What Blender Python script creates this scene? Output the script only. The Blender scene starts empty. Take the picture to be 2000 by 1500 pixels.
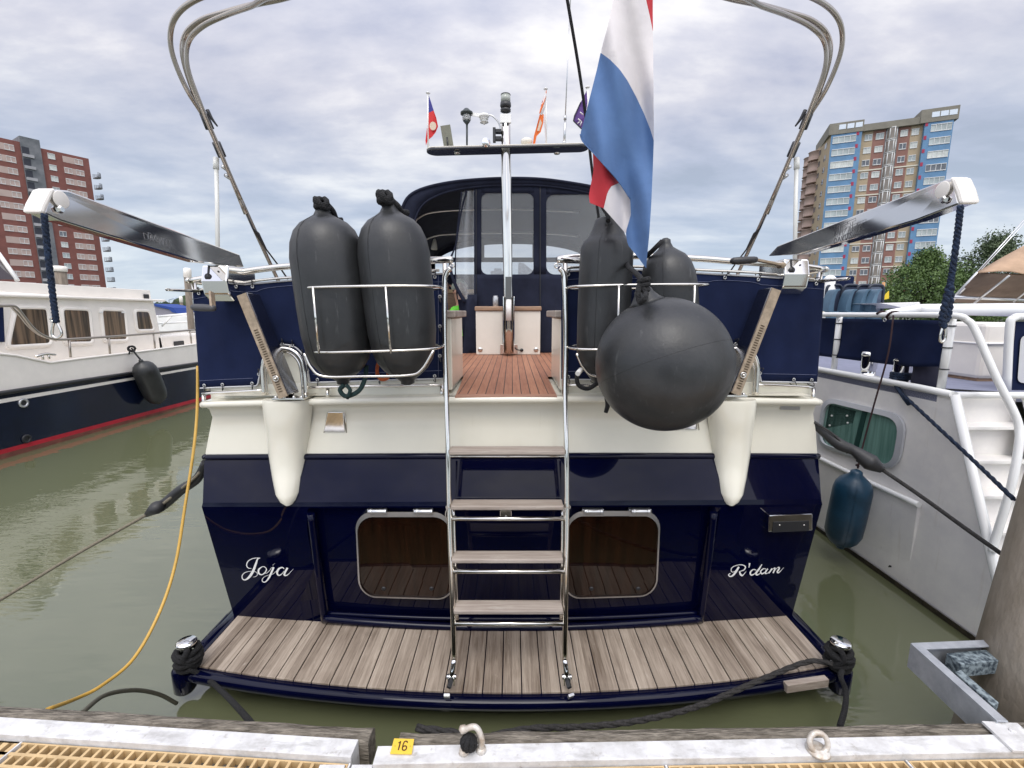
import bpy, math, random
from mathutils import Vector, Matrix, Euler, noise
R = math.radians
random.seed(7)
sc = bpy.context.scene
COL = sc.collection
# ------------------------------------------------------------------ camera
PITCH = 9.04; F = 880.0; CAMZ = 2.2
cd = bpy.data.cameras.new('camera'); cam = bpy.data.objects.new('camera', cd); COL.objects.link(cam)
cam.location = (0, 0, CAMZ); cam.rotation_euler = (R(90 - PITCH), 0, 0)
cd.sensor_width = 36; cd.lens = 36 * F / 2000; cd.clip_start = 0.02; cd.clip_end = 5000
sc.camera = cam
# ------------------------------------------------------------------ view
sc.view_settings.view_transform = 'Standard'; sc.view_settings.look = 'None'
sc.view_settings.gamma = 1; sc.view_settings.exposure = 0.60
# ------------------------------------------------------------------ world
SUN_EL, SUN_AZ = 56.0, 187.0      # azimuth clockwise from +Y
w = bpy.data.worlds.new('World'); sc.world = w; w.use_nodes = True
nt = w.node_tree; nt.nodes.clear()
def N(t, **k):
    n = nt.nodes.new(t)
    for a, b in k.items():
        setattr(n, a, b)
    return n
L = lambda a, b: nt.links.new(a, b)
out = N('ShaderNodeOutputWorld')
sky = N('ShaderNodeTexSky', sky_type='NISHITA', sun_disc=False, sun_elevation=R(SUN_EL), sun_rotation=R(SUN_AZ))
bg1 = N('ShaderNodeBackground'); bg1.inputs['Strength'].default_value = 0.10
L(sky.outputs[0], bg1.inputs['Color'])
geo = N('ShaderNodeTexCoord'); sep = N('ShaderNodeSeparateXYZ'); L(geo.outputs['Generated'], sep.inputs[0])
def M(op, a, b=None, clamp=False):
    n = N('ShaderNodeMath', operation=op, use_clamp=clamp)
    for i, x in enumerate([a, b]):
        if x is None: continue
        if isinstance(x, (int, float)): n.inputs[i].default_value = x
        else: L(x, n.inputs[i])
    return n.outputs[0]
den = M('ADD', M('MAXIMUM', sep.outputs[2], 0.0), 0.16)
cx = M('DIVIDE', sep.outputs[0], den); cy = M('DIVIDE', sep.outputs[1], den)
cmb = N('ShaderNodeCombineXYZ'); L(M('MULTIPLY', cx, 0.55), cmb.inputs[0]); L(M('MULTIPLY', cy, 0.95), cmb.inputs[1])
n1 = N('ShaderNodeTexNoise'); n1.inputs['Scale'].default_value = 0.95; n1.inputs['Detail'].default_value = 9; n1.inputs['Roughness'].default_value = 0.58; n1.inputs['Distortion'].default_value = 0.35
L(cmb.outputs[0], n1.inputs['Vector'])
n2 = N('ShaderNodeTexNoise'); n2.inputs['Scale'].default_value = 3.6; n2.inputs['Detail'].default_value = 6; n2.inputs['Roughness'].default_value = 0.55
L(cmb.outputs[0], n2.inputs['Vector'])
mixn = M('ADD', M('MULTIPLY', n1.outputs[0], 0.72), M('MULTIPLY', n2.outputs[0], 0.28))
cr = N('ShaderNodeValToRGB'); L(mixn, cr.inputs[0])
e = cr.color_ramp.elements
e[0].position = 0.38; e[0].color = (0.37, 0.395, 0.49, 1)
e[1].position = 0.60; e[1].color = (1.0, 0.97, 0.94, 1)
x = e.new(0.44); x.color = (0.47, 0.49, 0.60, 1)
x = e.new(0.51); x.color = (0.64, 0.64, 0.71, 1)
# paler blue towards the horizon
hz = N('ShaderNodeMapRange'); L(sep.outputs[2], hz.inputs[0]); hz.inputs[1].default_value = 0.0; hz.inputs[2].default_value = 0.38
hz.inputs[3].default_value = 0.75; hz.inputs[4].default_value = 0.0
mh = N('ShaderNodeMix', data_type='RGBA'); L(hz.outputs[0], mh.inputs['Factor']); L(cr.outputs[0], mh.inputs['A']); mh.inputs['B'].default_value = (0.49, 0.62, 0.76, 1)
# extra sky glow added beside and behind the view to light the white hulls
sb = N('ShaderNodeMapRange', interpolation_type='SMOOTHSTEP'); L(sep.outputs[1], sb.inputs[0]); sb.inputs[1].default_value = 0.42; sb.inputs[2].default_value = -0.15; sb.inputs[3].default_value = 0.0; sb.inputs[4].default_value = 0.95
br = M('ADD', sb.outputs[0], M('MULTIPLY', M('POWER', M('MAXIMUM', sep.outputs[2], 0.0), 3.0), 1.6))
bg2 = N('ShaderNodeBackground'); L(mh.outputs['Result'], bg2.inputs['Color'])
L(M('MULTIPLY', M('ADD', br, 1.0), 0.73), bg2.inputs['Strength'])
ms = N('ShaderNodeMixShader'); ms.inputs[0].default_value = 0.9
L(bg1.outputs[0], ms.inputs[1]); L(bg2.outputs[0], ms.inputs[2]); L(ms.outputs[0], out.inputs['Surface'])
# ------------------------------------------------------------------ sun (veiled)
sd = bpy.data.lights.new('sun', 'SUN'); sd.energy = 0.9; sd.angle = R(30); sd.color = (1.0, 0.96, 0.9)
so = bpy.data.objects.new('sun', sd); COL.objects.link(so)
az, el = R(SUN_AZ), R(SUN_EL)
sdir = Vector((math.sin(az) * math.cos(el), math.cos(az) * math.cos(el), math.sin(el)))
so.rotation_euler = sdir.to_track_quat('Z', 'Y').to_euler(); so.location = sdir * 20

# ------------------------------------------------------------------ geometry helpers
cp, sp = math.cos(R(PITCH)), math.sin(R(PITCH))
def ray(x, y):
    u = (x - 1000) / F; v = (y - 750) / F
    return Vector((u, cp - v * sp, -sp - v * cp))
CAMV = Vector((0, 0, CAMZ))
def P(x, y, Y): d = ray(x, y); return CAMV + d * (Y / d.y)          # point at distance Y
def PZ(x, y, z): d = ray(x, y); return CAMV + d * ((z - CAMZ) / d.z)  # point at height z
def PX(x, y, X): d = ray(x, y); return CAMV + d * (X / d.x)          # point on the plane X
KC = 0.034
def S(x, y, Yc, k=KC):                                              # point on the cambered transom
    Y = Yc
    for _ in range(6):
        p = P(x, y, Y); Y = Yc + k * p.x * p.x
    return P(x, y, Y)
V = Vector
def lerp(a, b, t): return a + (b - a) * t
def interp(tab, x):
    if x <= tab[0][0]: return tab[0][1]
    for (a, fa), (b, fb) in zip(tab, tab[1:]):
        if x <= b: return fa + (fb - fa) * (x - a) / (b - a)
    return tab[-1][1]
def smooth_path(pts, n=6, closed=False):
    pts = [V(p) for p in pts]; m = len(pts); o = []
    rng = range(m if closed else m - 1)
    for i in rng:
        p0 = pts[(i - 1) % m] if (closed or i > 0) else pts[0] * 2 - pts[1]
        p1 = pts[i]; p2 = pts[(i + 1) % m]
        p3 = pts[(i + 2) % m] if (closed or i + 2 < m) else p2 * 2 - p1
        for j in range(n):
            t = j / n
            o.append(0.5 * ((2 * p1) + (p2 - p0) * t + (2 * p0 - 5 * p1 + 4 * p2 - p3) * t * t + (3 * p1 - p0 - 3 * p2 + p3) * t ** 3))
    if not closed: o.append(pts[-1])
    return o
def wloc(o):
    p = V((0, 0, 0))
    while o: p += o.location; o = o.parent
    return p
class MB:
    def __init__(s): s.v = []; s.f = []; s.mi = []; s.sm = []
    def add(s, vs, fs, mi=0, sm=False):
        b = len(s.v); s.v += [V(p) for p in vs]
        for f in fs: s.f.append([b + i for i in f]); s.mi.append(mi); s.sm.append(sm)
        return s
    def box(s, c, d, rot=None, mi=0):
        c = V(c); m = rot.to_matrix() if isinstance(rot, Euler) else (rot if rot else Matrix.Identity(3))
        vs = [c + m @ V((x * d[0] / 2, y * d[1] / 2, z * d[2] / 2)) for x in (-1, 1) for y in (-1, 1) for z in (-1, 1)]
        return s.add(vs, [(0, 1, 3, 2), (4, 6, 7, 5), (0, 4, 5, 1), (2, 3, 7, 6), (0, 2, 6, 4), (1, 5, 7, 3)], mi)
    def span(s, a, b, mi=0):
        a, b = V(a), V(b); return s.box((a + b) / 2, [abs(q) for q in (b - a)], None, mi)
    def prism(s, A, B, mi=0, sm=False, caps=True):
        n = len(A); fs = [(i, (i + 1) % n, n + (i + 1) % n, n + i) for i in range(n)]
        s.add(list(A) + list(B), fs, mi, sm)
        if caps: b = len(s.v) - 2 * n; s.f += [[b + i for i in range(n)][::-1], [b + n + i for i in range(n)]]; s.mi += [mi, mi]; s.sm += [False, False]
        return s
    def beam(s, a, b, wx, wy, up=V((0, 1, 0)), mi=0):
        a, b = V(a), V(b); d = (b - a).normalized(); side = d.cross(up).normalized(); u2 = side.cross(d).normalized()
        q = [side * (sx * wx / 2) + u2 * (sy * wy / 2) for sx, sy in ((-1, -1), (1, -1), (1, 1), (-1, 1))]
        return s.prism([a + k for k in q], [b + k for k in q], mi)
    def tube(s, pts, r, seg=10, closed=False, smooth=0, mi=0, caps=True):
        if smooth:
            n0 = len(pts); pp = smooth_path(pts, smooth, closed)
            if isinstance(r, (list, tuple)):
                r = [interp([(i, q) for i, q in enumerate(r)], k / smooth) for k in range(len(pp))]
            pts = pp
        pts = [V(p) for p in pts]; n = len(pts); rr = r if isinstance(r, (list, tuple)) else [r] * n
        def tan(i):
            if closed: return (pts[(i + 1) % n] - pts[i - 1]).normalized()
            return (pts[min(i + 1, n - 1)] - pts[max(i - 1, 0)]).normalized()
        t = tan(0); u = t.orthogonal().normalized(); vs = []
        for i in range(n):
            t = tan(i); u = (u - t * u.dot(t)); u = u.normalized() if u.length > 1e-6 else t.orthogonal().normalized()
            w_ = t.cross(u)
            vs += [pts[i] + (u * math.cos(a) + w_ * math.sin(a)) * rr[i] for a in [2 * math.pi * j / seg for j in range(seg)]]
        fs = []
        for i in range(n if closed else n - 1):
            a, b = i * seg, ((i + 1) % n) * seg
            fs += [(a + j, a + (j + 1) % seg, b + (j + 1) % seg, b + j) for j in range(seg)]
        s.add(vs, fs, mi, True)
        if caps and not closed:
            b0 = len(s.v) - n * seg; s.f += [[b0 + j for j in range(seg)][::-1], [b0 + (n - 1) * seg + j for j in range(seg)]]; s.mi += [mi, mi]; s.sm += [False, False]
        return s
    def lathe(s, a, b, prof, seg=32, mi=0, sm=True):               # prof: (fraction along a-b, radius)
        a, b = V(a), V(b); ax = b - a; t = ax.normalized(); u = t.orthogonal().normalized(); w_ = t.cross(u); vs = []
        for (h, r) in prof:
            c = a + ax * h
            vs += [c + (u * math.cos(q) + w_ * math.sin(q)) * max(r, 1e-4) for q in [2 * math.pi * j / seg for j in range(seg)]]
        fs = []
        for i in range(len(prof) - 1):
            p, q = i * seg, (i + 1) * seg
            fs += [(p + j, p + (j + 1) % seg, q + (j + 1) % seg, q + j) for j in range(seg)]
        fs += [tuple(range(seg))[::-1], tuple((len(prof) - 1) * seg + j for j in range(seg))]
        return s.add(vs, fs, mi, sm)
    def grid(s, rows, mi=0, sm=True, flip=False):
        n, m = len(rows), len(rows[0]); vs = [p for r_ in rows for p in r_]; fs = []
        for i in range(n - 1):
            for j in range(m - 1):
                q = (i * m + j, i * m + j + 1, (i + 1) * m + j + 1, (i + 1) * m + j); fs.append(q[::-1] if flip else q)
        return s.add(vs, fs, mi, sm)
    def stroke(s, pts, ws, o, u, v, n=V((0, 0, 0)), mi=0, sub=6, th=0.0015):   # flat brush stroke in the plane (o,u,v)
        pp = smooth_path([V((p[0], p[1], 0)) for p in pts], sub)
        wr = [interp([(i, q) for i, q in enumerate(ws)], k / sub) for k in range(len(pp))]
        A, B = [], []
        for i, p in enumerate(pp):
            t = (pp[min(i + 1, len(pp) - 1)] - pp[max(i - 1, 0)]).normalized(); nn = V((-t.y, t.x, 0))
            for q, lst in ((p + nn * wr[i] / 2, A), (p - nn * wr[i] / 2, B)): lst.append(o + u * q.x + v * q.y + n * th)
        return s.grid([A, B], mi, False)
    def text(s, body, size, o, u, v, n, ext=0.001, mi=0, bold=0.0, align='LEFT'):
        c = bpy.data.curves.new('t', 'FONT'); c.body = body; c.size = size; c.extrude = ext; c.offset = bold; c.align_x = align
        ob = bpy.data.objects.new('t', c); COL.objects.link(ob)
        dg = bpy.context.evaluated_depsgraph_get(); me = ob.evaluated_get(dg).to_mesh()
        s.add([o + u * q.co.x + v * q.co.y + n * (q.co.z + ext) for q in me.vertices], [tuple(p.vertices) for p in me.polygons], mi)
        ob.evaluated_get(dg).to_mesh_clear(); bpy.data.objects.remove(ob); bpy.data.curves.remove(c)
        return s
    def build(s, name, mats, parent=None, bevel=0, loc=None, solid=0):
        if not isinstance(mats, (list, tuple)): mats = [mats]
        base = wloc(parent) if parent else (V(loc) if loc else V((0, 0, 0)))
        me = bpy.data.meshes.new(name); me.from_pydata([p - base for p in s.v], [], s.f)
        for m_ in mats: me.materials.append(m_)
        me.polygons.foreach_set('material_index', s.mi); me.polygons.foreach_set('use_smooth', s.sm); me.update()
        o = bpy.data.objects.new(name, me); COL.objects.link(o)
        if parent: o.parent = parent
        elif loc: o.location = loc
        if solid:
            md = o.modifiers.new('solid', 'SOLIDIFY'); md.thickness = solid; md.offset = 0
        if bevel:
            md = o.modifiers.new('bevel', 'BEVEL'); md.width = bevel; md.segments = 2; md.limit_method = 'ANGLE'; md.angle_limit = R(40)
        return o
def thing(name, label, cat, loc=(0, 0, 0), group=None):
    o = bpy.data.objects.new(name, None); COL.objects.link(o); o.location = loc; o.empty_display_size = 0.1
    o['label'] = label; o['category'] = cat
    if group: o['group'] = group
    return o
def tag(o, label, cat, group=None):
    o['label'] = label; o['category'] = cat
    if group: o['group'] = group
    return o
def kind(o, k='structure'): o['kind'] = k; return o
def dup(root, loc, label=None, group=None):
    def cpy(o, par):
        c = o.copy(); COL.objects.link(c); c.parent = par
        for ch in o.children: cpy(ch, c)
        return c
    r_ = cpy(root, None); r_.location = loc
    if label: r_['label'] = label
    if group: r_['group'] = group
    return r_
# ------------------------------------------------------------------ materials
def mat(name, col, rough=0.5, metal=0.0, var=0.0, vscale=3.0, bump=0.0, bscale=40.0, spec=0.5, coat=0.0, col2=None, stretch=None, ior=1.5, trans=0.0, alpha=1.0, rvar=0.0, detail=6):
    m = bpy.data.materials.new(name); m.use_nodes = True; t = m.node_tree; b = t.nodes['Principled BSDF']
    b.inputs['Base Color'].default_value = (*col, 1); b.inputs['Roughness'].default_value = rough; b.inputs['Metallic'].default_value = metal
    b.inputs['Specular IOR Level'].default_value = spec; b.inputs['Coat Weight'].default_value = coat; b.inputs['Coat Roughness'].default_value = 0.02
    b.inputs['IOR'].default_value = ior; b.inputs['Transmission Weight'].default_value = trans; b.inputs['Alpha'].default_value = alpha
    tc = t.nodes.new('ShaderNodeTexCoord'); mp = t.nodes.new('ShaderNodeMapping'); t.links.new(tc.outputs['Object'], mp.inputs[0])
    if stretch: mp.inputs['Scale'].default_value = stretch
    if var or col2 or rvar:
        nz = t.nodes.new('ShaderNodeTexNoise'); nz.inputs['Scale'].default_value = vscale; nz.inputs['Detail'].default_value = detail; nz.inputs['Roughness'].default_value = 0.65
        t.links.new(mp.outputs[0], nz.inputs['Vector'])
        if var or col2:
            r_ = t.nodes.new('ShaderNodeValToRGB'); t.links.new(nz.outputs[0], r_.inputs[0])
            c2 = col2 if col2 else tuple(q * (1 - var) for q in col); c1 = tuple(min(1, q * (1 + var)) for q in col) if not col2 else col
            r_.color_ramp.elements[0].position = 0.35; r_.color_ramp.elements[0].color = (*c2, 1)
            r_.color_ramp.elements[1].position = 0.65; r_.color_ramp.elements[1].color = (*c1, 1)
            t.links.new(r_.outputs[0], b.inputs['Base Color'])
        if rvar:
            mr = t.nodes.new('ShaderNodeMapRange'); t.links.new(nz.outputs[0], mr.inputs[0]); mr.inputs[1].default_value = 0.3; mr.inputs[2].default_value = 0.7
            mr.inputs[3].default_value = max(0.02, rough - rvar); mr.inputs[4].default_value = rough + rvar; t.links.new(mr.outputs[0], b.inputs['Roughness'])
    if bump:
        nb = t.nodes.new('ShaderNodeTexNoise'); nb.inputs['Scale'].default_value = bscale; nb.inputs['Detail'].default_value = 4
        t.links.new(mp.outputs[0], nb.inputs['Vector']); bp = t.nodes.new('ShaderNodeBump'); bp.inputs['Strength'].default_value = bump; bp.inputs['Distance'].default_value = 0.02
        t.links.new(nb.outputs[0], bp.inputs['Height']); t.links.new(bp.outputs[0], b.inputs['Normal'])
    return m
def plank_mat(name, c_light, c_dark, axis, pitch, line=0.0, rough=0.65, linecol=(0.02, 0.016, 0.014), gs=1.0, stain=None):
    """wood grain along one axis, a tint per board, optional caulk lines"""
    m = bpy.data.materials.new(name); m.use_nodes = True; t = m.node_tree; b = t.nodes['Principled BSDF']; nn = t.nodes; ln = t.links.new
    tc = nn.new('ShaderNodeTexCoord'); sx = nn.new('ShaderNodeSeparateXYZ'); ln(tc.outputs['Object'], sx.inputs[0])
    def mm(op, a, b_=None):
        q = nn.new('ShaderNodeMath'); q.operation = op
        for i, z in enumerate([a, b_]):
            if z is None: continue
            if isinstance(z, (int, float)): q.inputs[i].default_value = z
            else: ln(z, q.inputs[i])
        return q.outputs[0]
    across = sx.outputs[0 if axis == 'Y' else (1 if axis == 'X' else 0)]
    idx = mm('FLOOR', mm('DIVIDE', across, pitch)); fr = mm('FRACT', mm('DIVIDE', across, pitch))
    wn = nn.new('ShaderNodeTexWhiteNoise'); wn.noise_dimensions = '1D'; ln(idx, wn.inputs['W'])
    mp = nn.new('ShaderNodeMapping'); ln(tc.outputs['Object'], mp.inputs[0])
    mp.inputs['Scale'].default_value = (60 * gs, 3.2 * gs, 10) if axis == 'Y' else (3.2 * gs, 60 * gs, 60 * gs)
    cmb_ = nn.new('ShaderNodeCombineXYZ'); ln(mm('MULTIPLY', idx, 7.3), cmb_.inputs[1 if axis == 'Y' else 0]); ln(cmb_.outputs[0], mp.inputs['Location'])
    g = nn.new('ShaderNodeTexNoise'); g.inputs['Scale'].default_value = 1.0; g.inputs['Detail'].default_value = 7; g.inputs['Roughness'].default_value = 0.7; g.inputs['Distortion'].default_value = 0.6
    ln(mp.outputs[0], g.inputs['Vector'])
    big = nn.new('ShaderNodeTexNoise'); big.inputs['Scale'].default_value = 4.0; big.inputs['Detail'].default_value = 5; ln(tc.outputs['Object'], big.inputs['Vector'])
    f = mm('ADD', mm('ADD', mm('MULTIPLY', g.outputs[0], 0.75), mm('MULTIPLY', wn.outputs['Value'], 0.20)), mm('MULTIPLY', big.outputs[0], 0.25))
    r_ = nn.new('ShaderNodeValToRGB'); ln(f, r_.inputs[0]); r_.color_ramp.elements[0].position = 0.42; r_.color_ramp.elements[0].color = (*c_dark, 1)
    r_.color_ramp.elements[1].position = 0.82; r_.color_ramp.elements[1].color = (*c_light, 1)
    colr = r_.outputs[0]
    if line:
        lm = mm('LESS_THAN', fr, line); mx = nn.new('ShaderNodeMix'); mx.data_type = 'RGBA'; ln(lm, mx.inputs['Factor']); ln(colr, mx.inputs['A']); mx.inputs['B'].default_value = (*linecol, 1); colr = mx.outputs['Result']
    ln(colr, b.inputs['Base Color']); b.inputs['Roughness'].default_value = rough
    bp = nn.new('ShaderNodeBump'); bp.inputs['Strength'].default_value = 0.35; bp.inputs['Distance'].default_value = 0.004; ln(g.outputs[0], bp.inputs['Height']); ln(bp.outputs[0], b.inputs['Normal'])
    return m
m_navy = mat('navy_gloss_paint', (0.0009, 0.0016, 0.0145), 0.035, var=0.15, vscale=1.5, spec=0.24, coat=0.05, bump=0.006, bscale=2.5)
m_cream = mat('cream_gelcoat', (0.74, 0.71, 0.60), 0.16, var=0.03, vscale=2.0, spec=0.5, coat=0.25)
m_white = mat('white_paint', (0.80, 0.79, 0.76), 0.3, var=0.05, vscale=3)
m_steel = mat('polished_stainless', (0.70, 0.67, 0.62), 0.11, metal=1, rvar=0.05, vscale=8)
m_mirror = mat('mirror_stainless', (0.78, 0.77, 0.75), 0.07, metal=1, bump=0.02, bscale=4)
m_arm = mat('brushed_davit_arm', (0.80, 0.79, 0.77), 0.085, metal=1)
m_dull = mat('brushed_bracket', (0.40, 0.31, 0.22), 0.42, metal=0.55, var=0.2, vscale=30)
m_rubber = mat('dark_fender_vinyl', (0.021, 0.022, 0.023), 0.42, var=0.22, vscale=5, bump=0.05, bscale=60, rvar=0.1)
m_canvas = mat('navy_acrylic_canvas', (0.0085, 0.0145, 0.047), 0.85, var=0.16, vscale=4, bump=0.25, bscale=3.0, spec=0.15)
m_canopy = mat('dark_navy_canopy', (0.015, 0.018, 0.034), 0.8, var=0.2, vscale=5, bump=0.4, bscale=4, spec=0.15)
m_black = mat('black_rope_fibre', (0.012, 0.012, 0.013), 0.9, var=0.4, vscale=80, bump=0.8, bscale=150)
m_bluerope = mat('navy_rope_fibre', (0.007, 0.018, 0.045), 0.9, var=0.5, vscale=60, bump=0.8, bscale=120)
m_plastic = mat('dark_plastic', (0.02, 0.02, 0.022), 0.4)
m_offwhite = mat('ivory_plastic', (0.72, 0.68, 0.60), 0.35, var=0.04)
m_teakgrey = plank_mat('weathered_teak', (0.47, 0.395, 0.32), (0.15, 0.112, 0.082), 'Y', 0.1046)
m_treads = plank_mat('weathered_teak_tread', (0.46, 0.40, 0.345), (0.21, 0.165, 0.135), 'X', 0.05)
m_teakdeck = plank_mat('teak_deck', (0.40, 0.19, 0.11), (0.24, 0.10, 0.058), 'Y', 0.054, line=0.09)
m_wood = mat('oiled_wood', (0.30, 0.19, 0.12), 0.5, var=0.3, vscale=4, stretch=(1, 6, 12), bump=0.1)
m_glass = mat('clear_vinyl', (0.75, 0.78, 0.8), 0.06, trans=0.0, alpha=0.28, spec=0.6)

def marks(m, col, scale=6.0, stretch=(1, 1, 1), lo=0.6, hi=0.7, amount=0.6, detail=8, rough=None):
    """wear with a shape of its own: stains, scuffs, rust weeps"""
    t = m.node_tree; b = t.nodes['Principled BSDF']; nn, ln = t.nodes, t.links.new
    tc = nn.new('ShaderNodeTexCoord'); mp = nn.new('ShaderNodeMapping'); mp.inputs['Scale'].default_value = stretch; ln(tc.outputs['Object'], mp.inputs[0])
    nz = nn.new('ShaderNodeTexNoise'); nz.inputs['Scale'].default_value = scale; nz.inputs['Detail'].default_value = detail; nz.inputs['Roughness'].default_value = 0.7; ln(mp.outputs[0], nz.inputs['Vector'])
    mr = nn.new('ShaderNodeMapRange'); ln(nz.outputs[0], mr.inputs[0]); mr.inputs[1].default_value = lo; mr.inputs[2].default_value = hi; mr.inputs[4].default_value = amount
    mx = nn.new('ShaderNodeMix'); mx.data_type = 'RGBA'; ln(mr.outputs[0], mx.inputs['Factor']); mx.inputs['B'].default_value = (*col, 1)
    src = b.inputs['Base Color'].links
    if src: ln(src[0].from_socket, mx.inputs['A'])
    else: mx.inputs['A'].default_value = b.inputs['Base Color'].default_value
    ln(mx.outputs['Result'], b.inputs['Base Color'])
marks(m_rubber, (0.11, 0.11, 0.11), 5, (7, 7, 1.0), 0.60, 0.72, 0.5)
marks(m_rubber, (0.16, 0.16, 0.155), 16, (1, 1, .35), 0.68, 0.76, 0.35)
marks(m_rubber, (0.07, 0.07, 0.068), 2.2, (1, 1, 1), 0.52, 0.75, 0.35)
marks(m_teakgrey, (0.62, 0.58, 0.50), 9, (3, 1, 1), 0.62, 0.75, 0.45)
marks(m_teakgrey, (0.13, 0.10, 0.075), 3.0, (1, 1, 1), 0.62, 0.72, 0.35)
marks(m_treads, (0.60, 0.56, 0.50), 7, (1, 5, 5), 0.58, 0.72, 0.4)
marks(m_cream, (0.52, 0.47, 0.34), 3, (7, 7, .8), 0.64, 0.80, 0.22)
# ================================================================== SETTING: water
def water():
    m = bpy.data.materials.new('harbour_water'); m.use_nodes = True; t = m.node_tree; b = t.nodes['Principled BSDF']; nn = t.nodes; ln = t.links.new
    b.inputs['Base Color'].default_value = (0.120, 0.130, 0.070, 1); b.inputs['Roughness'].default_value = 0.03; b.inputs['IOR'].default_value = 2.2
    tc = nn.new('ShaderNodeTexCoord'); mp = nn.new('ShaderNodeMapping'); mp.inputs['Rotation'].default_value = (0, 0, R(-14)); mp.inputs['Scale'].default_value = (0.8, 2.4, 1)
    ln(tc.outputs['Object'], mp.inputs[0])
    a = nn.new('ShaderNodeTexNoise'); a.inputs['Scale'].default_value = 1.6; a.inputs['Detail'].default_value = 3; ln(mp.outputs[0], a.inputs['Vector'])
    c = nn.new('ShaderNodeTexNoise'); c.inputs['Scale'].default_value = 9; c.inputs['Detail'].default_value = 2; ln(mp.outputs[0], c.inputs['Vector'])
    p_ = nn.new('ShaderNodeTexNoise'); p_.inputs['Scale'].default_value = 0.45; p_.inputs['Detail'].default_value = 2; ln(tc.outputs['Object'], p_.inputs['Vector'])
    pr = nn.new('ShaderNodeMapRange'); ln(p_.outputs[0], pr.inputs[0]); pr.inputs[1].default_value = 0.45; pr.inputs[2].default_value = 0.62
    mu = nn.new('ShaderNodeMath'); mu.operation = 'MULTIPLY'; ln(c.outputs[0], mu.inputs[0]); ln(pr.outputs[0], mu.inputs[1])
    m2 = nn.new('ShaderNodeMath'); m2.operation = 'MULTIPLY'; ln(mu.outputs[0], m2.inputs[0]); m2.inputs[1].default_value = 0.75
    ad = nn.new('ShaderNodeMath'); ad.operation = 'ADD'; ln(a.outputs[0], ad.inputs[0]); ln(m2.outputs[0], ad.inputs[1])
    bp = nn.new('ShaderNodeBump'); bp.inputs['Strength'].default_value = 0.5; bp.inputs['Distance'].default_value = 0.011; ln(ad.outputs[0], bp.inputs['Height']); ln(bp.outputs[0], b.inputs['Normal'])
    mb = MB(); q = 2500; mb.add([(-q, -q, 0), (q, -q, 0), (q, q, 0), (-q, q, 0)], [(0, 1, 2, 3)])
    kind(mb.build('water', m))
    bank = mat('bank_earth', (0.10, 0.11, 0.08), 0.9, var=0.3, vscale=0.2)
    mb = MB()                                            # low quay far off, all round
    inner, outer = 62, 900
    for k in range(72):
        a0, a1 = [2 * math.pi * i / 72 for i in (k, k + 1)]
        pts = []
        for r_, z in ((inner, -0.3), (inner + 0.5, 0.9), (outer, 1.4)):
            pts.append([V((r_ * math.sin(a0), r_ * math.cos(a0) + 12, z)), V((r_ * math.sin(a1), r_ * math.cos(a1) + 12, z))])
        if 328 < (k * 5 % 360) < 345: continue           # the harbour stays open here
        mb.grid(pts, 0, False)
    kind(mb.build('ground', bank))
water()

# ================================================================== THE MOTOR YACHT
yacht = thing('motor_yacht', 'large navy and cream motor yacht with teak swim platform and chrome ladder', 'motor yacht', (0, 2.6, 0))
def qy(x, yl, yc, yr, xl=400, xr=1600):                   # level curve through three pixels heights
    t = (x - (xl + xr) / 2) / ((xr - xl) / 2)
    return yc + (yl + yr - 2 * yc) / 2 * t * t + (yr - yl) / 2 * t
LV = [  # xl, xr, y_left, y_center, y_right, Yc
    (470, 1533, 1262, 1290, 1262, 2.66),                  # below the platform
    (458, 1546, 1207, 1232, 1205, 2.61),
    (394, 1606, 990, 988, 985, 2.52),
    (396, 1604, 982, 979, 975, 2.525),
    (399, 1598, 896, 893, 893, 2.645),
    (401, 1596, 888, 885, 886, 2.66),
    (409, 1593, 845, 838, 840, 2.675),
    (415, 1588, 815, 806, 808, 2.68),
    (409, 1592, 800, 790, 794, 2.655),
    (396, 1601, 791, 781, 786, 2.61)]
def level(i, frac):                                       # frac -1..1
    xl, xr, a, b_, c_, Yc = LV[i]
    x = (xl + xr) / 2 + frac * (xr - xl) / 2
    return S(x, qy(x, a, b_, c_, xl, xr), Yc)
fr = [-1, -.985, -.95] + [-0.9 + 0.075 * i for i in range(25)] + [.95, .985, 1]
def hull_side(mb, idx, mi):
    ST = [(0, 1.0, 0), (1.5, 1.02, 0.01), (3.5, 1.03, 0.02), (6, 1.0, 0.06), (8.5, 0.86, 0.16), (10.5, 0.55, 0.28), (12, 0.05, 0.42)]
    for sgn in (-1, 1):
        rows = []
        for i in idx:
            p = level(i, sgn); rows.append([V((p.x * k, p.y + dy, p.z * (1 + (dz if i > 1 else 0)))) for dy, k, dz in ST])
        mb.grid(rows, mi, True, flip=(sgn > 0))
h = MB()
# under-water part
low = [level(0, f) - V((0, -0.1, 0.6)) for f in fr]
h.grid([low, [level(0, f) for f in fr], [level(1, f) for f in fr]], 0, False)
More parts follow.
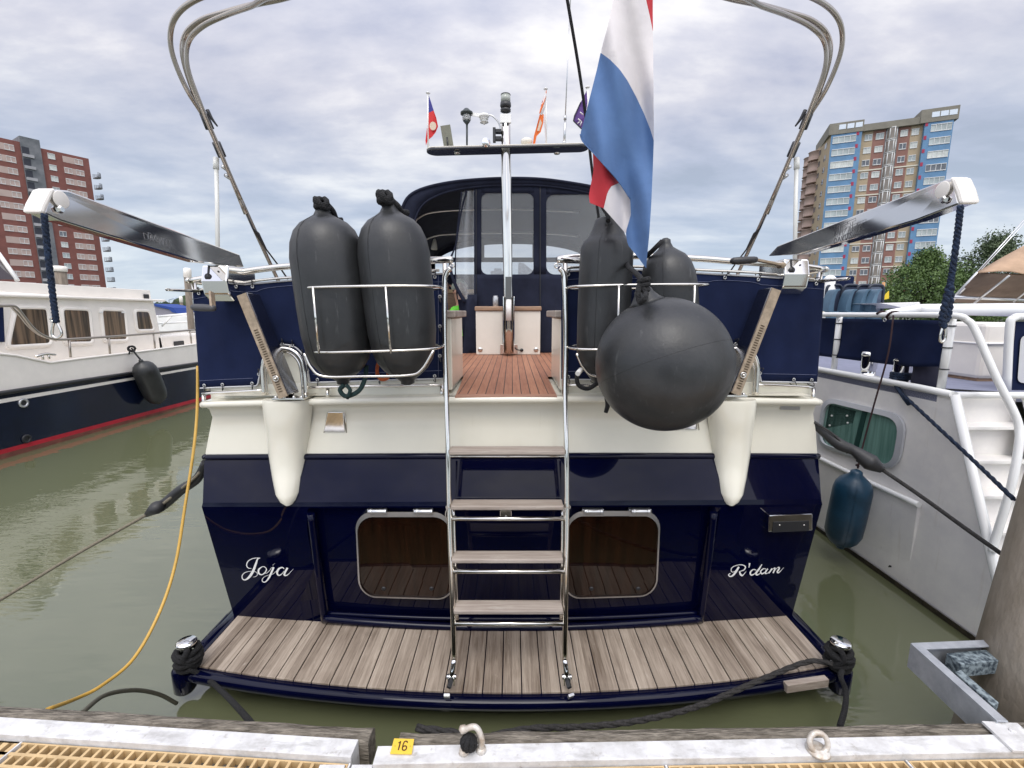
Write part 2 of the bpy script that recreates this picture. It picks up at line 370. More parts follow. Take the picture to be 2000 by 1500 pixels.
# lower transom, centre panel recessed
xL, xR = -1.235, 1.225
def lowerpt(f, t):
    a, b_ = level(1, f), level(2, f); p = a.lerp(b_, t)
    if xL < p.x < xR and 0.0 < t < 0.985: p = p + V((0, 0.05, 0))
    return p
fr2 = sorted(fr + [f for c in (xL, xR) for f in (c / 1.88 - 0.004, c / 1.88 + 0.004)])
h.grid([[lowerpt(f, t) for f in fr2] for t in (0, 0.001, 0.2, 0.5, 0.8, 0.98, 0.99, 1)], 0, False)
h.grid([[level(i, f) for f in fr] for i in (2, 3)], 0, True)
h.grid([[level(3, f).lerp(level(4, f), t) for f in fr] for t in (0, 0.5, 1)], 0, True)
h.grid([[level(i, f) for f in fr] for i in (4, 5)], 0, True)
hull_side(h, [0, 1, 2, 3, 4, 5], 0)
hull = h.build('hull', m_navy, yacht)
# moulding round the recessed panel, rubbing strake, edge beads
mo = MB()
def tr(x, y, off=0.0):                                    # a point on the lower transom by pixel
    lo, hi = 1, 2
    for _ in range(3):
        t = (qy(x, 1207, 1232, 1205) - y) / (qy(x, 1207, 1232, 1205) - 988); Yc = lerp(2.61, 2.52, t)
    return S(x, y, Yc + off)
for xs in (((607, 1003), (614, 1060), (624, 1140), (634, 1212)), ((1394, 1000), (1388, 1060), (1378, 1140), (1368, 1212))):
    mo.tube([tr(x, y, 0.0) for x, y in xs], 0.022, 10, smooth=4)
mo.tube([tr(x, qy(x, 1208, 1226, 1208, 634, 1368), -0.01) for x in [634 + 734 * i / 16 for i in range(17)]], 0.026, 12, smooth=3)
mo.tube([tr(x, qy(x, 1197, 1209, 1196, 634, 1368), 0.02) for x in [636 + 730 * i / 16 for i in range(17)]], 0.014, 10, smooth=3)
mo.build('transom_moulding', m_navy, yacht)
rs = MB(); rs.tube([level(5, f) + V((0, -0.008, -0.016)) for f in fr], 0.02, 12)
for sg in (-1, 1):
    p = level(5, sg); rs.tube([p + V((0, -0.008, -0.016)), V((p.x * 1.03, p.y + 3.5, p.z)), V((p.x, p.y + 6, p.z * 1.06)), V((p.x * .55, p.y + 10.5, p.z * 1.28))], 0.02, 10, smooth=4)
rs.build('rubbing_strake', m_navy, yacht)
# faint panel frame behind the ladder on the sloping band
pf = MB()
def band(x, y, off=0.0):
    t = (979 - y) / (979 - 893.0); return S(x, y, lerp(2.525, 2.645, t) + off)
pf.tube([band(892, 900, -.002), band(890, 972, -.002), band(1096, 972, -.002), band(1094, 900, -.002)], 0.006, 8)
pf.build('panel_frame', m_navy, yacht)
# white topsides
wb = MB()
wb.grid([[level(i, f) for f in fr] for i in (5, 6, 7, 8, 9)], 0, True)
hull_side(wb, [5, 6, 7, 8, 9], 0)
topsides = wb.build('topsides', m_cream, yacht)
rim = MB(); rp = [level(9, f) + V((0, 0, .002)) for f in fr]
rim.tube(rp, 0.02, 12)
for sg in (-1, 1):
    p = level(9, sg); rim.tube([p, V((p.x * 1.02, p.y + 1.5, p.z + .02)), V((p.x * 1.03, p.y + 3.5, p.z + .05)), V((p.x, p.y + 6, p.z * 1.05))], 0.02, 10, smooth=4)
rim.build('gunwale_rim', m_cream, yacht)
# side deck + coaming strip under the canvas
co = MB()
def coam(x, y, off=0.0): return S(x, y, 2.72 + off)
for xa, xb in ((394, 866), (1100, 1602)):
    xs = [lerp(xa, xb, i / 14) for i in range(15)]
    r1 = [S(x, qy(x, 789, 778, 784) , 2.625) + V((0, 0, .012)) for x in xs]
    r2 = [V((p.x, p.y + .09, p.z + .004)) for p in r1]
    r3 = [V((p.x, p.y + .10, p.z + .085)) for p in r1]
    r4 = [V((p.x, p.y + .16, p.z + .085)) for p in r1]
    co.grid([r1, r2, r3, r4], 0, False)
co.build('coaming', m_cream, yacht)
# aft deck
dk = MB(); zd = 1.715
dk.add([V((-1.84, 2.72, zd - .02)), V((1.84, 2.72, zd - .02)), V((1.84, 8, zd - .02)), V((-1.84, 8, zd - .02))], [(0, 1, 2, 3)])
dk.build('deck_base', m_cream, yacht)
td = MB()
xs = [lerp(-.335, .265, i / 10) for i in range(11)]
td.add([V((-.335, 2.66, zd)), V((.265, 2.66, zd)), V((.27, 3.4, zd)), V((1.0, 3.4, zd)), V((1.0, 5.6, zd)), V((-1.0, 5.6, zd)), V((-1.0, 3.4, zd)), V((-.37, 3.4, zd))], [(0, 1, 2, 7), (6, 3, 4, 5)])
td.prism([V((-.335, 2.655, zd + .002)), V((.265, 2.655, zd + .002)), V((.265, 2.60, zd - .004)), V((-.335, 2.60, zd - .004))], [V((-.335, 2.655, zd - .02)), V((.265, 2.655, zd - .02)), V((.265, 2.60, zd - .02)), V((-.335, 2.60, zd - .02))], 1)
td.build('teak_deck', [m_teakdeck, mat('teak_margin', (0.30, 0.155, 0.10), 0.6, var=0.2, vscale=8, stretch=(1, 8, 8))], yacht)
# --- swim platform
sw = MB()
def fy(X): return 2.085 + 0.057 * X * X                   # front edge
def by(X): return 2.615 + 0.034 * X * X
zt = 0.205
xs = [lerp(-1.87, 1.87, i / 40) for i in range(41)]
sw.grid([[V((x, by(x) + .1, zt - .012)) for x in xs], [V((x, fy(x), zt - .012)) for x in xs], [V((x, fy(x), zt - .10)) for x in xs], [V((x, by(x) + .1, zt - .10)) for x in xs]], 0, False)
platform = sw.build('swim_platform', m_navy, yacht)
pb = MB()
pb.tube([V((x, fy(x) - .004, zt - .042)) for x in xs], 0.035, 14)
for sg in (-1, 1):
    pb.tube([V((sg * 1.885, by(1.9) + .16, zt - .035)), V((sg * 1.885, 2.50, zt - .035)), V((sg * 1.885, fy(1.88) + .04, zt - .038))], 0.042, 12)
    pb.lathe(V((sg * 1.875, fy(1.88) - .005, zt + .012)), V((sg * 1.875, fy(1.88) - .005, zt - .15)), [(0, .03), (.04, .045), (.12, .056), (.9, .056), (1, .045)], 24)
    pb.box((sg * 1.875, 2.52, zt - .03), (.08, .46, .05))
pb.build('platform_edge', m_navy, platform)
pk = MB(); n = 35; wd = 1.83 * 2 / n
for i in range(n):
    a, b_ = -1.83 + i * wd + .003, -1.83 + (i + 1) * wd - .003
    def ring(z, s_): return [V((a, fy(a) + .022, z)), V((b_, fy(b_) + .022, z)), V((b_, by(b_) - .004, z)), V((a, by(a) - .004, z))]
    pk.prism(ring(zt - .012, 0), ring(zt + random.uniform(-.001, .001), 0))
pk.build('teak_planking', m_teakgrey, platform, bevel=.002)
wbk = MB(); a, b_ = P(1533, 1342, 2.17), P(1614, 1330, 2.21); wbk.beam(a + V((0, .0, .0)), b_, .05, .035)
wbk.build('bumper_block', m_treads, platform, bevel=.004)
# --- corner bollards
for (x, y, Y, sg) in ((370, 1262, 2.36, -1), (1636, 1262, 2.36, 1)):
    bo = MB(); c = V((sg * 1.845, 2.40, zt)); c = PZ(x, y + 40, zt); top = c + V((0, 0, .165))
    bo.lathe(c, top, [(0, .05), (.08, .05), (.1, .022), (.8, .022), (.86, .050), (.95, .052), (1, .044)], 24)
    bo.tube([c + V((-.06 * sg, 0, .06)), c + V((.06 * sg, 0, .06))], .012, 10)
    bo.build('bollard', m_mirror, yacht)
# --- hatches in the lower transom
m_frame = mat('anodised_frame', (0.60, 0.60, 0.60), 0.28, metal=0.85)
m_pane = mat('smoked_pane', (0.019, 0.0065, 0.003), 0.04, spec=0.5, coat=0.2, col2=(0.006, 0.0025, 0.0016), vscale=3, stretch=(6, 1, .4))
def rrect(x0, y0, x1, y1, r, n=7, k=(0, 0)):
    o = []
    for cx_, cy_, a0 in ((x1 - r, y0 + r, -90), (x1 - r, y1 - r, 0), (x0 + r, y1 - r, 90), (x0 + r, y0 + r, 180)):
        for i in range(n + 1):
            a = R(a0 + 90 * i / n); o.append((cx_ + r * math.cos(a), cy_ + r * math.sin(a)))
    return o
def hatch(sg):
    def warp(p):                                           # picture-plane outline slants a little with the stern
        x, y = p
        return (x + (y - 1085) * 0.045 * (1 if x < 1000 else -1) , y + (0 if sg < 0 else -2) + (x - 1000) * 0.0 + (-(abs(x - 1000) - 190) * 0.03 if y > 1085 else 0))
    x0, x1 = (697, 884) if sg < 0 else (1104, 1287)
    outer = [warp(p) for p in rrect(x0, 1000, x1, 1170, 34)]
    inner = [warp(p) for p in rrect(x0 + 3, 1010, x1 - 3, 1167.5, 31)]
    f = MB()
    A = [tr(x, y, .05) for x, y in outer]; B = [tr(x, y, .012) for x, y in outer]; C_ = [tr(x, y, .008) for x, y in inner]; D = [tr(x, y, .03) for x, y in inner]
    n_ = len(A)
    for r0, r1 in ((A, B), (B, C_), (C_, D)):
        f.add(r0 + r1, [(i, (i + 1) % n_, n_ + (i + 1) % n_, n_ + i) for i in range(n_)], 0, False)
    fo = f.build('hatch', m_frame, yacht)
    p_ = MB(); p_.add([tr(x, y, .018) for x, y in inner], [tuple(range(n_))]); p_.build('pane', m_pane, fo)
    for hx in ((736, 826) if sg < 0 else (1158, 1250)):
        hi = MB(); hi.tube([tr(hx - 17, 999, -.004), tr(hx + 17, 999, -.004)], .014, 12)
        for q in (-14, 14): hi.tube([tr(hx + q, 999, -.005), tr(hx + q, 999, -.005) + V((.016, 0, 0))], .0165, 12)
        a, b_ = tr(hx - 20, 995, .0), tr(hx + 20, 1008, .02); hi.box((a + b_) / 2 + V((0, .012, .0)), (b_.x - a.x, .03, .045))
        hi.build('hinge', m_frame, fo, bevel=.003)
    for q in (.28, .78):
        kx = lerp(x0, x1, q); kn = MB(); c = tr(kx, 1150, .016); kn.lathe(c + V((0, -.004, 0)), c + V((0, .01, 0)), [(0, .008), (.3, .014), (1, .014)], 16); kn.build('knob', m_plastic, fo)
hatch(-1); hatch(1)
lt = MB(); c = tr(988, 1000, -.01); lt.box(c, (.07, .03, .05)); lt.lathe(c + V((0, -.015, -.03)), c + V((0, -.03, -.03)), [(0, .012), (1, .009)], 14); lt.build('latch', m_mirror, yacht, bevel=.004)
# --- stainless vents in the white band
def vent(cx, cy, hid=1):
    v_ = MB(); Y = 2.675; p = lambda x, y, o=0.0: S(x, y, Y + o)
    v_.add([p(cx - 12, cy - 18, -.035), p(cx + 16, cy - 18, -.035), p(cx + 20, cy + 20, -.012), p(cx - 21, cy + 20, -.012),
            p(cx - 14, cy - 20, .01), p(cx + 20, cy - 20, .01), p(cx + 24, cy + 21, .02), p(cx - 22, cy + 21, .02)],
           [(0, 1, 2, 3), (4, 5, 1, 0), (5, 6, 2, 1), (4, 0, 3, 7)], 0)
    v_.build('vent_cowl', m_mirror, yacht, bevel=.003)
    fr_ = MB(); fr_.tube([p(cx - 20, cy + 22, 0), p(cx - 13, cy - 20, -.0), p(cx + 20, cy - 20, 0), p(cx + 24, cy + 22, 0)], .004, 6); fr_.build('vent_trim', m_steel, yacht)
vent(653, 823); vent(1341, 818)
# --- name and home port, brushed letters lying on the hull
m_letter = mat('white_lettering', (0.85, 0.84, 0.80), 0.35)
def letters(name, origin_px, right_px, up_px, strokes, scale):
    o = tr(*origin_px, off=-.003); u = (tr(*right_px, off=-.003) - o); v = (tr(*up_px, off=-.003) - o)
    ku = 1 / ((right_px[0] - origin_px[0])); u = u * ku; v = v / (origin_px[1] - up_px[1])
    mb = MB(); ox, oy = origin_px
    for k, (pts, ws) in enumerate(strokes):
        pp = smooth_path([V((x * scale, y * scale, 0)) for x, y in pts], 7); wr = [interp([(i, q * scale) for i, q in enumerate(ws)], i_ / 7) for i_ in range(len(pp))]; A, B = [], []
        for i, p in enumerate(pp):
            t = (pp[min(i + 1, len(pp) - 1)] - pp[max(i - 1, 0)]).normalized(); n_ = V((-t.y, t.x, 0)) * wr[i] * .5
            for q, l_ in ((p + n_, A), (p - n_, B)): l_.append(tr(ox + q.x, oy - q.y, -.0022 - .0002 * k))
        mb.grid([A, B], 0, False)
    return mb.build(name, m_letter, yacht)
# strokes traced in a 12.5x enlargement, y up
def tp(l, y0=1250): return [(x, y0 - y) for x, y in l]
joja = [
 (tp([(640, 630), (560, 615), (520, 545), (560, 450), (660, 390), (770, 372), (855, 374)]), [10, 20, 26, 22, 16, 16, 8]),
 (tp([(850, 376), (790, 400), (745, 520), (680, 690), (590, 830), (490, 905), (420, 880), (415, 800), (480, 730), (590, 700), (700, 700), (770, 730), (780, 790), (730, 830), (675, 838)]), [6, 30, 50, 60, 56, 30, 22, 22, 16, 10, 10, 12, 14, 12, 6]),
 (tp([(900, 585), (820, 650), (815, 740), (880, 780), (960, 740), (1005, 650), (960, 590), (900, 585)]), [16, 40, 42, 22, 26, 22, 18, 16]),
 (tp([(930, 735), (1000, 745), (1080, 680), (1130, 610), (1195, 600)]), [6, 10, 12, 10, 4]),
 (tp([(1180, 600), (1130, 720), (1070, 850), (990, 950), (920, 955), (900, 900), (960, 830), (1060, 790), (1150, 770), (1240, 700), (1300, 620), (1340, 605)]), [44, 46, 42, 26, 20, 18, 10, 8, 10, 12, 10, 6]),
 (tp([(1178, 528), (1182, 532)]), [66, 66]),
 (tp([(1440, 640), (1390, 603), (1310, 640), (1265, 730), (1300, 795), (1370, 770), (1440, 690)]), [16, 24, 36, 46, 30, 18, 10]),
 (tp([(1520, 612), (1470, 700), (1440, 780), (1490, 800), (1560, 750), (1660, 640)]), [46, 46, 44, 24, 12, 6])]
letters('ship_name', (440, 1160), (600, 1160), (440, 1060), joja, 1 / 12.5)
rdam = [
 (tp([(360, 1060), (310, 1140), (260, 1200), (215, 1215), (190, 1190), (220, 1165)], 1500), [30, 34, 28, 18, 16, 12]),
 (tp([(360, 1062), (280, 1140), (235, 1130), (250, 1070), (340, 1030), (420, 1030), (465, 1060), (440, 1110), (370, 1135)], 1500), [8, 8, 12, 12, 10, 14, 20, 18, 8]),
 (tp([(370, 1135), (385, 1180), (410, 1200), (440, 1180), (480, 1130)], 1500), [22, 30, 26, 12, 5]),
 (tp([(535, 1000), (522, 1075)], 1500), [30, 8]),
 (tp([(640, 1110), (590, 1105), (545, 1150), (560, 1192), (610, 1175), (650, 1130)], 1500), [10, 16, 26, 24, 14, 8]),
 (tp([(735, 1018), (690, 1090), (640, 1160), (655, 1190), (720, 1160)], 1500), [12, 28, 32, 22, 6]),
 (tp([(800, 1095), (760, 1090), (715, 1130), (730, 1172), (780, 1150), (815, 1105)], 1500), [10, 14, 22, 22, 14, 8]),
 (tp([(830, 1090), (800, 1130), (790, 1165), (830, 1160), (880, 1110)], 1500), [22, 24, 22, 10, 6]),
 (tp([(900, 1085), (870, 1130), (845, 1165)], 1500), [22, 22, 20]),
 (tp([(860, 1140), (915, 1090), (945, 1080), (940, 1110), (915, 1160)], 1500), [6, 8, 20, 24, 22]),
 (tp([(930, 1130), (985, 1075), (1015, 1070), (1010, 1100), (985, 1140), (1005, 1155), (1045, 1120), (1090, 1070)], 1500), [6, 8, 20, 24, 26, 18, 8, 4])]
letters('home_port', (1400, 1160), (1600, 1160), (1400, 1010), rdam, 1 / 8.332)
# --- courtesy light box on the right, builder plate
lb = MB(); a = tr(1503, 1007, -.05); b_ = tr(1587, 1004, -.05); c_ = tr(1587, 1036, -.05); d_ = tr(1501, 1039, -.05); off = V((0, .06, 0))
lb.prism([a, b_, c_, d_], [a + off, b_ + off, c_ + off, d_ + off]); lbo = lb.build('stern_light_box', m_arm, yacht, bevel=.004)
k = MB(); a = tr(1511, 1020, -.054); b_ = tr(1580, 1018, -.054); c_ = tr(1580, 1037, -.054); d_ = tr(1509, 1040, -.054)
k.prism([a, b_, c_, d_], [q + V((0, .01, 0)) for q in (a, b_, c_, d_)])
k.build('cover', m_plastic, lbo)
for x in (1523, 1571): k = MB(); c = tr(x, 1026, -.058); k.lathe(c, c + V((0, .006, 0)), [(0, .004), (1, .005)], 10); k.build('screw', m_steel, lbo)
bp_ = MB(); a = S(1524, 793, 2.655); b_ = S(1562, 794, 2.655); c_ = S(1562, 801, 2.655); d_ = S(1524, 800, 2.655)
bp_.prism([q + V((0, -.004, 0)) for q in (a, b_, c_, d_)], [q + V((0, .02, 0)) for q in (a, b_, c_, d_)])
bp_.build('builder_plate', m_frame, yacht)
# --- davit sockets: cream half cones
def socket(right):
    mx = (lambda x: 1990 - x) if right else (lambda x: x)
    rows = []
    for (y, xl, xr, d, Yc) in ((778, 520, 609, .10, 2.60), (786, 519, 609, .105, 2.60), (830, 526, 605, .12, 2.64), (880, 533, 602, .13, 2.66), (925, 541, 598, .13, 2.63), (955, 547, 592, .12, 2.58), (970, 554, 586, .10, 2.56), (979, 563, 578, .07, 2.54)):
        a, b_ = S(mx(xl), y, Yc + .02), S(mx(xr), y, Yc + .02)
        if right: a, b_ = b_, a
        row = []
        for i in range(17):
            t = math.pi * i / 16; row.append(V((lerp(a.x, b_.x, .5 - .5 * math.cos(t)), lerp(a.y, b_.y, .5) - d * math.sin(t) ** .8, lerp(a.z, b_.z, .5))))
        rows.append(row)
    s_ = MB(); s_.grid(rows, 0, True); top = rows[0]; s_.add(top, [tuple(range(len(top)))])
    s_.add(rows[-1], [tuple(range(len(top)))])
    s_.build('davit_socket', m_cream, yacht)
socket(False); socket(True)
# cream panel behind the arch cut-out
for mx in (lambda x: x, lambda x: 1990 - x):
    ap = MB(); pts = [(506, 772), (506, 715), (520, 686), (548, 676), (578, 684), (596, 712), (600, 772)]
    ap.add([S(mx(x), y, 2.76) for x, y in pts], [tuple(range(len(pts)))]); ap.build('coaming_panel', m_cream, yacht)
# ================================================================== yacht: rails, canvas, davits, ladder
def surf_poly(mb, top, bot, Y, n=60, rows=8, mi=0, wob=0.004, seed=0.0):
    """cloth between two pixel curves on the cambered stern, with soft waves"""
    x0, x1 = top[0][0], top[-1][0]; R_ = []
    for j in range(rows + 1):
        r = []
        for i in range(n + 1):
            x = lerp(x0, x1, i / n); yt, yb = interp(top, x), interp(bot, x); y = lerp(yt, yb, j / rows)
            wv = wob * (math.sin(x * .045 + j * .7 + seed) + .7 * math.sin(x * .11 + seed * 3)); p = S(x, y, Y + wv); r.append(p)
        R_.append(r)
    mb.grid(R_, mi, True)
m_hem = mat('pale_hem_tape', (0.55, 0.55, 0.56), 0.7)
m_thread = mat('stitching', (0.16, 0.18, 0.28), 0.8)
def mirror_pts(pts): return [(1993 - x, y) for x, y in pts][::-1]
top_rail_L = [(373, 548), (430, 539), (480, 530), (565, 520), (700, 512), (866, 507)]
top_rail_R = [(1092, 506), (1130, 502), (1250, 500), (1363, 505), (1440, 511), (1550, 519), (1608, 526)]
low_rail_L = [(378, 568), (488, 550), (567, 542), (700, 534), (858, 528)]
low_rail_R = [(1100, 524), (1135, 522), (1250, 521), (1363, 527), (1492, 534), (1606, 548)]
YR = 2.69
for tops, lows, outer in ((top_rail_L, low_rail_L, 0), (top_rail_R, low_rail_R, -1)):
    r_ = MB(); r_.tube([S(x, y, YR) for x, y in tops], .0185, 12, smooth=6)
    # bend round the corner and run forward along the side
    e_ = S(*tops[outer], YR); sg = -1 if outer == 0 else 1
    r_.tube([e_, e_ + V((sg * .025, .05, -.0)), e_ + V((sg * .03, .5, 0)), e_ + V((sg * .05, 3.2, .03))], .0185, 12, smooth=5)
    top_o = r_.build('top_rail', m_steel, yacht)
    r_ = MB(); r_.tube([S(x, y, YR) for x, y in lows], .008, 8, smooth=6)
    e2 = S(*lows[outer], YR); r_.tube([e2, e2 + V((sg * .03, .04, 0)), e2 + V((sg * .05, 3.2, .03))], .008, 8, smooth=4); r_.build('canvas_rail', m_steel, yacht)
    e3 = V((e2.x, e2.y + .05, 1.70)); r_ = MB(); r_.tube([e_ + V((sg * .02, .05, 0)), V((e_.x + sg * .0, e3.y, 1.70))], .015, 10); r_.build('stanchion', m_steel, yacht)
    for yy in (1.2, 2.4):
        r_ = MB(); r_.tube([e_ + V((sg * .035, yy, 0)), V((e_.x + sg * .02, e_.y + yy, 1.70))], .013, 8); r_.build('stanchion', m_steel, yacht)
# bottom rails
for pts in ([(395, 769), (450, 766), (514, 762)], [(591, 757), (730, 754), (863, 752)], [(1106, 752), (1250, 755), (1395, 757)], [(1474, 751), (1540, 754), (1590, 757)]):
    r_ = MB(); r_.tube([S(x, y, YR - .02) for x, y in pts], .0085, 8, smooth=4); r_.build('bottom_rail', m_steel, yacht)
for x, y0, y1 in ((398, 768, 790), (1588, 757, 785), (640, 757, 778), (1340, 757, 778), (863, 752, 778), (1107, 752, 778)):
    r_ = MB(); r_.tube([S(x, y0, YR), S(x, y1, 2.66)], .012, 8); r_.build('rail_foot', m_steel, yacht)
# arches over the davit feet
def archpath(mx, s_=1.0, dx=0): return [(mx(x + dx), y) for x, y in ((516, 772), (514, 735), (514, 712), (522, 692), (543, 681), (568, 683), (586, 697), (593, 716), (596, 740), (598, 772))]
for mx in (lambda x: x, lambda x: 1993 - x):
    r_ = MB(); r_.tube([S(x, y, 2.66) for x, y in archpath(mx)], .014, 12, smooth=5)
    r_.tube([S(lerp(mx(556), x, .86), y + 7 if y < 760 else y, 2.68) for x, y in archpath(mx)], .010, 10, smooth=5); r_.build('rail_arch', m_steel, yacht)
# canvas screens (with an arched cut-out over each davit foot)
def bot_with_arch(pts, ax0, ax1, ytop, base):
    o = []; 
    xs = [lerp(pts[0], pts[1], i / 120) for i in range(121)]
    for x in xs:
        b_ = interp(base, x)
        if ax0 < x < ax1:
            t = (x - (ax0 + ax1) / 2) / ((ax1 - ax0) / 2); b_ = min(b_, ytop + (b_ - ytop) * (1 - math.sqrt(max(0, 1 - abs(t) ** 2.6))))
        o.append((x, b_))
    return o
cL_top = [(377, 571), (420, 563), (488, 556), (569, 549), (700, 541), (866, 536)]
cL_base = [(377, 757), (509, 752), (600, 746), (863, 738)]
cR_top = [(1096, 532), (1140, 529), (1250, 529), (1363, 535), (1492, 542), (1610, 551)]
cR_base = [(1096, 740), (1250, 740), (1400, 742), (1480, 744), (1610, 746)]
for top, base, ax in ((cL_top, cL_base, (506, 604)), (cR_top, cR_base, (1386, 1484))):
    c = MB(); bot = bot_with_arch((top[0][0], top[-1][0]), ax[0], ax[1], 672, base)
    # left edge slants inwards towards the bottom
    left = ax[0] < 1000
    x0, x1 = top[0][0], top[-1][0]; Rw = []
    n_, rows = 150, 14
    for j in range(rows + 1):
        r = []
        for i in range(n_ + 1):
            x = lerp(x0, x1, i / n_); yt, yb = interp(top, x), interp(bot, x); y = lerp(yt, yb, j / rows)
            wx = x
            if left and x < 440: wx = x + 14 * (y - 570) / 185 * (440 - x) / 63
            if (not left) and x > 1560: wx = x - 15 * (y - 550) / 195 * (x - 1560) / 50
            wv = .0035 * (math.sin(x * .05 + j * .35) + .6 * math.sin(x * .13 - j * .2)); r.append(S(wx, y, YR + .012 + wv))
        Rw.append(r)
    c.grid(Rw, 0, True)
    # returns forward along the side rail
    e0 = [row[0] if left else row[-1] for row in Rw]; sg = -1 if left else 1
    c.grid([[p + V((sg * .03 * (q > 0), q, .0)) for q in (0, .04, .5, 1.5, 3.1)] for p in e0], 0, True, flip=not left)
    dod = c.build('canvas_screen', m_canvas, yacht, solid=.002)
    hm = MB(); hm.tube([p + V((0, -.002, .004)) for p in Rw[0]], .0055, 6); hm.tube([p + V((0, -.002, -.004)) for p in Rw[-1] ], .0045, 6)
    hm.build('hem', m_hem, dod)
    st = MB()
    for jj in (1, rows - 1):
        if jj == 1: st.tube([p + V((0, -.004, 0)) for p in Rw[1]], .0012, 4)
        else:
            for a_, b_ in ((0, int((ax[0] - x0 - 6) / (x1 - x0) * n_)), (int((ax[1] - x0 + 8) / (x1 - x0) * n_), n_)): st.tube([p + V((0, -.004, 0)) for p in Rw[jj][a_:b_]], .0012, 4)
    e_i = n_ - 3 if left else 3
    st.tube([Rw[j][e_i] + V((0, -.004, 0)) for j in range(rows + 1)], .0012, 4)
    st.build('stitching', m_thread, dod)
    # eyelets with black shock-cord loops
    eyl = 0
    ii = [int(n_ * q) for q in (.03, .12, .24, .5, .62, .75, .88, .97)]
    spots = [(Rw[0][i], 1) for i in ii] + [(Rw[-1][i], -1) for i in ii if not (ax[0] < lerp(x0, x1, i / n_) < ax[1])]
    spots += [(Rw[-1][int((ax[0] - x0) / (x1 - x0) * n_ + d)], 0) for d in (1, 4, 9, 15)] + [(Rw[-1][int((ax[1] - x0) / (x1 - x0) * n_ - d)], 0) for d in (0, 3, 9)]
    spots += [(Rw[j][(n_ - 2) if left else 2], 2) for j in (3, 7, 11)]
    for p, s_ in spots:
        ey = MB(); lp = MB(); q = p + V((0, -.008, -.014 * s_ if abs(s_) < 2 else 0)); ey.tube([q + V((.008 * math.cos(a), -.002, .008 * math.sin(a))) for a in [R(45 * z) for z in range(8)]], .0032, 6, closed=True)
        up_ = V((0, -.02, .034 * (1 if s_ in (0, 1) else -1))); lp.tube([q, q + up_ + V((.008, 0, 0)), q + up_ * .6 + V((-.01, .03, .01 * s_)), q], .0028, 6, smooth=3)
        ey.build('eyelet', m_frame, dod); lp.build('shock_cord', m_plastic, dod)
# gate posts + thick rail ends beside the ladder
for (px, xe) in ((869, 884), (1104, 1088)):
    r_ = MB(); r_.tube([S(px, 512, 2.68), S(px - (0 if px < 1000 else -1), 640, 2.68), S(px + (3 if px < 1000 else -2), 770, 2.66)], .014, 12); r_.build('gate_post', m_steel, yacht)
    r_ = MB(); a, b_ = S(px - 32 if px < 1000 else px + 32, 509, 2.66), S(xe, 507, 2.62)
    r_.lathe(a, b_, [(0, .019), (.96, .019), (1, .015)], 16); r_.build('rail_end', m_steel, yacht)
    r_ = MB(); c = S(xe - 1, 519, 2.62); r_.tube([c + V((.012 * math.cos(a), 0, .012 * math.sin(a))) for a in [R(30 * z) for z in range(12)]], .004, 8, closed=True); r_.build('rail_eye', m_steel, yacht)
# --- ladder
lad = thing('ladder', '', ''); lad.parent = yacht; lad.name = 'ladder'
for k_ in ('label', 'category'): del lad[k_]
def YL(y): return interp([(500, 2.52), (700, 2.50), (775, 2.47), (870, 2.40), (1000, 2.34), (1290, 2.165), (1330, 2.13)], y)
for sx in (0, 1):
    X_ = (lambda a, b_: b_ if sx else a)
    pts = [(X_(880, 1093), 524), (X_(872, 1100), 533), (X_(868, 1103), 560), (X_(869, 1105), 680), (X_(872, 1104), 770), (X_(875, 1106), 870), (X_(877, 1107), 985), (X_(881, 1106), 1100), (X_(885, 1104), 1210), (X_(887, 1103), 1290)]
    r_ = MB(); r_.tube([P(x, y, YL(y)) for x, y in pts], .0145, 14, smooth=5)
    r_.tube([P(x + (9 if sx == 0 else -9) * 0.9, y, YL(y) + .03) for x, y in pts[6:9]], .009, 10, smooth=5)
    r_.tube([P(X_(880, 1093), 524, 2.52), P(X_(880, 1093), 520, 2.66)], .0125, 10)
    ro = r_.build('rail', m_steel, lad)
    ft = MB(); a = P(X_(887, 1103), 1288, 2.165); b_ = P(X_(882, 1107), 1322, 2.13)
    ft.lathe(a, b_, [(0, .013), (.2, .016), (.85, .016), (1, .013)], 16)
    ft.lathe(b_ + V((-.026, 0, 0)), b_ + V((.026, 0, 0)), [(0, .010), (.02, .013), (.98, .013), (1, .010)], 16)
    ft.box(b_ + V((-.015, -.005, -.012)), (.006, .035, .045)); ft.box(b_ + V((.015, -.005, -.012)), (.006, .035, .045))
    ft.build('foot_bracket', m_mirror, lad, bevel=.0015)
    pd = MB(); c = P(X_(876, 1113), 1350, 2.075); pd.beam(b_ + V((0, 0, -.01)), c + V((0, .01, .01)), .022, .02); pdo = pd.build('foot_pad', m_plastic, lad, bevel=.003)
    pd = MB(); pd.box(P(X_(873, 1115), 1359, 2.055), (.032, .014, .026), Euler((R(25), 0, R(0 if sx == 0 else 25)))); pd.build('clip', m_frame, lad, bevel=.002)
for (y0, y1, xl, xr) in ((868, 889, 878, 1103), (970, 997, 881, 1100), (1073, 1101, 883, 1099), (1171, 1201, 887, 1099)):
    t_ = MB(); Yf = YL(y1) - .03; f0, f1 = P(xl - 1, y1, Yf), P(xr + 1, y1, Yf); zt_ = f0.z; th = .024
    bk = V((0, .095, 0)); top = V((0, 0, th))
    a, b_ = f0 + top, f1 + top
    t_.prism([f0, f1, f1 + bk, f0 + bk], [a, b_, b_ + bk, a + bk]); t_.build('tread', m_treads, lad, bevel=.006)
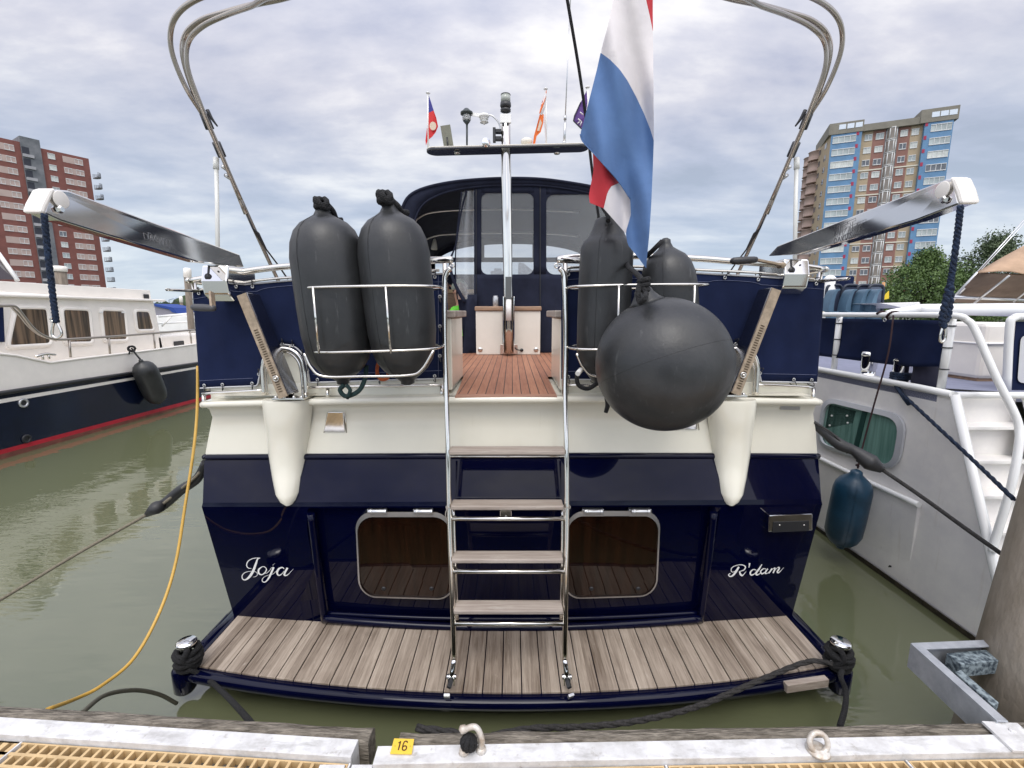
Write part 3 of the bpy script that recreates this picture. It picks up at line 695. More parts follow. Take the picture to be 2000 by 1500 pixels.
for (y, xl, xr) in ((891, 878, 1104), (1013, 881, 1103), (1116, 884, 1103), (1218, 887, 1101)):
    t_ = MB(); t_.tube([P(xl, y, YL(y)), P(xr, y, YL(y))], .0125 if y > 900 else .008, 12); t_.build('rung', m_steel, lad)
for x, y in ((878, 990), (1107, 990)):
    tie = MB(); c = P(x, y, YL(y)); tie.tube([c + V((.019 * math.cos(a), .019 * math.sin(a), .006 * math.sin(3 * a))) for a in [R(30 * z) for z in range(24)]], .0025, 6)
    tie.tube([c + V((-.01, -.018, 0)), c + V((-.02, -.025, -.03)), c + V((-.012, -.02, -.075))], .0022, 5, smooth=3)
    tie.build('lashing', mat('grey_twine', (.35, .32, .28), .9), lad)
# --- davits
m_cap = mat('cream_end_cap', (0.78, 0.74, 0.68), 0.3, var=.04)
m_post = mat('dark_polished_post', (.38, .38, .40), .22, metal=1)
def davit(sg):
    # pixel outlines (inner side face) in the vertical plane |X| = 1.68
    if sg < 0:
        pl = -1.68; side = [(106, 369), (140, 372), (472, 497), (477, 522), (388, 512), (218, 462), (118, 431), (86, 416)]
        cap = [(109, 367), (96, 371), (82, 398), (77, 414), (88, 419), (94, 405)]; disc = (119, 390); bolt = (115, 409)
        hous_in = [(440, 517), (486, 527), (492, 556), (494, 580), (455, 583), (443, 566)]
    else:
        pl = 1.68; side = [(1856, 348), (1838, 351), (1515, 480), (1500, 500), (1560, 497), (1643, 474), (1787, 431), (1873, 398)]
        cap = [(1853, 346), (1866, 347), (1876, 370), (1883, 396), (1871, 401), (1866, 385)]; disc = (1841, 371); bolt = (1846, 390)
        hous_in = [(1536, 505), (1506, 508), (1500, 530), (1496, 570), (1530, 572), (1539, 556)]
    out = V((sg * .062, 0, 0))
    A = [PX(x, y, pl) for x, y in side]; zm = sum(p.z for p in A) / len(A)
    d_ = thing('davit', '', ''); d_.parent = yacht
    for k_ in ('label', 'category'): del d_[k_]
    a = MB(); A = [p + V((sg * .012 * (1 if i_ < (3 if sg < 0 else 3) else 0), 0, 0)) for i_, p in enumerate(A)]; a.prism(A, [p + out for p in A]); arm = a.build('arm', m_arm, d_, bevel=.006)
    Cc = [PX(x, y, pl) - out * .05 for x, y in cap]; a = MB(); a.prism(Cc, [p + out * 1.1 for p in Cc]); a.build('end_cap', m_cap, d_, bevel=.012)
    c = PX(*disc, pl); a = MB(); a.lathe(c + out * .02, c - out * .05, [(0, .031), (.8, .031), (1, .029)], 28); a.build('sheave_cover', m_cap, d_)
    c = PX(*bolt, pl); a = MB(); a.lathe(c, c - out * .22, [(0, .014), (.6, .014), (1, .010)], 6, sm=False); a.build('bolt', m_mirror, d_)
    # winch housing
    pl2 = sg * 1.615; H = [PX(x, y, pl2) for x, y in hous_in]; o2 = V((sg * .15, 0, 0))
    H = [H[0] + V((0, .025, 0)), V((pl2, H[0].y + .30, H[0].z)), V((pl2, H[0].y + .30, H[0].z - .20)), V((pl2, H[0].y + .06, H[0].z - .20)), V((pl2, H[0].y + .015, H[0].z - .165)), V((pl2, H[0].y, H[0].z - .09))]
    a = MB(); a.prism(H, [p + o2 for p in H]); ho = a.build('winch_housing', m_mirror, d_, bevel=.01)
    k_ = MB()
    for fr_, dz_, rr_ in ((.72 if sg < 0 else .27, -.066, .019), (.34 if sg < 0 else .62, -.036, .005)):
        q_ = V((pl2, H[0].y - .025, H[0].z)) + o2 * fr_ + V((0, .025 * (1 + dz_ / .09), dz_))
        k_ = MB(); k_.lathe(q_ + V((0, .004, 0)), q_ + V((0, -.004, 0)), [(0, rr_), (1, rr_)], 20)
        if rr_ > .01: k_.box(q_ + V((0, .010, .035)), (.008, .010, .06), Euler((R(-15), 0, 0)))
        k_.build('keyhole' if rr_ > .01 else 'pin_hole', m_plastic, ho)
    # crank handle
    a = MB()
    if sg < 0:
        q0, q1, q2 = P(414, 578, 2.47), P(416, 602, 2.44), P(374, 600, 2.44)
        a.beam(q0 + V((0, 0, .02)), q1, .012, .03); cr_ = a.build('crank', m_dull, d_)
        g = MB(); g.lathe(q1 + V((.01, 0, 0)), q2, [(0, .014), (.1, .017), (.5, .0195), (.9, .018), (1, .010)], 18); g.build('grip', mat('grey_grip', (.07, .07, .075), .5), cr_)
    else:
        q0, q1, q2 = P(1528, 518, 2.46), P(1474, 507, 2.42), P(1427, 510, 2.42)
        a.beam(q0, q1, .012, .03); a.lathe(q0 + V((0, .03, 0)), q0 + V((0, -.012, 0)), [(0, .016), (1, .014)], 14); cr_ = a.build('crank', m_dull, d_, bevel=.002)
        g = MB(); g.lathe(q1 + V((.01, 0, 0)), q2, [(0, .014), (.1, .017), (.5, .0195), (.9, .018), (1, .010)], 18); g.build('grip', m_plastic, cr_)
    # raked post with perforated rack strip on its front face
    if sg < 0: b0, b1 = P(554, 776, 2.57), P(472, 575, 2.60)
    else: b0, b1 = P(1437, 770, 2.57), P(1516, 565, 2.60)
    a = MB(); a.beam(b0 + V((0, .07, 0)), b1 + V((0, .07, 0)), .058, .135, up=V((0, 1, 0))); a.build('post', m_post, d_, bevel=.006)
    a = MB(); a.beam(b0, b1, .054, .010); ra = a.build('gear_rack', m_dull, d_)
    n_ = 27; a = MB(); ax = (b1 - b0); u_ = ax.normalized()
    for i in range(n_):
        t = .06 + .62 * i / n_; c = b0 + ax * t + V((0, -.0065, 0)); rt = Matrix.Rotation(-math.atan2(u_.x, u_.z) * -1, 3, 'Y')
        a.box(c, (.022, .002, .006), rt)
    a.build('rack_slots', mat('rack_slot_shadow', (.07, .045, .02), .6), ra)
    c = b0 + ax * .19 + V((sg * -.01, -.02, 0)); a = MB(); a.tube([c + V((.015 * math.cos(t), .0, .015 * math.sin(t))) for t in [R(30 * z) for z in range(12)]], .004, 8, closed=True); a.lathe(c + V((0, .02, 0)), c + V((0, -.01, 0)), [(0, .009), (1, .007)], 10); a.build('pad_eye', m_steel, d_)
    a = MB(); c = b0 + V((-sg * .02, .09, -.012)); a.box(c, (.185, .17, .012))
    for ox in (-.075, -.03, .03, .075): a.lathe(c + V((ox, -.07, 0)), c + V((ox, -.07, .018)), [(0, .010), (.7, .010), (1, .006)], 10)
    a.build('base_plate', m_steel, d_, bevel=.002)
    return d_
dL = davit(-1); dR = davit(1)
# engraved mark on the starboard arm, fainter one to port
m_mark = mat('engraved_mark', (.12, .12, .13), .4, metal=.6)
o = PX(1628, 477, 1.664); u = (PX(1674, 459, 1.664) - o); u.x = 0; u.normalize(); nrm = V((-1, 0, 0)); v = V((0, -u.z, u.y))
if v.z < 0: v = -v
mk = MB(); mk.text('DAVITS.', .038, o, u, v, nrm, .0006)
def outl(pts, ox, oy, s_, mb):
    q = [o + u * (ox + x * s_) + v * (oy + y * s_) + nrm * .001 for x, y in pts]; mb.tube(q, .0012, 4, closed=True)
outl([(0, 0), (.5, 1), (.8, 1), (.8, 0), (.55, 0), (.55, .25), (.3, .25), (.2, 0)], .0, .032, .052, mk)
outl([(0, 0), (0, 1), (.9, 1), (.9, .78), (.28, .78), (.28, .6), (.75, .6), (.75, .4), (.28, .4), (.28, 0)], .048, .032, .052, mk)
outl([(0, 1.0), (1.0, 1.0), (1.0, .78), (.62, .78), (.62, 0), (.36, 0), (.36, .78), (0, .78)], .098, .032, .052, mk)
mk.build('maker_mark', m_mark, dR)
o = PX(288, 466, -1.676); u = (PX(336, 483, -1.676) - o); u.x = 0; u.normalize(); v = V((0, -u.z, u.y)); v = v if v.z > 0 else -v
mk = MB(); mk.text('DAVITS.', .045, o, u, v, V((1, 0, 0)), .0005); mk.build('maker_mark', mat('faint_mark', (.3, .3, .31), .25, metal=.8), dL)
# --- fender baskets
def hoop(xl, xr, y, y2, Yf, depth, r=.0065, pointed=True):
    a, b_ = P(xl, y, Yf), P(xr, y2, Yf); c = (a + b_) / 2; hw = (b_.x - a.x) / 2; o = []
    for i in range(40):
        t = 2 * math.pi * i / 40; ex = math.copysign(abs(math.cos(t)) ** .75, math.cos(t)); ey_ = math.copysign(abs(math.sin(t)) ** .55, math.sin(t))
        o.append(V((c.x + hw * ex, c.y + depth / 2 + depth / 2 * ey_, lerp(a.z, b_.z, .5 + .5 * ex))))
    return o
def basket(xl, xr, lx, rx, vx, dy, Yf=2.13):
    b0 = MB(); b0.tube(hoop(xl, xr, 561 + dy, 557 + dy, Yf, .40), .0065, 8, closed=True)
    b0.tube(hoop(lx, rx, 690 + dy * 2, 683 + dy, Yf + .02, .38), .0065, 8, closed=True)
    for Yq in (Yf + .04, 2.52):
        b0.tube([P(lx + 6, 690, Yq + .0), P(lx + 20, 718, Yq), P(lx + 44, 735, Yq), P(lx + 120, 735, Yq), P(rx - 55, 733, Yq), P(rx - 28, 722, Yq), P(rx - 4, 684, Yq)], .0065, 8, smooth=5)
    for (ya, yb) in vx: b0.tube([P(ya, 560 + dy, Yf - .008), P(yb, 690, Yf + .012)], .0055, 8)
    for x in (lx + 60, rx - 60): b0.tube([P(x, 735, 2.52), P(x, 738, 2.70)], .006, 6); b0.tube([P(x, 558, 2.60), P(x, 548, 2.72)], .006, 6)
    return b0.build('fender_basket', m_steel, yacht)
basket(569, 848, 588, 851, ((611, 623), (753, 763)), 0)
basket(1118, 1405, 1120, 1400, ((1209, 1206), (1357, 1352)), -3, 2.27)
# --- cockpit: side lockers, centre cabinets
for (x0, x1) in ((-1.2, -.375), (.30, 1.2)):
    lk = MB(); lk.span((x0, 2.80, zd), (x1, 3.42, 2.165)); lo_ = lk.build('side_locker', m_cream, yacht, bevel=.008)
    lk = MB(); lk.span((x0, 2.78, 2.167), (x1 + (.03 if x0 < 0 else 0), 3.46, 2.212)) if x0 < 0 else lk.span((x0 - .04, 2.78, 2.167), (x1, 3.46, 2.212)); lk.build('wood_cap', m_treads, lo_, bevel=.008)
for (xa, xb) in ((930, 982), (1002, 1055)):
    a, b_ = P(xa, 690, 5.2), P(xb, 690, 5.2)
    lk = MB(); lk.span((a.x, 5.2, zd), (b_.x, 5.75, 2.215)); cb = lk.build('deck_cabinet', m_offwhite, yacht, bevel=.01)
    lk = MB(); lk.span((a.x - .01, 5.18, 2.217), (b_.x + .01, 5.80, 2.268)); lk.build('wood_top', m_wood, cb, bevel=.012)
    lk = MB(); c = P((938 if xa < 950 else 1047), 683, 5.19); lk.lathe(c + V((0, .02, 0)), c, [(0, .028), (.8, .028), (1, .012)], 16); lk.build('knob', m_steel, cb)
lk = MB(); c = P(1019, 684, 5.19); lk.lathe(c + V((0, .02, 0)), c, [(0, .022), (1, .018)], 14); lk.tube([c, P(1008, 682, 5.12), P(998, 670, 5.1)], .006, 6, smooth=4); lk.build('mast_cable', m_plastic, yacht)
# --- mast
mast = thing('mast', '', ''); mast.parent = yacht
for k_ in ('label', 'category'): del mast[k_]
YM = 5.08
mm_ = MB(); pts = [P(994, 690, YM), P(994, 640, YM), P(992, 540, YM), P(990, 420, YM), P(988, 300, YM), P(988, 245, YM), P(988, 238, YM)]
mm_.tube(pts, [.055, .055, .05, .056, .052, .048, .03], 20); mm_.build('pole', m_steel, mast)
for x in (983.5, 1004):
    mm_ = MB(); mm_.box(P(x, 635, YM - .02), (.012, .09, .62)); mm_.build('tabernacle_plate', m_mirror, mast, bevel=.003)
mm_ = MB(); mm_.lathe(P(993, 584, YM - .07), P(993, 541, YM - .07), [(0, .047), (1, .047)], 4, sm=False); mm_.build('sleeve', mat('grey_sleeve', (.10, .11, .11), .6), mast)
mm_ = MB(); mm_.lathe(P(993.5, 626, YM - .08), P(993.5, 585, YM - .08), [(0, .03), (1, .03)], 18); mm_.build('white_tube', m_white, mast)
mm_ = MB(); mm_.box(P(994, 682, 5.17), (.20, .012, .11)); mm_.build('mount_plate', m_steel, mast, bevel=.002)
# crossbar seen from below; dark reflection is put into its underside colour
cb_ = MB(); a, b_ = P(832, 296, YM - .06), P(1150, 289, YM - .06); n_ = 12
ring = []
for i in range(n_ + 1): t = math.pi / 2 + math.pi * i / n_; ring.append((0, math.cos(t) * .10, math.sin(t) * .10))
outl_ = [V((a.x + .10 + c_ * 1.0, YM - .02 + s_, a.z)) for _, c_, s_ in ring] + [V((b_.x - .10 - c_ * 1.0, YM - .02 - s_, b_.z)) for _, c_, s_ in ring]
cb_.prism(outl_, [p + V((0, 0, .022)) for p in outl_])
cbo = cb_.build('crossbar', mat('crossbar_reflection_dark', (.012, .012, .016), .12, coat=.4), mast, bevel=.006)
tp_ = MB(); tp_.prism([p + V((0, 0, .0225)) for p in outl_], [p + V((0, 0, .032)) for p in outl_]); tp_.build('crossbar_top', m_offwhite, mast, bevel=.003)
for x, y in ((893, 298), (1088, 293)):
    s_ = MB(); c = P(x, y, YM - .02); c.z = a.z - .001; s_.lathe(c, c - V((0, 0, .01)), [(0, .035), (1, .03)], 18); s_.build('spotlight', m_steel, cbo)
def zc(x): return lerp(a.z, b_.z, (x - 832) / 318) + .032
m_darkmetal = mat('dark_lamp_metal', (.02, .03, .03), .45)
def up(x, y, Y=YM): return P(x, y, Y)
def stick(mb, x0, y0, x1, y1, r0, r1=None, Y=YM): mb.tube([up(x0, y0, Y), up(x1, y1, Y)], [r0, r1 if r1 is not None else r0], 10)
# lantern
s_ = MB(); stick(s_, 912, 289, 912, 243, .009, .011); s_.lathe(up(912, 243), up(911.5, 236), [(0, .012), (1, .040)], 16); s_.lathe(up(911.5, 224), up(911, 211), [(0, .03), (.05, .064), (.35, .064), (.45, .05), (.9, .022), (1, .004)], 24); la = s_.build('lantern', m_darkmetal, mast)
s_ = MB(); s_.lathe(up(911.5, 236), up(911.5, 224), [(0, .034), (.5, .04), (1, .036)], 18); s_.build('lantern_glass', mat('lamp_glass', (.7, .72, .7), .1, alpha=.6), la)
s_ = MB()
for q in (.2, .5, .8): cc = up(911.5, 236).lerp(up(911.5, 224), q); s_.tube([cc + V((.043 * math.cos(t), .043 * math.sin(t), 0)) for t in [R(30 * z) for z in range(12)]], .003, 5, closed=True)
for z in range(4): t = R(45 + 90 * z); s_.tube([up(911.5, 237) + V((.042 * math.cos(t), .042 * math.sin(t), 0)), up(911.5, 223) + V((.042 * math.cos(t), .042 * math.sin(t), 0))], .003, 5)
s_.build('lantern_cage', m_frame, la)
# flat aerial panel, tilted
s_ = MB(); q = [up(860, 246), up(879, 243), up(885.5, 284), up(867, 287.5)]; s_.prism(q, [p + V((0, .02, 0)) for p in q]); pn = s_.build('aerial_panel', mat('khaki_panel', (.16, .16, .12), .6, var=.1), mast)
s_ = MB(); stick(s_, 875, 289, 873, 268, .008, Y=YM - .02); stick(s_, 882, 289, 881, 283, .006); s_.build('panel_bracket', m_plastic, pn)
# wind vane arm
s_ = MB(); s_.tube([up(977, 256), up(977, 250), up(974, 240), up(968, 232), up(961, 226), up(955, 225)], .008, 8, smooth=3); va = s_.build('wind_sensor_arm', m_frame, mast)
s_ = MB(); s_.lathe(up(945, 224), up(946, 243), [(0, .05), (.25, .055), (.3, .04), (.5, .045), (.55, .03), (.75, .025), (.8, .045), (.82, .01), (1, .01)], 18)
q = [up(919, 219), up(955, 224), up(955, 227), up(946, 230), up(921, 226)]; s_.prism(q, [p + V((0, .008, 0)) for p in q]); s_.build('wind_sensor', m_white, va)
# horn, bracket, gps dome, masthead light
s_ = MB(); c = up(950, 280, YM - .1); s_.lathe(c + V((-.02, .05, 0)), c + V((.0, -.03, 0)), [(0, .02), (.6, .028), (.9, .045), (1, .045)], 18); s_.lathe(up(950, 290), up(950, 282), [(0, .012), (1, .012)], 8); s_.build('horn', m_mirror, mast)
s_ = MB(); c = up(972, 264, YM - .03); s_.box(c + V((-.035, 0, 0)), (.03, .05, .14)); s_.box(c + V((.01, 0, .035)), (.06, .06, .035)); s_.box(c + V((.01, 0, -.035)), (.06, .06, .035)); s_.build('reflector', m_plastic, mast, bevel=.004)
s_ = MB(); s_.lathe(up(1028.5, 286), up(1028.5, 269), [(0, .02), (.25, .022), (.3, .055), (.5, .064), (.8, .055), (.95, .03), (1, .01)], 24); s_.build('gps_dome', m_offwhite, mast)
s_ = MB(); s_.lathe(up(987.5, 240), up(987.5, 223), [(0, .020), (1, .020)], 16); s_.box(up(987.5, 232, YM - .03), (.115, .03, .085)); ml = s_.build('masthead_bracket', m_white, mast, bevel=.003)
for x in (983, 991.5): s_ = MB(); s_.box(up(x, 242.5, YM - .04), (.022, .02, .022)); s_.build('masthead_socket', m_plastic, ml)
s_ = MB(); s_.lathe(up(987.5, 220), up(987.5, 212), [(0, .03), (.3, .055), (.5, .05), (.75, .055), (1, .04)], 22); s_.lathe(up(987.5, 212), up(987.5, 201), [(0, .045), (.4, .058), (1, .055)], 22); s_.build('light_housing', m_plastic, ml); s_ = MB(); s_.lathe(up(987.5, 186), up(987.5, 183.5), [(0, .052), (.6, .05), (1, .03)], 22); s_.build('light_cap', m_plastic, ml)
s_ = MB(); s_.lathe(up(987.5, 201), up(987.5, 186), [(0, .050), (1, .050)], 22); s_.build('light_lens', mat('fresnel_lens', (.35, .37, .33), .15, var=.1, vscale=60, stretch=(1, 1, 6)), ml)
# whip aerial
s_ = MB(); stick(s_, 1102, 283, 1104, 232, .014, .012); stick(s_, 1104, 232, 1113, 20, .006, .005); stick(s_, 1113, 20, 1117, -60, .005, .004); s_.lathe(up(1099, 279), up(1105, 279), [(0, .022), (1, .022)], 10); s_.lathe(up(1103.7, 234), up(1104, 226), [(0, .016), (1, .014)], 10); s_.build('whip_aerial', m_frame, mast)
# --- bimini bows folded aft, white props, straps
m_bow = mat('bow_stainless', (.40, .36, .32), .28, metal=.9)
def bow(ptsL, r):
    half = [PX(x, y, X) for x, y, X in ptsL]; return half
def bows(mx):
    sg = -1 if mx(0) < 1000 else 1
    b1 = [(545, 552, 1.88), (500, 455, 1.90), (455, 355, 1.92), (415, 262, 1.93), (378, 180, 1.93), (357, 110, 1.92), (362, 68, 1.88), (392, 40, 1.74), (440, 24, 1.55), (500, 8, 1.30), (548, -2, 1.14), (640, -25, .86)]
    b2 = [(480, 418, 1.90), (440, 320, 1.93), (405, 240, 1.93), (365, 175, 1.95), (338, 110, 1.96), (333, 65, 1.93), (345, 30, 1.84), (378, 2, 1.68), (440, -22, 1.42), (520, -40, 1.1)]
    b3 = [(470, 390, 1.87), (425, 285, 1.88), (390, 200, 1.88), (366, 130, 1.88), (368, 82, 1.84), (395, 52, 1.72), (440, 30, 1.53), (490, 12, 1.3), (560, -16, 1.02)]
    if sg < 0:                                                     # each bow is one bent tube from rail to rail
        for b_, r in ((b1, .0138), (b2, .0138), (b3, .0130)):
            lft = [PX(x, y, -X) for x, y, X in b_]; rgt = [PX(1978 - x, y, X) for x, y, X in b_][::-1]
            md = (lft[-1] + rgt[0]) / 2; q1 = lft[-1].lerp(md, .55); q2 = rgt[0].lerp(md, .55); q1.z += .05; q2.z += .05; md.z += .07
            s_ = MB(); s_.tube(lft + [q1, md, q2] + rgt, r, 12, smooth=5); s_.build('bimini_bow', m_bow, yacht)
    s_ = MB(); s_.tube([PX(mx(422), 312, sg * 1.96), PX(mx(424), 400, sg * 1.94), PX(mx(426), 540, sg * 1.92)], .013, 12); s_.lathe(PX(mx(422), 330, sg * 1.955), PX(mx(422), 309, sg * 1.96), [(0, .018), (1, .018)], 12); s_.build('bimini_prop', mat('pale_prop_tube', (.66, .66, .62), .3), yacht)
    s_ = MB()
    for (xa, ya, xb, yb) in ((398, 222, 410, 252), (422, 278, 434, 306)):
        s_.tube([PX(mx(xa), ya, sg * 1.91), PX(mx(xb), yb, sg * 1.91)], .026, 10)
    s_.tube([PX(mx(405), 215, sg * 1.88), PX(mx(414), 232, sg * 1.86), PX(mx(425), 247, sg * 1.84)], [.012, .009, .005], 6, smooth=3); s_.build('bimini_strap', m_plastic, yacht)
    s_ = MB(); pts = [PX(mx(x), y, sg * X) for x, y, X in ((478, 408, 1.9), (493, 445, 1.88), (503, 457, 1.87), (520, 487, 1.86), (545, 520, 1.84), (562, 545, 1.82))]; s_.tube(pts, [.004, .006, .016, .006, .006, .007], 6); s_.build('webbing_strap', m_plastic, yacht)
    for x, y in ((440, 328), (446, 345)):
        s_ = MB(); c = PX(mx(x), y, sg * 1.9); s_.lathe(c + V((0, .02, 0)), c + V((0, -.03, 0)), [(0, .018), (1, .012)], 10); s_.build('bow_knuckle', m_frame, yacht)
bows(lambda x: x); bows(lambda x: 1978 - x)
# --- canopy over the helm
can = thing('canopy', '', ''); can.parent = yacht
for k_ in ('label', 'category'): del can[k_]
rear = [(780, 432), (786, 405), (800, 382), (830, 367), (880, 356), (940, 350), (1000, 348), (1060, 350), (1120, 358), (1165, 367), (1190, 380), (1208, 402), (1216, 432)]
front = [(836, 548), (842, 520), (856, 494), (885, 478), (920, 470), (960, 466), (1000, 465), (1040, 466), (1080, 470), (1118, 478), (1145, 492), (1158, 516), (1164, 545)]
YA, YB = 5.45, 8.2
rows = []
for j in range(13):
    t = j / 12; r = []
    for (xa, ya), (xb, yb) in zip(rear, front):
        p = P(xa, ya, YA).lerp(P(xb, yb, YB), t); p.z += .10 * math.sin(math.pi * t); r.append(p)
    rows.append(smooth_path(r, 4))
c = MB(); c.grid(rows, 0, True); c.build('roof', m_canopy, can, solid=.006)
# rear rim valance
va_ = [smooth_path([P(x, y, YA) for x, y in rear], 4)]
inn = [(806, 452), (812, 425), (826, 400), (852, 383), (890, 371), (945, 364), (1000, 362), (1060, 363), (1115, 370), (1155, 379), (1178, 392), (1192, 412), (1200, 440)]
va_.append(smooth_path([P(x, y, YA + .02) for x, y in inn], 4)); c = MB(); c.grid(va_, 0, True)
c.tube(va_[0], .012, 8); c.tube(va_[1], .007, 6); c.build('roof_rim', m_canopy, can, solid=.01)
# side walls of the canopy (navy with clear windows), port and starboard
for ra, fa in ((rear[0], front[0]), (rear[-1], front[-1])):
    a0, b0 = P(*ra, YA), P(*fa, YB); a1, b1 = V((a0.x - (.12 if a0.x < 0 else -.12), a0.y, 2.2)), V((b0.x, b0.y, 2.2))
    w0 = MB()
    def q(u_, v_): return a0.lerp(b0, u_).lerp(a1.lerp(b1, u_), v_)
    cells = [(0, 0, 1, .12), (0, .12, .05, .8), (.32, .12, .40, .8), (.66, .12, .72, .8), (.96, .12, 1, .8), (0, .8, 1, 1)]
    for (u0, v0, u1, v1) in cells: w0.add([q(u0, v0), q(u1, v0), q(u1, v1), q(u0, v1)], [(0, 1, 2, 3)])
    w0.build('side_curtain', m_canopy, can, solid=.006)
    for (u0, u1) in ((.05, .32), (.40, .66), (.72, .96)):
        w0 = MB(); w0.add([q(u0, .12), q(u1, .12), q(u1, .8), q(u0, .8)], [(0, 1, 2, 3)]); w0.build('clear_panel', m_glass, can)
# front screen: frame with two rows of panes
fs = MB(); YF = YB - .02
def fp(x, y): return P(x, y, YF)
xsf = [836, 864, 948, 1044, 1140, 1168]
for (x0, y0, x1, y1) in ((830, 503, 1170, 512), (830, 536, 1170, 620), (836, 480, 850, 540), (938, 466, 946, 505), (1040, 466, 1050, 505), (1150, 480, 1164, 540), (930, 505, 936, 536), (1046, 505, 1052, 536)):
    fs.add([fp(x0, y0), fp(x1, y0), fp(x1, y1), fp(x0, y1)], [(0, 1, 2, 3)])
ftop = smooth_path([P(x, y, YF) for x, y in front], 3); fbt = [p + V((0, 0, -.10)) for p in ftop]; fs.grid([ftop, fbt], 0, False)
fs.build('windscreen_frame', m_canopy, can, solid=.02)
gl = MB(); gl.add([fp(840, 470), fp(1160, 470), fp(1164, 540), fp(836, 540)], [(0, 1, 2, 3)]); gl.build('windscreen', mat('windscreen_glass', (.6, .7, .75), .02, alpha=.12), can)
# rear curtain with two clear windows, the port flap rolled half open
rc = MB(); YC = YA + .03
def cpnt(x, y, k_=0): return P(x, y, YC + .02 * math.sin(x * .07) * max(0, (y - 540) / 150) + .015 * math.sin(x * .21) * max(0, (y - 560) / 130))
topc = lambda x: interp(inn, x) - 6
def patch(x0, x1, yt, yb, n_=12, m_=10):
    rows = []
    for j in range(m_ + 1):
        rows.append([cpnt(lerp(x0, x1, i / n_), lerp(yt(lerp(x0, x1, i / n_)) if callable(yt) else yt, yb, j / m_)) for i in range(n_ + 1)])
    rc.grid(rows, 0, True)
patch(1042, 1067, topc, 536); patch(1067, 1176, topc, 380, 12, 3); patch(940, 1042, topc, 377, 12, 3); patch(926, 940, topc, 536, 4)
patch(926, 1200, 536, 694, 50, 16)
for cx0, cy0, cx1, cy1, r in ((940, 377, 1042, 536, 13), (1067, 380, 1176, 536, 16)):
    for (kx, ky, sx, sy) in ((cx0, cy0, 1, 1), (cx1, cy0, -1, 1), (cx0, cy1, 1, -1), (cx1, cy1, -1, -1)):
        if kx > 1150: continue
        arc = [(kx + sx * r * (1 - math.cos(R(a_))), ky + sy * r * (1 - math.sin(R(a_)))) for a_ in range(0, 91, 15)]
        q = [cpnt(kx, ky)] + [cpnt(*z) for z in arc]; rc.add(q, [(0, i, i + 1) for i in range(1, len(q) - 1)])
rc.build('rear_curtain', m_canopy, can, solid=.005)
for (x0, x1) in ((940, 1042), (1067, 1190)):
    w0 = MB(); w0.grid([[P(lerp(x0, x1, i / 8), y, YC + .006 + .003 * math.sin(i * 1.3)) for i in range(9)] for y in (375, 420, 460, 500, 538)], 0, True)
    w0.build('clear_panel', mat('smoky_clear_vinyl', (.42, .44, .45), .08, alpha=.34, spec=.5), can)
zp = MB(); zp.tube([cpnt(1055, y) + V((0, -.008, 0)) for y in range(365, 690, 18)], .006, 6); zp.tube([cpnt(930, y) + V((0, -.008, 0)) for y in range(370, 690, 18)], .005, 6); zp.build('zip', m_plastic, can)
# hanging open flap: clear vinyl above, navy below
fl = MB(); cols = []
for i in range(11):
    t = i / 10; xt = lerp(902, 928, t); xb = lerp(905, 930, t); col_ = []
    for j in range(13):
        s__ = j / 12; y = lerp(375 - 4 * t, 690, s__); x = lerp(xt, xb, s__) - (1 - t) * 22 * math.sin(math.pi * min(1, s__ * 1.15)) * (.5 + s__ * .3)
        col_.append(P(x, y, YC + .04 * math.sin(t * 9)))
    cols.append(col_)
fl.grid([[c_[j] for c_ in cols] for j in range(0, 9)], 0, True); fl.grid([[c_[j] for c_ in cols] for j in range(8, 13)], 1, True)
fl.tube([c_ + V((0, -.01, 0)) for c_ in cols[0][:9]], .008, 6, mi=1)
fl.build('open_flap', [m_glass, m_canopy], can)
fl = MB(); fl.tube([P(x, y, YC - .02) for x, y in ((912, 372), (904, 400), (896, 440), (891, 475), (884, 495))], .010, 8, smooth=4)
fl.tube([P(x, y, YC - .02) for x, y in ((884, 495), (879, 510), (882, 535), (892, 562), (908, 590))], [.012, .014, .018, .02, .024], 8, smooth=4); fl.build('flap_edge', m_canopy, can)
fl = MB(); rowsf = []
for j in range(9):
    t = j / 8; y = lerp(575, 700, t); rowsf.append([P(lerp(lerp(912, 902, t ** 1.5), 932, i / 8), y + (6 * math.sin(i) if j else 0), YC - .03 - .08 * t * (1 - i / 8)) for i in range(9)])
fl.grid(rowsf, 0, True); fl.build('curtain_fold', m_canopy, can, solid=.005)
# canopy hoops and hanging lamp seen inside
for pts in ([(806, 440), (815, 428), (835, 417), (870, 412), (920, 410), (1000, 409), (1060, 411), (1130, 414)], [(820, 478), (832, 468), (850, 461), (872, 458), (930, 456), (1000, 455), (1080, 457), (1130, 462)]):
    s_ = MB(); s_.tube([P(x, y, 6.2 if pts[0][1] == 440 else 7.2) for x, y in pts], .012, 8, smooth=4); s_.build('hoop', m_frame, can)
s_ = MB(); s_.lathe(P(848, 488, 6.6), P(849, 466, 6.6), [(0, .04), (.1, .045), (.5, .035), (.9, .02), (1, .008)], 14); s_.build('hanging_lamp', mat('lamp_ivory', (.35, .34, .30), .5), can)
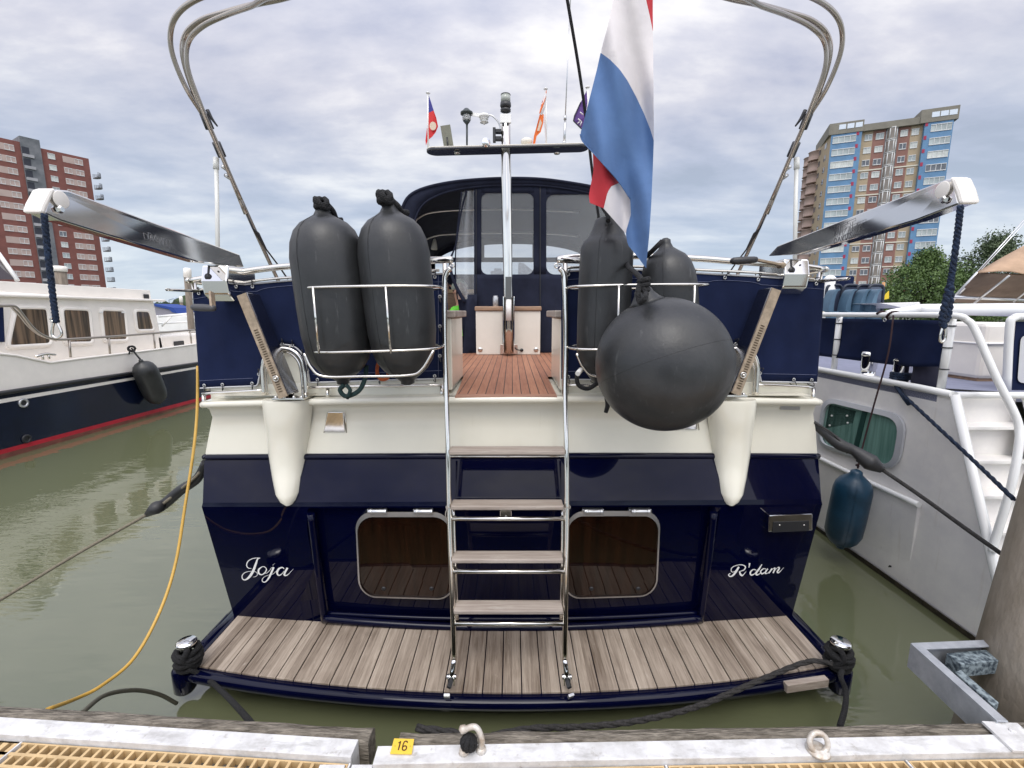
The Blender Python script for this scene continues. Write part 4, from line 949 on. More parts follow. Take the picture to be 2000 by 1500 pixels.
# helm console: wood and cream, seen through the gap
s_ = MB(); a_, b_ = P(790, 572, 7.0), P(925, 572, 7.0); s_.span((a_.x, 7.0, zd - .1), (b_.x, 7.4, a_.z)); hc = s_.build('helm_console', m_wood, yacht, bevel=.01)
s_ = MB(); s_.span((a_.x, 6.98, a_.z + .002), (b_.x, 7.4, a_.z + .05)); s_.build('dash_top', mat('pale_teak_trim', (.55, .38, .22), .5), hc)
s_ = MB(); s_.lathe(P(898, 572, 7.1), P(896, 545, 7.1), [(0, .12), (.5, .13), (1, .06)], 16); s_.build('chart_cover', mat('pale_green_vinyl', (.5, .55, .45), .5), hc)
s_ = MB(); s_.span((-1.3, 6.2, 1.72), (-.45, 6.7, 2.0)); s_.build('helm_bench', mat('tan_cushion', (.42, .30, .17), .8, var=.2), yacht, bevel=.05)
# --- forward cabin trunk, low (only seen from other angles)
s_ = MB(); s_.span((-1.35, 8.25, 1.6), (1.35, 11.2, 2.0)); s_.build('fore_cabin', m_cream, yacht, bevel=.08)
s_ = MB(); pts_ = [level(9, -1), level(9, 1)]
s_.add([V((-1.9, 2.72, 1.66)), V((-1.9, 8.6, 1.70)), V((-1.55, 11.1, 1.85)), V((-.05, 14.4, 2.3)), V((.05, 14.4, 2.3)), V((1.55, 11.1, 1.85)), V((1.9, 8.6, 1.70)), V((1.9, 2.72, 1.66))], [tuple(range(8))]); s_.build('main_deck', m_cream, yacht)
# ================================================================== fenders (things of their own)
def fender_prof(R_, eye=.045):
    return [(0, .012), (.012, eye * .7), (.03, eye * .72), (.055, eye), (.075, R_ * .42), (.10, R_ * .64), (.14, R_ * .82), (.20, R_ * .94), (.28, R_ * 1.0), (.40, R_ * 1.0), (.55, R_ * .995), (.70, R_ * .97), (.80, R_ * .90), (.86, R_ * .80), (.91, R_ * .62), (.945, R_ * .40), (.96, eye), (.975, eye * .72), (.99, eye * .7), (1, .012)]
def fender(a, b, R_, label, group, prof=None, m=None, name='fender', seg=40, eye=.045):
    base = V(b); t = thing(name, label, 'fender', base, group)
    pf_ = prof or fender_prof(R_, eye); f = MB(); f.lathe(a, b, pf_, seg); body = f.build('body', m or m_rubber, t)
    ax_ = V(b) - V(a); sd_ = (V((0, -1, 0)) - ax_.normalized() * V((0, -1, 0)).dot(ax_.normalized())).normalized(); sd_ = Matrix.Rotation(R(28), 3, ax_.normalized()) @ sd_
    f = MB(); f.tube([V(a) + ax_ * h + sd_ * (r + .0002) for h, r in pf_[3:-3]], .0013, 5, smooth=3); f.build('mould_seam', m or m_rubber, t)
    return t
def knot_rope(t, p, pts, r=.011, m=None):
    k_ = MB(); p = V(p)
    for j, (rr, tilt) in enumerate(((.034, .5), (.030, -.6), (.026, 1.3))):
        rt = Matrix.Rotation(tilt, 3, 'Y') @ Matrix.Rotation(.5 * j, 3, 'X')
        k_.tube([p + rt @ V((rr * math.cos(a), rr * math.sin(a), .01 * math.sin(2 * a))) for a in [R(30 * z) for z in range(12)]], r, 8, closed=True)
    if pts: k_.tube(pts, r, 8, smooth=4)
    return k_.build('lanyard', m or m_black, t)
G_F = 'dark grey fenders standing in the chrome baskets'
a, b = P(628, 400, 2.34), P(671, 752, 2.34)
t = fender(a, b, .178, 'large dark grey sausage fender standing left in the left basket', G_F)
knot_rope(t, a + V((.005, -.01, .0)), [a + V((.03, 0, 0)), P(650, 412, 2.36), P(657, 428, 2.42), P(668, 430, 2.45)], .014)
k = MB(); k.tube([P(672, 752, 2.3), P(664, 762, 2.3), P(676, 774, 2.3), P(700, 764, 2.3), P(712, 742, 2.35), P(716, 715, 2.4)], .012, 8, smooth=5); k.tube([P(676, 752, 2.27), P(684, 762, 2.27), P(678, 778, 2.28)], .010, 7, smooth=3); k.build('lower_lanyard', mat('dark_green_rope', (.01, .03, .03), .9, var=.4, vscale=60), t)
a, b = P(759, 394, 2.34), P(797, 752, 2.34)
t = fender(a, b, .178, 'large dark grey sausage fender standing right in the left basket, beside the ladder', G_F, eye=.05)
knot_rope(t, a + V((-.01, -.03, .01)), [a + V((.02, 0, 0)), P(776, 402, 2.34), P(784, 413, 2.38), P(796, 416, 2.42)], .016)
a, b = P(1188, 428, 2.46), P(1172, 752, 2.46)
pr = [(0, .060), (.008, .068), (.04, .073), (.09, .090), (.115, .105), (.135, .124), (.16, .134), (.21, .139), (.3, .140), (.6, .140), (.8, .135), (.88, .115), (.94, .07), (.97, .05), (1, .02)]
t = fender(a, b, .14, 'slim dark grey fender with a flat-topped eye, behind the hanging flag', G_F, pr)
k = MB(); c = P(1189, 436, 2.385); k.lathe(c, c + V((0, .03, 0)), [(0, .02), (1, .02)], 16); k.build('eye_hole', m_plastic, t)
k = MB(); k.tube([P(1188, 432, 2.32), P(1186, 418, 2.36), P(1178, 405, 2.42), P(1172, 395, 2.5)], .012, 8, smooth=4); k.build('lanyard', m_black, t)
k = MB(); k.tube([P(1135, 722, 2.42), P(1127, 735, 2.4), P(1130, 752, 2.4), P(1148, 759, 2.4), P(1168, 748, 2.42)], .012, 8, smooth=5); k.tube([P(1135, 722, 2.42), P(1128, 730, 2.38)], .014, 8, mi=1); k.build('lower_lanyard', [m_black, m_white], t)
a, b = P(1299, 465, 2.47), P(1322, 800, 2.47)
t = fender(a, b, .148, 'dark grey sausage fender half hidden behind the big round buoy fender', G_F, eye=.038)
k = MB(); k.tube([P(1292, 472, 2.42), P(1284, 480, 2.4), P(1272, 492, 2.44), P(1262, 500, 2.5)], .013, 8, smooth=4); k.build('lanyard', m_black, t)
# orange loop
o_ = MB(); o_.tube([P(745, 702, 2.5), P(738, 712, 2.5), P(737, 730, 2.48), P(745, 741, 2.46), P(757, 738, 2.46), P(758, 728, 2.5)], .010, 8, smooth=5)
tag(o_.build('rope_loop', mat('orange_rope', (.45, .10, .03), .8, var=.2, vscale=60)), 'small loop of orange rope hanging under the left fender basket', 'rope')
# big ball fender
BC = P(1294, 712, 2.02); BR = .2985
t = thing('ball_fender', 'huge round dark grey buoy fender hanging in front of the right basket', 'fender', BC)
ub, vb = (P(1262, 590, 2.02) - BC).normalized(), None
f = MB(); f.lathe(BC + ub * BR, BC - ub * BR, [(.5 - .5 * math.cos(math.pi * i / 40), BR * math.sin(math.pi * i / 40)) for i in range(41)], 72); f.build('body', m_rubber, t)
f = MB(); ax = V((-.28, .30, .90)).normalized(); e1 = ax.orthogonal().normalized(); e2 = ax.cross(e1); pts = [BC + (e1 * math.cos(R(6 * z)) + e2 * math.sin(R(6 * z))) * (BR * .999) + ax * 0 for z in range(60)]
f.tube(pts, .0014, 6, closed=True); f.build('mould_seam', m_rubber, t)
e_ = BC + ub * (BR - .015); f = MB()
f.lathe(e_, e_ + ub * .075, [(0, .085), (.25, .062), (.6, .042), (.85, .036), (1, .02)], 24); f.build('eye_lug', m_rubber, t)
k = MB(); k.tube([P(1262, 577, 1.90), P(1256, 560, 1.92), P(1252, 545, 1.98), P(1240, 532, 2.12), P(1228, 522, 2.28), P(1224, 512, 2.4)], .012, 8, smooth=5)
kc = P(1257, 556, 1.93)
for j in range(3): k.tube([kc + V((.019 * math.cos(a), .019 * math.sin(a), .018 * (j - 1) + .005 * math.sin(a + j))) for a in [R(30 * z) for z in range(12)]], .011, 8, closed=True)
k.tube([P(1251, 552, 1.93), P(1246, 570, 1.9), P(1250, 590, 1.88), P(1258, 584, 1.84), P(1262, 574, 1.88)], .012, 8, smooth=5); k.build('lanyard', m_black, t)
k = MB(); k.tube([P(1185, 758, 2.52), P(1184, 775, 2.5), P(1187, 790, 2.5), P(1183, 806, 2.5)], [.010, .011, .015, .012], 8, smooth=4); tag(k.build('rope_end', m_black), 'short black frayed rope end hanging left below the round fender', 'rope')
# ================================================================== flags
m_red = mat('flag_red', (.45, .025, .035), .8, var=.08, vscale=4, bump=.5, bscale=6); m_fw = mat('flag_white', (.66, .62, .62), .8, var=.05, vscale=4, bump=.5, bscale=6); m_fb = mat('flag_blue', (.075, .15, .315), .8, var=.08, vscale=5, bump=.5, bscale=6)
YF_ = 2.18
def fold(x, y): return .045 * math.sin((x - 1130) * .055 + y * .006) * min(1, (y + 300) / 500) + .02 * math.sin(x * .10 - y * .02)
def sheet(mb, A, B, mi, n=40, m_=16, dY=0.0):
    def rs_(pl):
        L_ = [0]
        for p, q in zip(pl, pl[1:]): L_.append(L_[-1] + math.hypot(q[0] - p[0], q[1] - p[1]))
        o = []
        for i in range(n + 1):
            s__ = L_[-1] * i / n
            for k_ in range(len(pl) - 1):
                if s__ <= L_[k_ + 1] or k_ == len(pl) - 2:
                    f_ = (s__ - L_[k_]) / max(1e-6, L_[k_ + 1] - L_[k_]); o.append((lerp(pl[k_][0], pl[k_ + 1][0], f_), lerp(pl[k_][1], pl[k_ + 1][1], f_))); break
        return o
    a_, b_ = rs_(A), rs_(B)
    mb.grid([[P(lerp(p[0], q[0], j / m_), lerp(p[1], q[1], j / m_), YF_ + dY + fold(lerp(p[0], q[0], j / m_), lerp(p[1], q[1], j / m_))) for p, q in zip(a_, b_)] for j in range(m_ + 1)], mi, True)
t = thing('national_flag', 'large red white and blue flag hanging limp in front of the canopy', 'flag', P(1262, 520, 2.2))
f = MB()
sheet(f, [(1173, 103), (1166, 135), (1152, 190), (1140, 238), (1133, 262), (1138, 276), (1160, 300), (1185, 328), (1209, 356), (1231, 389), (1232, 420), (1222, 454), (1226, 478), (1244, 500), (1262, 524)],
      [(1173, 103), (1190, 115), (1210, 135), (1226, 158), (1243, 190), (1258, 222), (1270, 252), (1277, 275), (1275, 330), (1272, 400), (1268, 460), (1264, 500), (1262, 524)], 2, 60, 20)
sheet(f, [(1240, -240), (1222, -120), (1198, 0), (1186, 55), (1173, 103), (1190, 115), (1210, 135), (1226, 158), (1243, 190), (1258, 222), (1270, 252), (1277, 275)],
      [(1250, -240), (1256, -80), (1262, 0), (1270, 35), (1275, 60), (1276, 100), (1276, 140), (1276.5, 170), (1276.5, 200), (1277, 230), (1277, 250), (1277, 275)], 1, 60, 16)
sheet(f, [(1250, -240), (1256, -80), (1262, 0), (1270, 35), (1275, 60)], [(1276, -240), (1275, -80), (1275, 0), (1275, 35), (1275.5, 60)], 0, 20, 4)
sheet(f, [(1158, 298), (1159, 335), (1154, 360), (1150, 382), (1152, 396)], [(1212, 352), (1211, 358), (1194, 364), (1187, 375), (1179, 407)], 0, 20, 12, .05)
sheet(f, [(1212, 356), (1194, 364), (1186, 378), (1179, 407)], [(1236, 385), (1237, 410), (1235, 432), (1222, 456)], 1, 20, 12, .045)
f.build('cloth', [m_red, m_fw, m_fb], t)
f = MB(); f.tube([P(x, y, YF_ - .003 + fold(x, y)) for x, y in ((1133, 262), (1138, 276), (1160, 300), (1185, 328), (1209, 356), (1231, 389))], .0025, 6, smooth=4); f.build('hem', m_fb, t)
s_ = MB(); s_.tube([P(1188, 512, 2.66), P(1192, 420, 2.58), P(1222, 250, 2.42), P(1268, -260, 2.26)], .014, 12, smooth=4); s_.lathe(P(1188, 520, 2.66), P(1189, 490, 2.64), [(0, .024), (1, .022)], 14); s_.build('flag_staff', m_steel, yacht)
s_ = MB(); s_.tube([P(1098, -60, 2.7), P(1108, 0, 2.75), P(1130, 130, 2.85), P(1145, 235, 2.95), P(1158, 345, 3.05), P(1176, 470, 3.1), P(1184, 520, 3.15), P(1190, 640, 3.3)], .009, 8, smooth=4); tag(s_.build('stay_line', m_black), 'taut black line running down past the left edge of the big flag', 'rope')
# courtesy flags on the crossbar
def little_flag(name, label, staff, cloth_fn, loc):
    t = thing(name, label, 'flag', loc, 'small flags on the mast crossbar')
    s_ = MB(); (x0, y0, x1, y1) = staff; s_.tube([up(x0, y0), up(x1, y1)], .010, 10); s_.lathe(up(x1, y1), up(x1, y1 - 3), [(0, .016), (.4, .024), (1, .014)], 14); s_.build('staff', m_white, t)
    cloth_fn(t); return t
m_fo = mat('flag_orange', (.75, .16, .03), .8); m_fp = mat('flag_purple', (.10, .045, .20), .8); m_fnb = mat('flag_navy', (.04, .04, .22), .8); m_fr2 = mat('flag_scarlet', (.60, .03, .03), .8); m_mark2 = mat('emblem_cream', (.62, .5, .38), .8)
def poly_cloth(px, dy=.0, sub=1): return [P(x, y, YM - .03 + dy + .03 * math.sin(x * .25)) for x, y in px]
def c1(t):
    f = MB(); f.add(poly_cloth([(837, 185), (841, 197), (847, 216), (836, 221)]), [(0, 1, 2, 3)], 0)
    f.add(poly_cloth([(836, 221), (847, 216), (852, 230), (855.5, 247), (851, 258), (844, 267), (838, 272), (836, 250)]), [(0, 1, 2, 3, 4, 5, 6, 7)], 1)
    f.add(poly_cloth([(834, 250), (836.5, 256), (836, 272), (832, 284), (831, 274)]), [(0, 1, 2, 3, 4)], 1)
    f.build('cloth', [m_fnb, m_fr2], t, solid=.003)
    e_ = MB(); c = up(845.5, 246, YM - .062); e_.add([c + V((.035 * math.cos(q), 0, .042 * math.sin(q))) for q in [R(30 * z) for z in range(12)]], [tuple(range(12))]); e_.build('emblem', m_mark2, t)
little_flag('courtesy_flag', 'small blue and red flag with a pale emblem at the left end of the crossbar', (836.5, 290, 836, 183), c1, up(836, 290))
def c2(t):
    f = MB(); f.add(poly_cloth([(1066.5, 175), (1068, 181), (1062, 196), (1056, 214), (1054, 222), (1060, 226), (1066, 205), (1067, 190)]), [(0, 1, 2, 3, 4, 5, 6, 7)], 1)
    f.add(poly_cloth([(1067.5, 175), (1063, 188), (1055, 213), (1053, 222), (1056, 221), (1067, 188)], -.004), [(0, 1, 2, 3, 4, 5)], 0)
    f.add(poly_cloth([(1054, 224), (1058, 221), (1062, 224), (1061, 240), (1056, 258), (1048, 266), (1044, 287), (1040, 287), (1043, 265), (1048, 247)]), [(0, 1, 2, 3, 4, 5, 6, 7, 8, 9)], 0)
    f.add(poly_cloth([(1062, 228), (1067, 250), (1066, 280), (1063, 240)]), [(0, 1, 2, 3)], 1)
    f.build('cloth', [m_fo, m_fw], t, solid=.003)
    e_ = MB(); q = poly_cloth([(1055, 232), (1058.5, 240), (1053, 256), (1049, 255)], -.012); e_.add(q, [(0, 1, 2, 3)], 0); e_.add(poly_cloth([(1059, 197), (1063, 195), (1062, 199), (1058, 201)], -.012), [(0, 1, 2, 3)], 1); e_.add(poly_cloth([(1057, 204), (1062, 202), (1061, 206), (1056, 208)], -.012), [(0, 1, 2, 3)], 1); e_.build('emblem', [m_mark2, m_fp], t)
little_flag('club_flag', 'small furled orange and white pennant right of the mast', (1067, 285, 1066, 175), c2, up(1067, 285))
def c3(t):
    f = MB(); f.add(poly_cloth([(1146, 177), (1147.5, 200), (1143, 230), (1150, 262), (1134, 250), (1120, 236), (1122, 226), (1134, 200)]), [(0, 1, 2, 3, 4, 5, 6, 7)], 0)
    f.tube(poly_cloth([(1134, 200), (1122, 226), (1120, 236), (1134, 250), (1150, 262)], -.004), .005, 5, mi=1)
    f.build('cloth', [m_fp, m_plastic], t, solid=.003)
    e_ = MB(); 
    for pl in ([(1129, 232), (1136, 238)], [(1132, 238), (1128, 241)], [(1136, 238), (1133, 245)], [(1133, 219), (1139, 224)]): e_.tube([P(x, y, YM - .075) for x, y in pl], .006, 5)
    e_.build('lettering', m_fw, t)
little_flag('club_flag', 'small purple flag half hidden by the big flag', (1148.5, 290, 1147.5, 172), c3, up(1148, 290))
# drink can
c = P(968, 600, 5.42); c.z = 2.268; t = MB(); t.lathe(c, c + V((0, 0, .125)), [(0, .026), (.04, .033), (.85, .033), (.94, .027), (1, .026)], 20)
tag(t.build('drink_can', mat('silver_can', (.55, .56, .57), .35, metal=.6, var=.3, vscale=30)), 'silver drink can standing on the left deck cabinet', 'can')
# ================================================================== mooring lines and hose
def rope(name, pts, r, m, label, cat='rope', smooth=6, seg=8, twist=True):
    mb = MB(); pp = smooth_path(pts, smooth)
    if twist:
        # three laid strands
        n0 = max(8, int(sum((b - a).length for a, b in zip(pp, pp[1:])) / (r * 1.6))); n0 = min(n0, 700)
        L_ = [0]
        for a, b in zip(pp, pp[1:]): L_.append(L_[-1] + (b - a).length)
        q = []; k_ = 0
        for i in range(n0 + 1):
            s__ = L_[-1] * i / n0
            while k_ < len(L_) - 2 and L_[k_ + 1] < s__: k_ += 1
            q.append(pp[k_].lerp(pp[k_ + 1], (s__ - L_[k_]) / max(1e-6, L_[k_ + 1] - L_[k_])))
        u = (q[1] - q[0]).orthogonal().normalized(); fr_ = []
        for i in range(len(q)):
            t_ = (q[min(i + 1, n0)] - q[max(i - 1, 0)]).normalized(); u = (u - t_ * u.dot(t_)).normalized(); fr_.append((u.copy(), t_.cross(u)))
        for s3 in range(3):
            mb.tube([q[i] + (fr_[i][0] * math.cos(i * .55 + s3 * 2.094) + fr_[i][1] * math.sin(i * .55 + s3 * 2.094)) * r * .5 for i in range(len(q))], r * .58, 6)
    else: mb.tube(pp, r, seg)
    return tag(mb.build(name, m, loc=pp[0]), label, cat)
bl = [PZ(370, 1262 + 40, .205), PZ(1636, 1302, .205)]
for k_, (c, lab) in enumerate(zip(bl, ('black rope wound round the left platform bollard and led down to the dock', 'black rope wound round the right platform bollard'))):
    mb = MB(); sg = -1 if k_ == 0 else 1
    for j in range(5):
        zz = .022 + .021 * j; rr = .05 + .008 * (j % 2)
        mb.tube([c + V((rr * math.cos(a) * 1.1, rr * math.sin(a), zz + .012 * math.sin(a + j * 1.7))) for a in [R(30 * z) for z in range(12)]], .0155, 8, closed=True)
    mb.tube([c + V((-.05 * sg, -.03, .03)), c + V((-.02 * sg, -.06, .09)), c + V((.03 * sg * -1, -.04, .135)), c + V((-.045, .02, .10))], .0155, 8, smooth=4)
    if k_ == 0:
        mb.tube([c + V((.03, -.05, .03)), P(400, 1322, 2.25), P(435, 1352, 2.10), P(470, 1388, 1.85), P(500, 1424, 1.62)], .0135, 8, smooth=6)
    else:
        mb.tube([c + V((-.02, -.06, .03)), P(1642, 1322, 2.14), P(1652, 1350, 2.10), P(1650, 1385, 2.02), P(1640, 1420, 1.9)], .0135, 8, smooth=6)
    tag(mb.build('mooring_rope', m_black, loc=c), lab, 'rope')
m_grope = mat('dark_grey_rope', (.030, .028, .027), .9, var=.4, vscale=70, bump=.5, bscale=120)
rope('mooring_rope', [bl[1] + V((-.04, -.03, .04)), P(1580, 1292, 2.26), P(1500, 1322, 2.17), P(1430, 1352, 2.05), P(1370, 1377, 1.95), P(1300, 1397, 1.85), P(1220, 1412, 1.76), P(1130, 1420, 1.70), P(1040, 1423, 1.62), P(960, 1437, 1.53)], .0135, m_grope, 'dark grey rope sagging from the right bollard across the platform edge to the white shackle')
rope('mooring_rope', [P(815, 1422, 1.62), P(850, 1427, 1.58), P(885, 1432, 1.54), P(915, 1442, 1.50)], .015, m_grope, 'short dark rope tail lying left of the white shackle on the dock edge')
# left line with rubber snubber
pts = [P(401, 902, 2.86), P(385, 935, 2.9), P(352, 958, 2.9), P(320, 985, 2.9), P(290, 1003, 2.88)]
m_snub = mat('black_rubber_snubber', (.02, .02, .021), .5, var=.3, vscale=10)
t = thing('snubber_line', 'mooring line with black rubber snubber running left from the navy stern', 'mooring line', P(401, 902, 2.86))
mb = MB(); mb.tube(pts, [.022, .03, .034, .036, .016], 12, smooth=6); mb.tube(pts[2:4] + [P(305, 992, 2.84), P(284, 1007, 2.88)], [.02, .036, .044, .013], 10, smooth=4)
mb.build('snubber', m_snub, t)
mb = MB(); mb.tube([P(401, 900, 2.9), P(388, 925, 2.86), P(360, 950, 2.86), P(350, 958, 2.95), P(330, 975, 2.86), P(290, 1003, 2.86), P(150, 1082, 2.7), P(0, 1172, 2.55), P(-120, 1242, 2.45), V((-4.2, 1.95, .42)), V((-4.35, 1.74, .63))], .010, 8, smooth=5); mb.build('rope', mat('tan_grey_rope', (.16, .14, .10), .9, var=.35, vscale=90), t)
# right line
t = thing('snubber_line', 'mooring line with black rubber snubber running right from the navy stern to the concrete pile', 'mooring line', P(1586, 825, 2.8))
mb = MB(); mb.tube([P(1584, 824, 2.85), P(1612, 846, 2.78), P(1640, 868, 2.72), P(1668, 880, 2.68), P(1700, 903, 2.62), P(1724, 918, 2.58)], [.02, .03, .036, .03, .052, .022], 12, smooth=6); mb.build('snubber', m_snub, t)
mb = MB(); mb.tube([P(1724, 918, 2.58), P(1800, 970, 2.45), P(1880, 1028, 2.3), P(1962, 1086, 2.12)], .011, 8, smooth=6); mb.tube([P(1580, 820, 2.83), P(1630, 850, 2.72), P(1655, 885, 2.69)], .006, 6, smooth=3); mb.build('rope', m_grope, t)
# hoses on the left
rope('water_hose', [P(386, 715, 3.0), P(385, 800, 2.9), P(378, 880, 2.78), P(362, 985, 2.65), P(343, 1100, 2.5), P(312, 1195, 2.32), P(262, 1285, 2.12), P(200, 1338, 1.95), P(150, 1364, 1.84), P(92, 1386, 1.66)], .0085, mat('yellow_hose', (.55, .33, .06), .45, var=.1, vscale=8), 'yellow hose hanging from the yacht down to the left dock', 'hose', twist=False, seg=12)
rope('shore_cable', [P(160, 1392, 1.68), P(205, 1358, 1.85), P(262, 1348, 2.0), P(310, 1356, 2.12), P(345, 1374, 2.2)], .010, mat('olive_cable', (.08, .075, .055), .6), 'thin dark cable arching from the left dock to the swim platform corner', 'cable', twist=False)
# ================================================================== the dock
ZD = .60
m_galv = mat('worn_galvanised', (.76, .76, .76), .5, metal=.15, var=.1, vscale=14, col2=(.58, .57, .56), bump=.1, bscale=30, rvar=.1)
marks(m_galv, (.25, .06, .05), 38, (1, 1, 1), .66, .72, .55)
marks(m_galv, (.33, .32, .30), 5, (1, 4, 1), .52, .66, .55)
marks(m_galv, (.30, .27, .22), 22, (1, 1, 1), .60, .68, .5)
m_galv2 = mat('shaded_galvanised_channel', (.50, .52, .55), .45, metal=.4, col2=(.34, .36, .39), vscale=10, bump=.1, bscale=30)  # darker galvanised: shade on the channel web is put into its colour
m_frp = mat('tan_fibreglass_grating', (.55, .39, .20), .6, var=.15, vscale=8)
def weathered():
    return mat('weathered_rubbing_timber', (.30, .265, .215), .9, col2=(.085, .072, .055), vscale=12, stretch=(1, 6, 6), bump=.9, bscale=26)
m_timb = weathered()
def local(o, ang):
    c_, s_ = math.cos(ang), math.sin(ang)
    return lambda x, y, z: V((o.x + x * c_ - y * s_, o.y + x * s_ + y * c_, z))
def grating(mb, f, x0, x1, y0, y1, z, p=.043, bar=.011, h=.03):
    nx, ny = int((x1 - x0) / p), int((y1 - y0) / p); px, py = (x1 - x0) / nx, (y1 - y0) / ny
    for i in range(nx):
        for j in range(ny):
            a, b_, c_, d_ = x0 + i * px, x0 + (i + 1) * px, y0 + j * py, y0 + (j + 1) * py; q = bar / 2
            O = [f(a, c_, z), f(b_, c_, z), f(b_, d_, z), f(a, d_, z)]; I = [f(a + q, c_ + q, z), f(b_ - q, c_ + q, z), f(b_ - q, d_ - q, z), f(a + q, d_ - q, z)]
            Bm = [f(a + q, c_ + q, z - h), f(b_ - q, c_ + q, z - h), f(b_ - q, d_ - q, z - h), f(a + q, d_ - q, z - h)]
            mb.add(O + I + Bm, [(0, 1, 5, 4), (1, 2, 6, 5), (2, 3, 7, 6), (3, 0, 4, 7), (4, 5, 9, 8), (5, 6, 10, 9), (6, 7, 11, 10), (7, 4, 8, 11)], 0)
def pontoon(label, o, ang, x0, x1, seams, group='dock pontoons'):
    # local frame: x along the edge, y outwards (water side), edge strip at y = 0
    f = local(o, ang); t = thing('dock_pontoon', label, 'dock', o, group)
    mb = MB(); 
    def slab(a, b_, c_, d_, z0, z1, mb=mb, mi=0): mb.prism([f(a, c_, z0), f(b_, c_, z0), f(b_, d_, z0), f(a, d_, z0)], [f(a, c_, z1), f(b_, c_, z1), f(b_, d_, z1), f(a, d_, z1)], mi)
    slab(x0, x1, -.066, 0, ZD - .16, ZD + .012); slab(x0 - .0, x1 + .0, -.0695, -.0665, ZD - .06, ZD + .0125); mb.build('edge_channel', m_galv, t, bevel=.003)
    mb = MB(); n_ = 60; rows = []
    for i in range(n_ + 1):
        x = lerp(x0 + (.07 if x0 > -1 else 0), x1 - (0 if x1 > 1 else -.035), i / n_); j1 = .005 * noise.noise(V((x * 9, 1, 0))) + .004 * noise.noise(V((x * 31, 5, 0))); j2 = .006 * noise.noise(V((x * 7, 8, 3)))
        rows.append([f(x, .003, ZD - .12), f(x, .003, ZD - .008 + j1), f(x, .020, ZD + .002 + j1), f(x, .058 + j2, ZD - .001 + j2), f(x, .072 + j2, ZD - .016 + j1), f(x, .070, ZD - .12)])
    mb.grid(rows, 0, True); mb.add(rows[0], [tuple(range(6))]); mb.add(rows[-1], [tuple(range(6))[::-1]]); mb.build('rubbing_timber', m_timb, t)
    mb = MB(); ss = [x0] + seams + [x1]
    for a, b_ in zip(ss, ss[1:]): grating(mb, f, a + .008, b_ - .008, -1.0, -.074, ZD - .012)
    mb.build('grating', m_frp, t)
    mb = MB()
    for s__ in seams + [x0 + .002, x1 - .002]: slab(s__ - .003, s__ + .003, -2.4, -.074, ZD - .06, ZD - .0085, mb)
    slab(x0 + .01, x1 - .01, -2.4, -1.02, ZD - .05, ZD - .014, mb); mb.build('deck_seam', m_galv, t)
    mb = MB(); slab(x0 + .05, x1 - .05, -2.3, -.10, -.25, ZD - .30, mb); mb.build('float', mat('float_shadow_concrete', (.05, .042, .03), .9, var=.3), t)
    return t, f
oL = PZ(700, 1444, ZD + .012); pL = PZ(0, 1400, ZD + .012); dv = (oL - pL); angL = math.atan2(dv.y, dv.x)
oL.z = 0; pl_ = dv.length
tL, fL = pontoon('left dock pontoon with rough timber edge and tan grating', oL, angL, -pl_ - 2.8, 0, [-1.28, -2.9])
oR = PZ(738, 1457, ZD + .012); pR = PZ(1960, 1434, ZD + .012); dv = pR - oR; angR = math.atan2(dv.y, dv.x); oR.z = 0
tR, fR = pontoon('right dock pontoon carrying the yellow number sign', oR, angR, 0, dv.length + 2.2, [1.05, 1.93])
# small link tread between the two
mb = MB(); fm = local(oR, 0); grating(mb, fm, -.155, -.012, -.9, -.10, ZD - .03, p=.036); gl_ = mb.build('link_grating', m_frp, loc=(oR.x - .08, oR.y - .1, 0)); tag(gl_, 'narrow strip of tan grating bridging the gap between the two pontoons', 'grating')
mb = MB()
for x0, x1 in ((-.19, -.10), (-.075, .0)):
    mb.prism([fm(x0, -.095, ZD - .05), fm(x1, -.095, ZD - .05), fm(x1, -.06, ZD - .05), fm(x0, -.06, ZD - .05)], [fm(x0, -.095, ZD + .002), fm(x1, -.095, ZD + .002), fm(x1, -.06, ZD + .002), fm(x0, -.06, ZD + .002)])
mb.build('link_bracket', m_galv, tR, bevel=.002)
# number sign: 16
q = [PZ(770, 1444, ZD + .016), PZ(809, 1445, ZD + .016), PZ(804, 1474, ZD + .016), PZ(762, 1473, ZD + .016)]
t = thing('number_sign', 'yellow sign with the number 16 on the steel dock edge', 'sign', (q[0] + q[2]) / 2)
mb = MB(); mb.prism(q, [p + V((0, 0, .004)) for p in q]); mb.build('plate', mat('sign_yellow', (.80, .52, .06), .45, var=.05), t)
mb = MB(); o = q[3] + V((0, 0, .0045)); u = (q[2] - q[3]) / 42; v = (q[0] - q[3]) / 30; up_n = V((0, 0, 1))
for pts, ws in (([(11, 20), (14, 23), (14, 24)], [2, 2.2, 2]), ([(14.5, 24), (14.5, 6)], [2.6, 2.6]), ([(29, 21), (27, 24), (23.5, 24), (21.5, 20), (21.5, 10), (23.5, 6.5), (27.5, 6.5), (29.5, 10), (28, 14), (24, 14.5), (21.5, 12)], [2.4] * 11)):
    mb.stroke(pts, ws, o, u, v, up_n, 0, 5, .0008)
for c_ in ((6, 14), (36, 14.5)): mb.stroke([(c_[0], c_[1] - .7), (c_[0], c_[1] + .7)], [1.4, 1.4], o, u, v, up_n, 0, 3, .0008)
mb.build('digits', mat('sign_brown', (.07, .03, .01), .6), t)
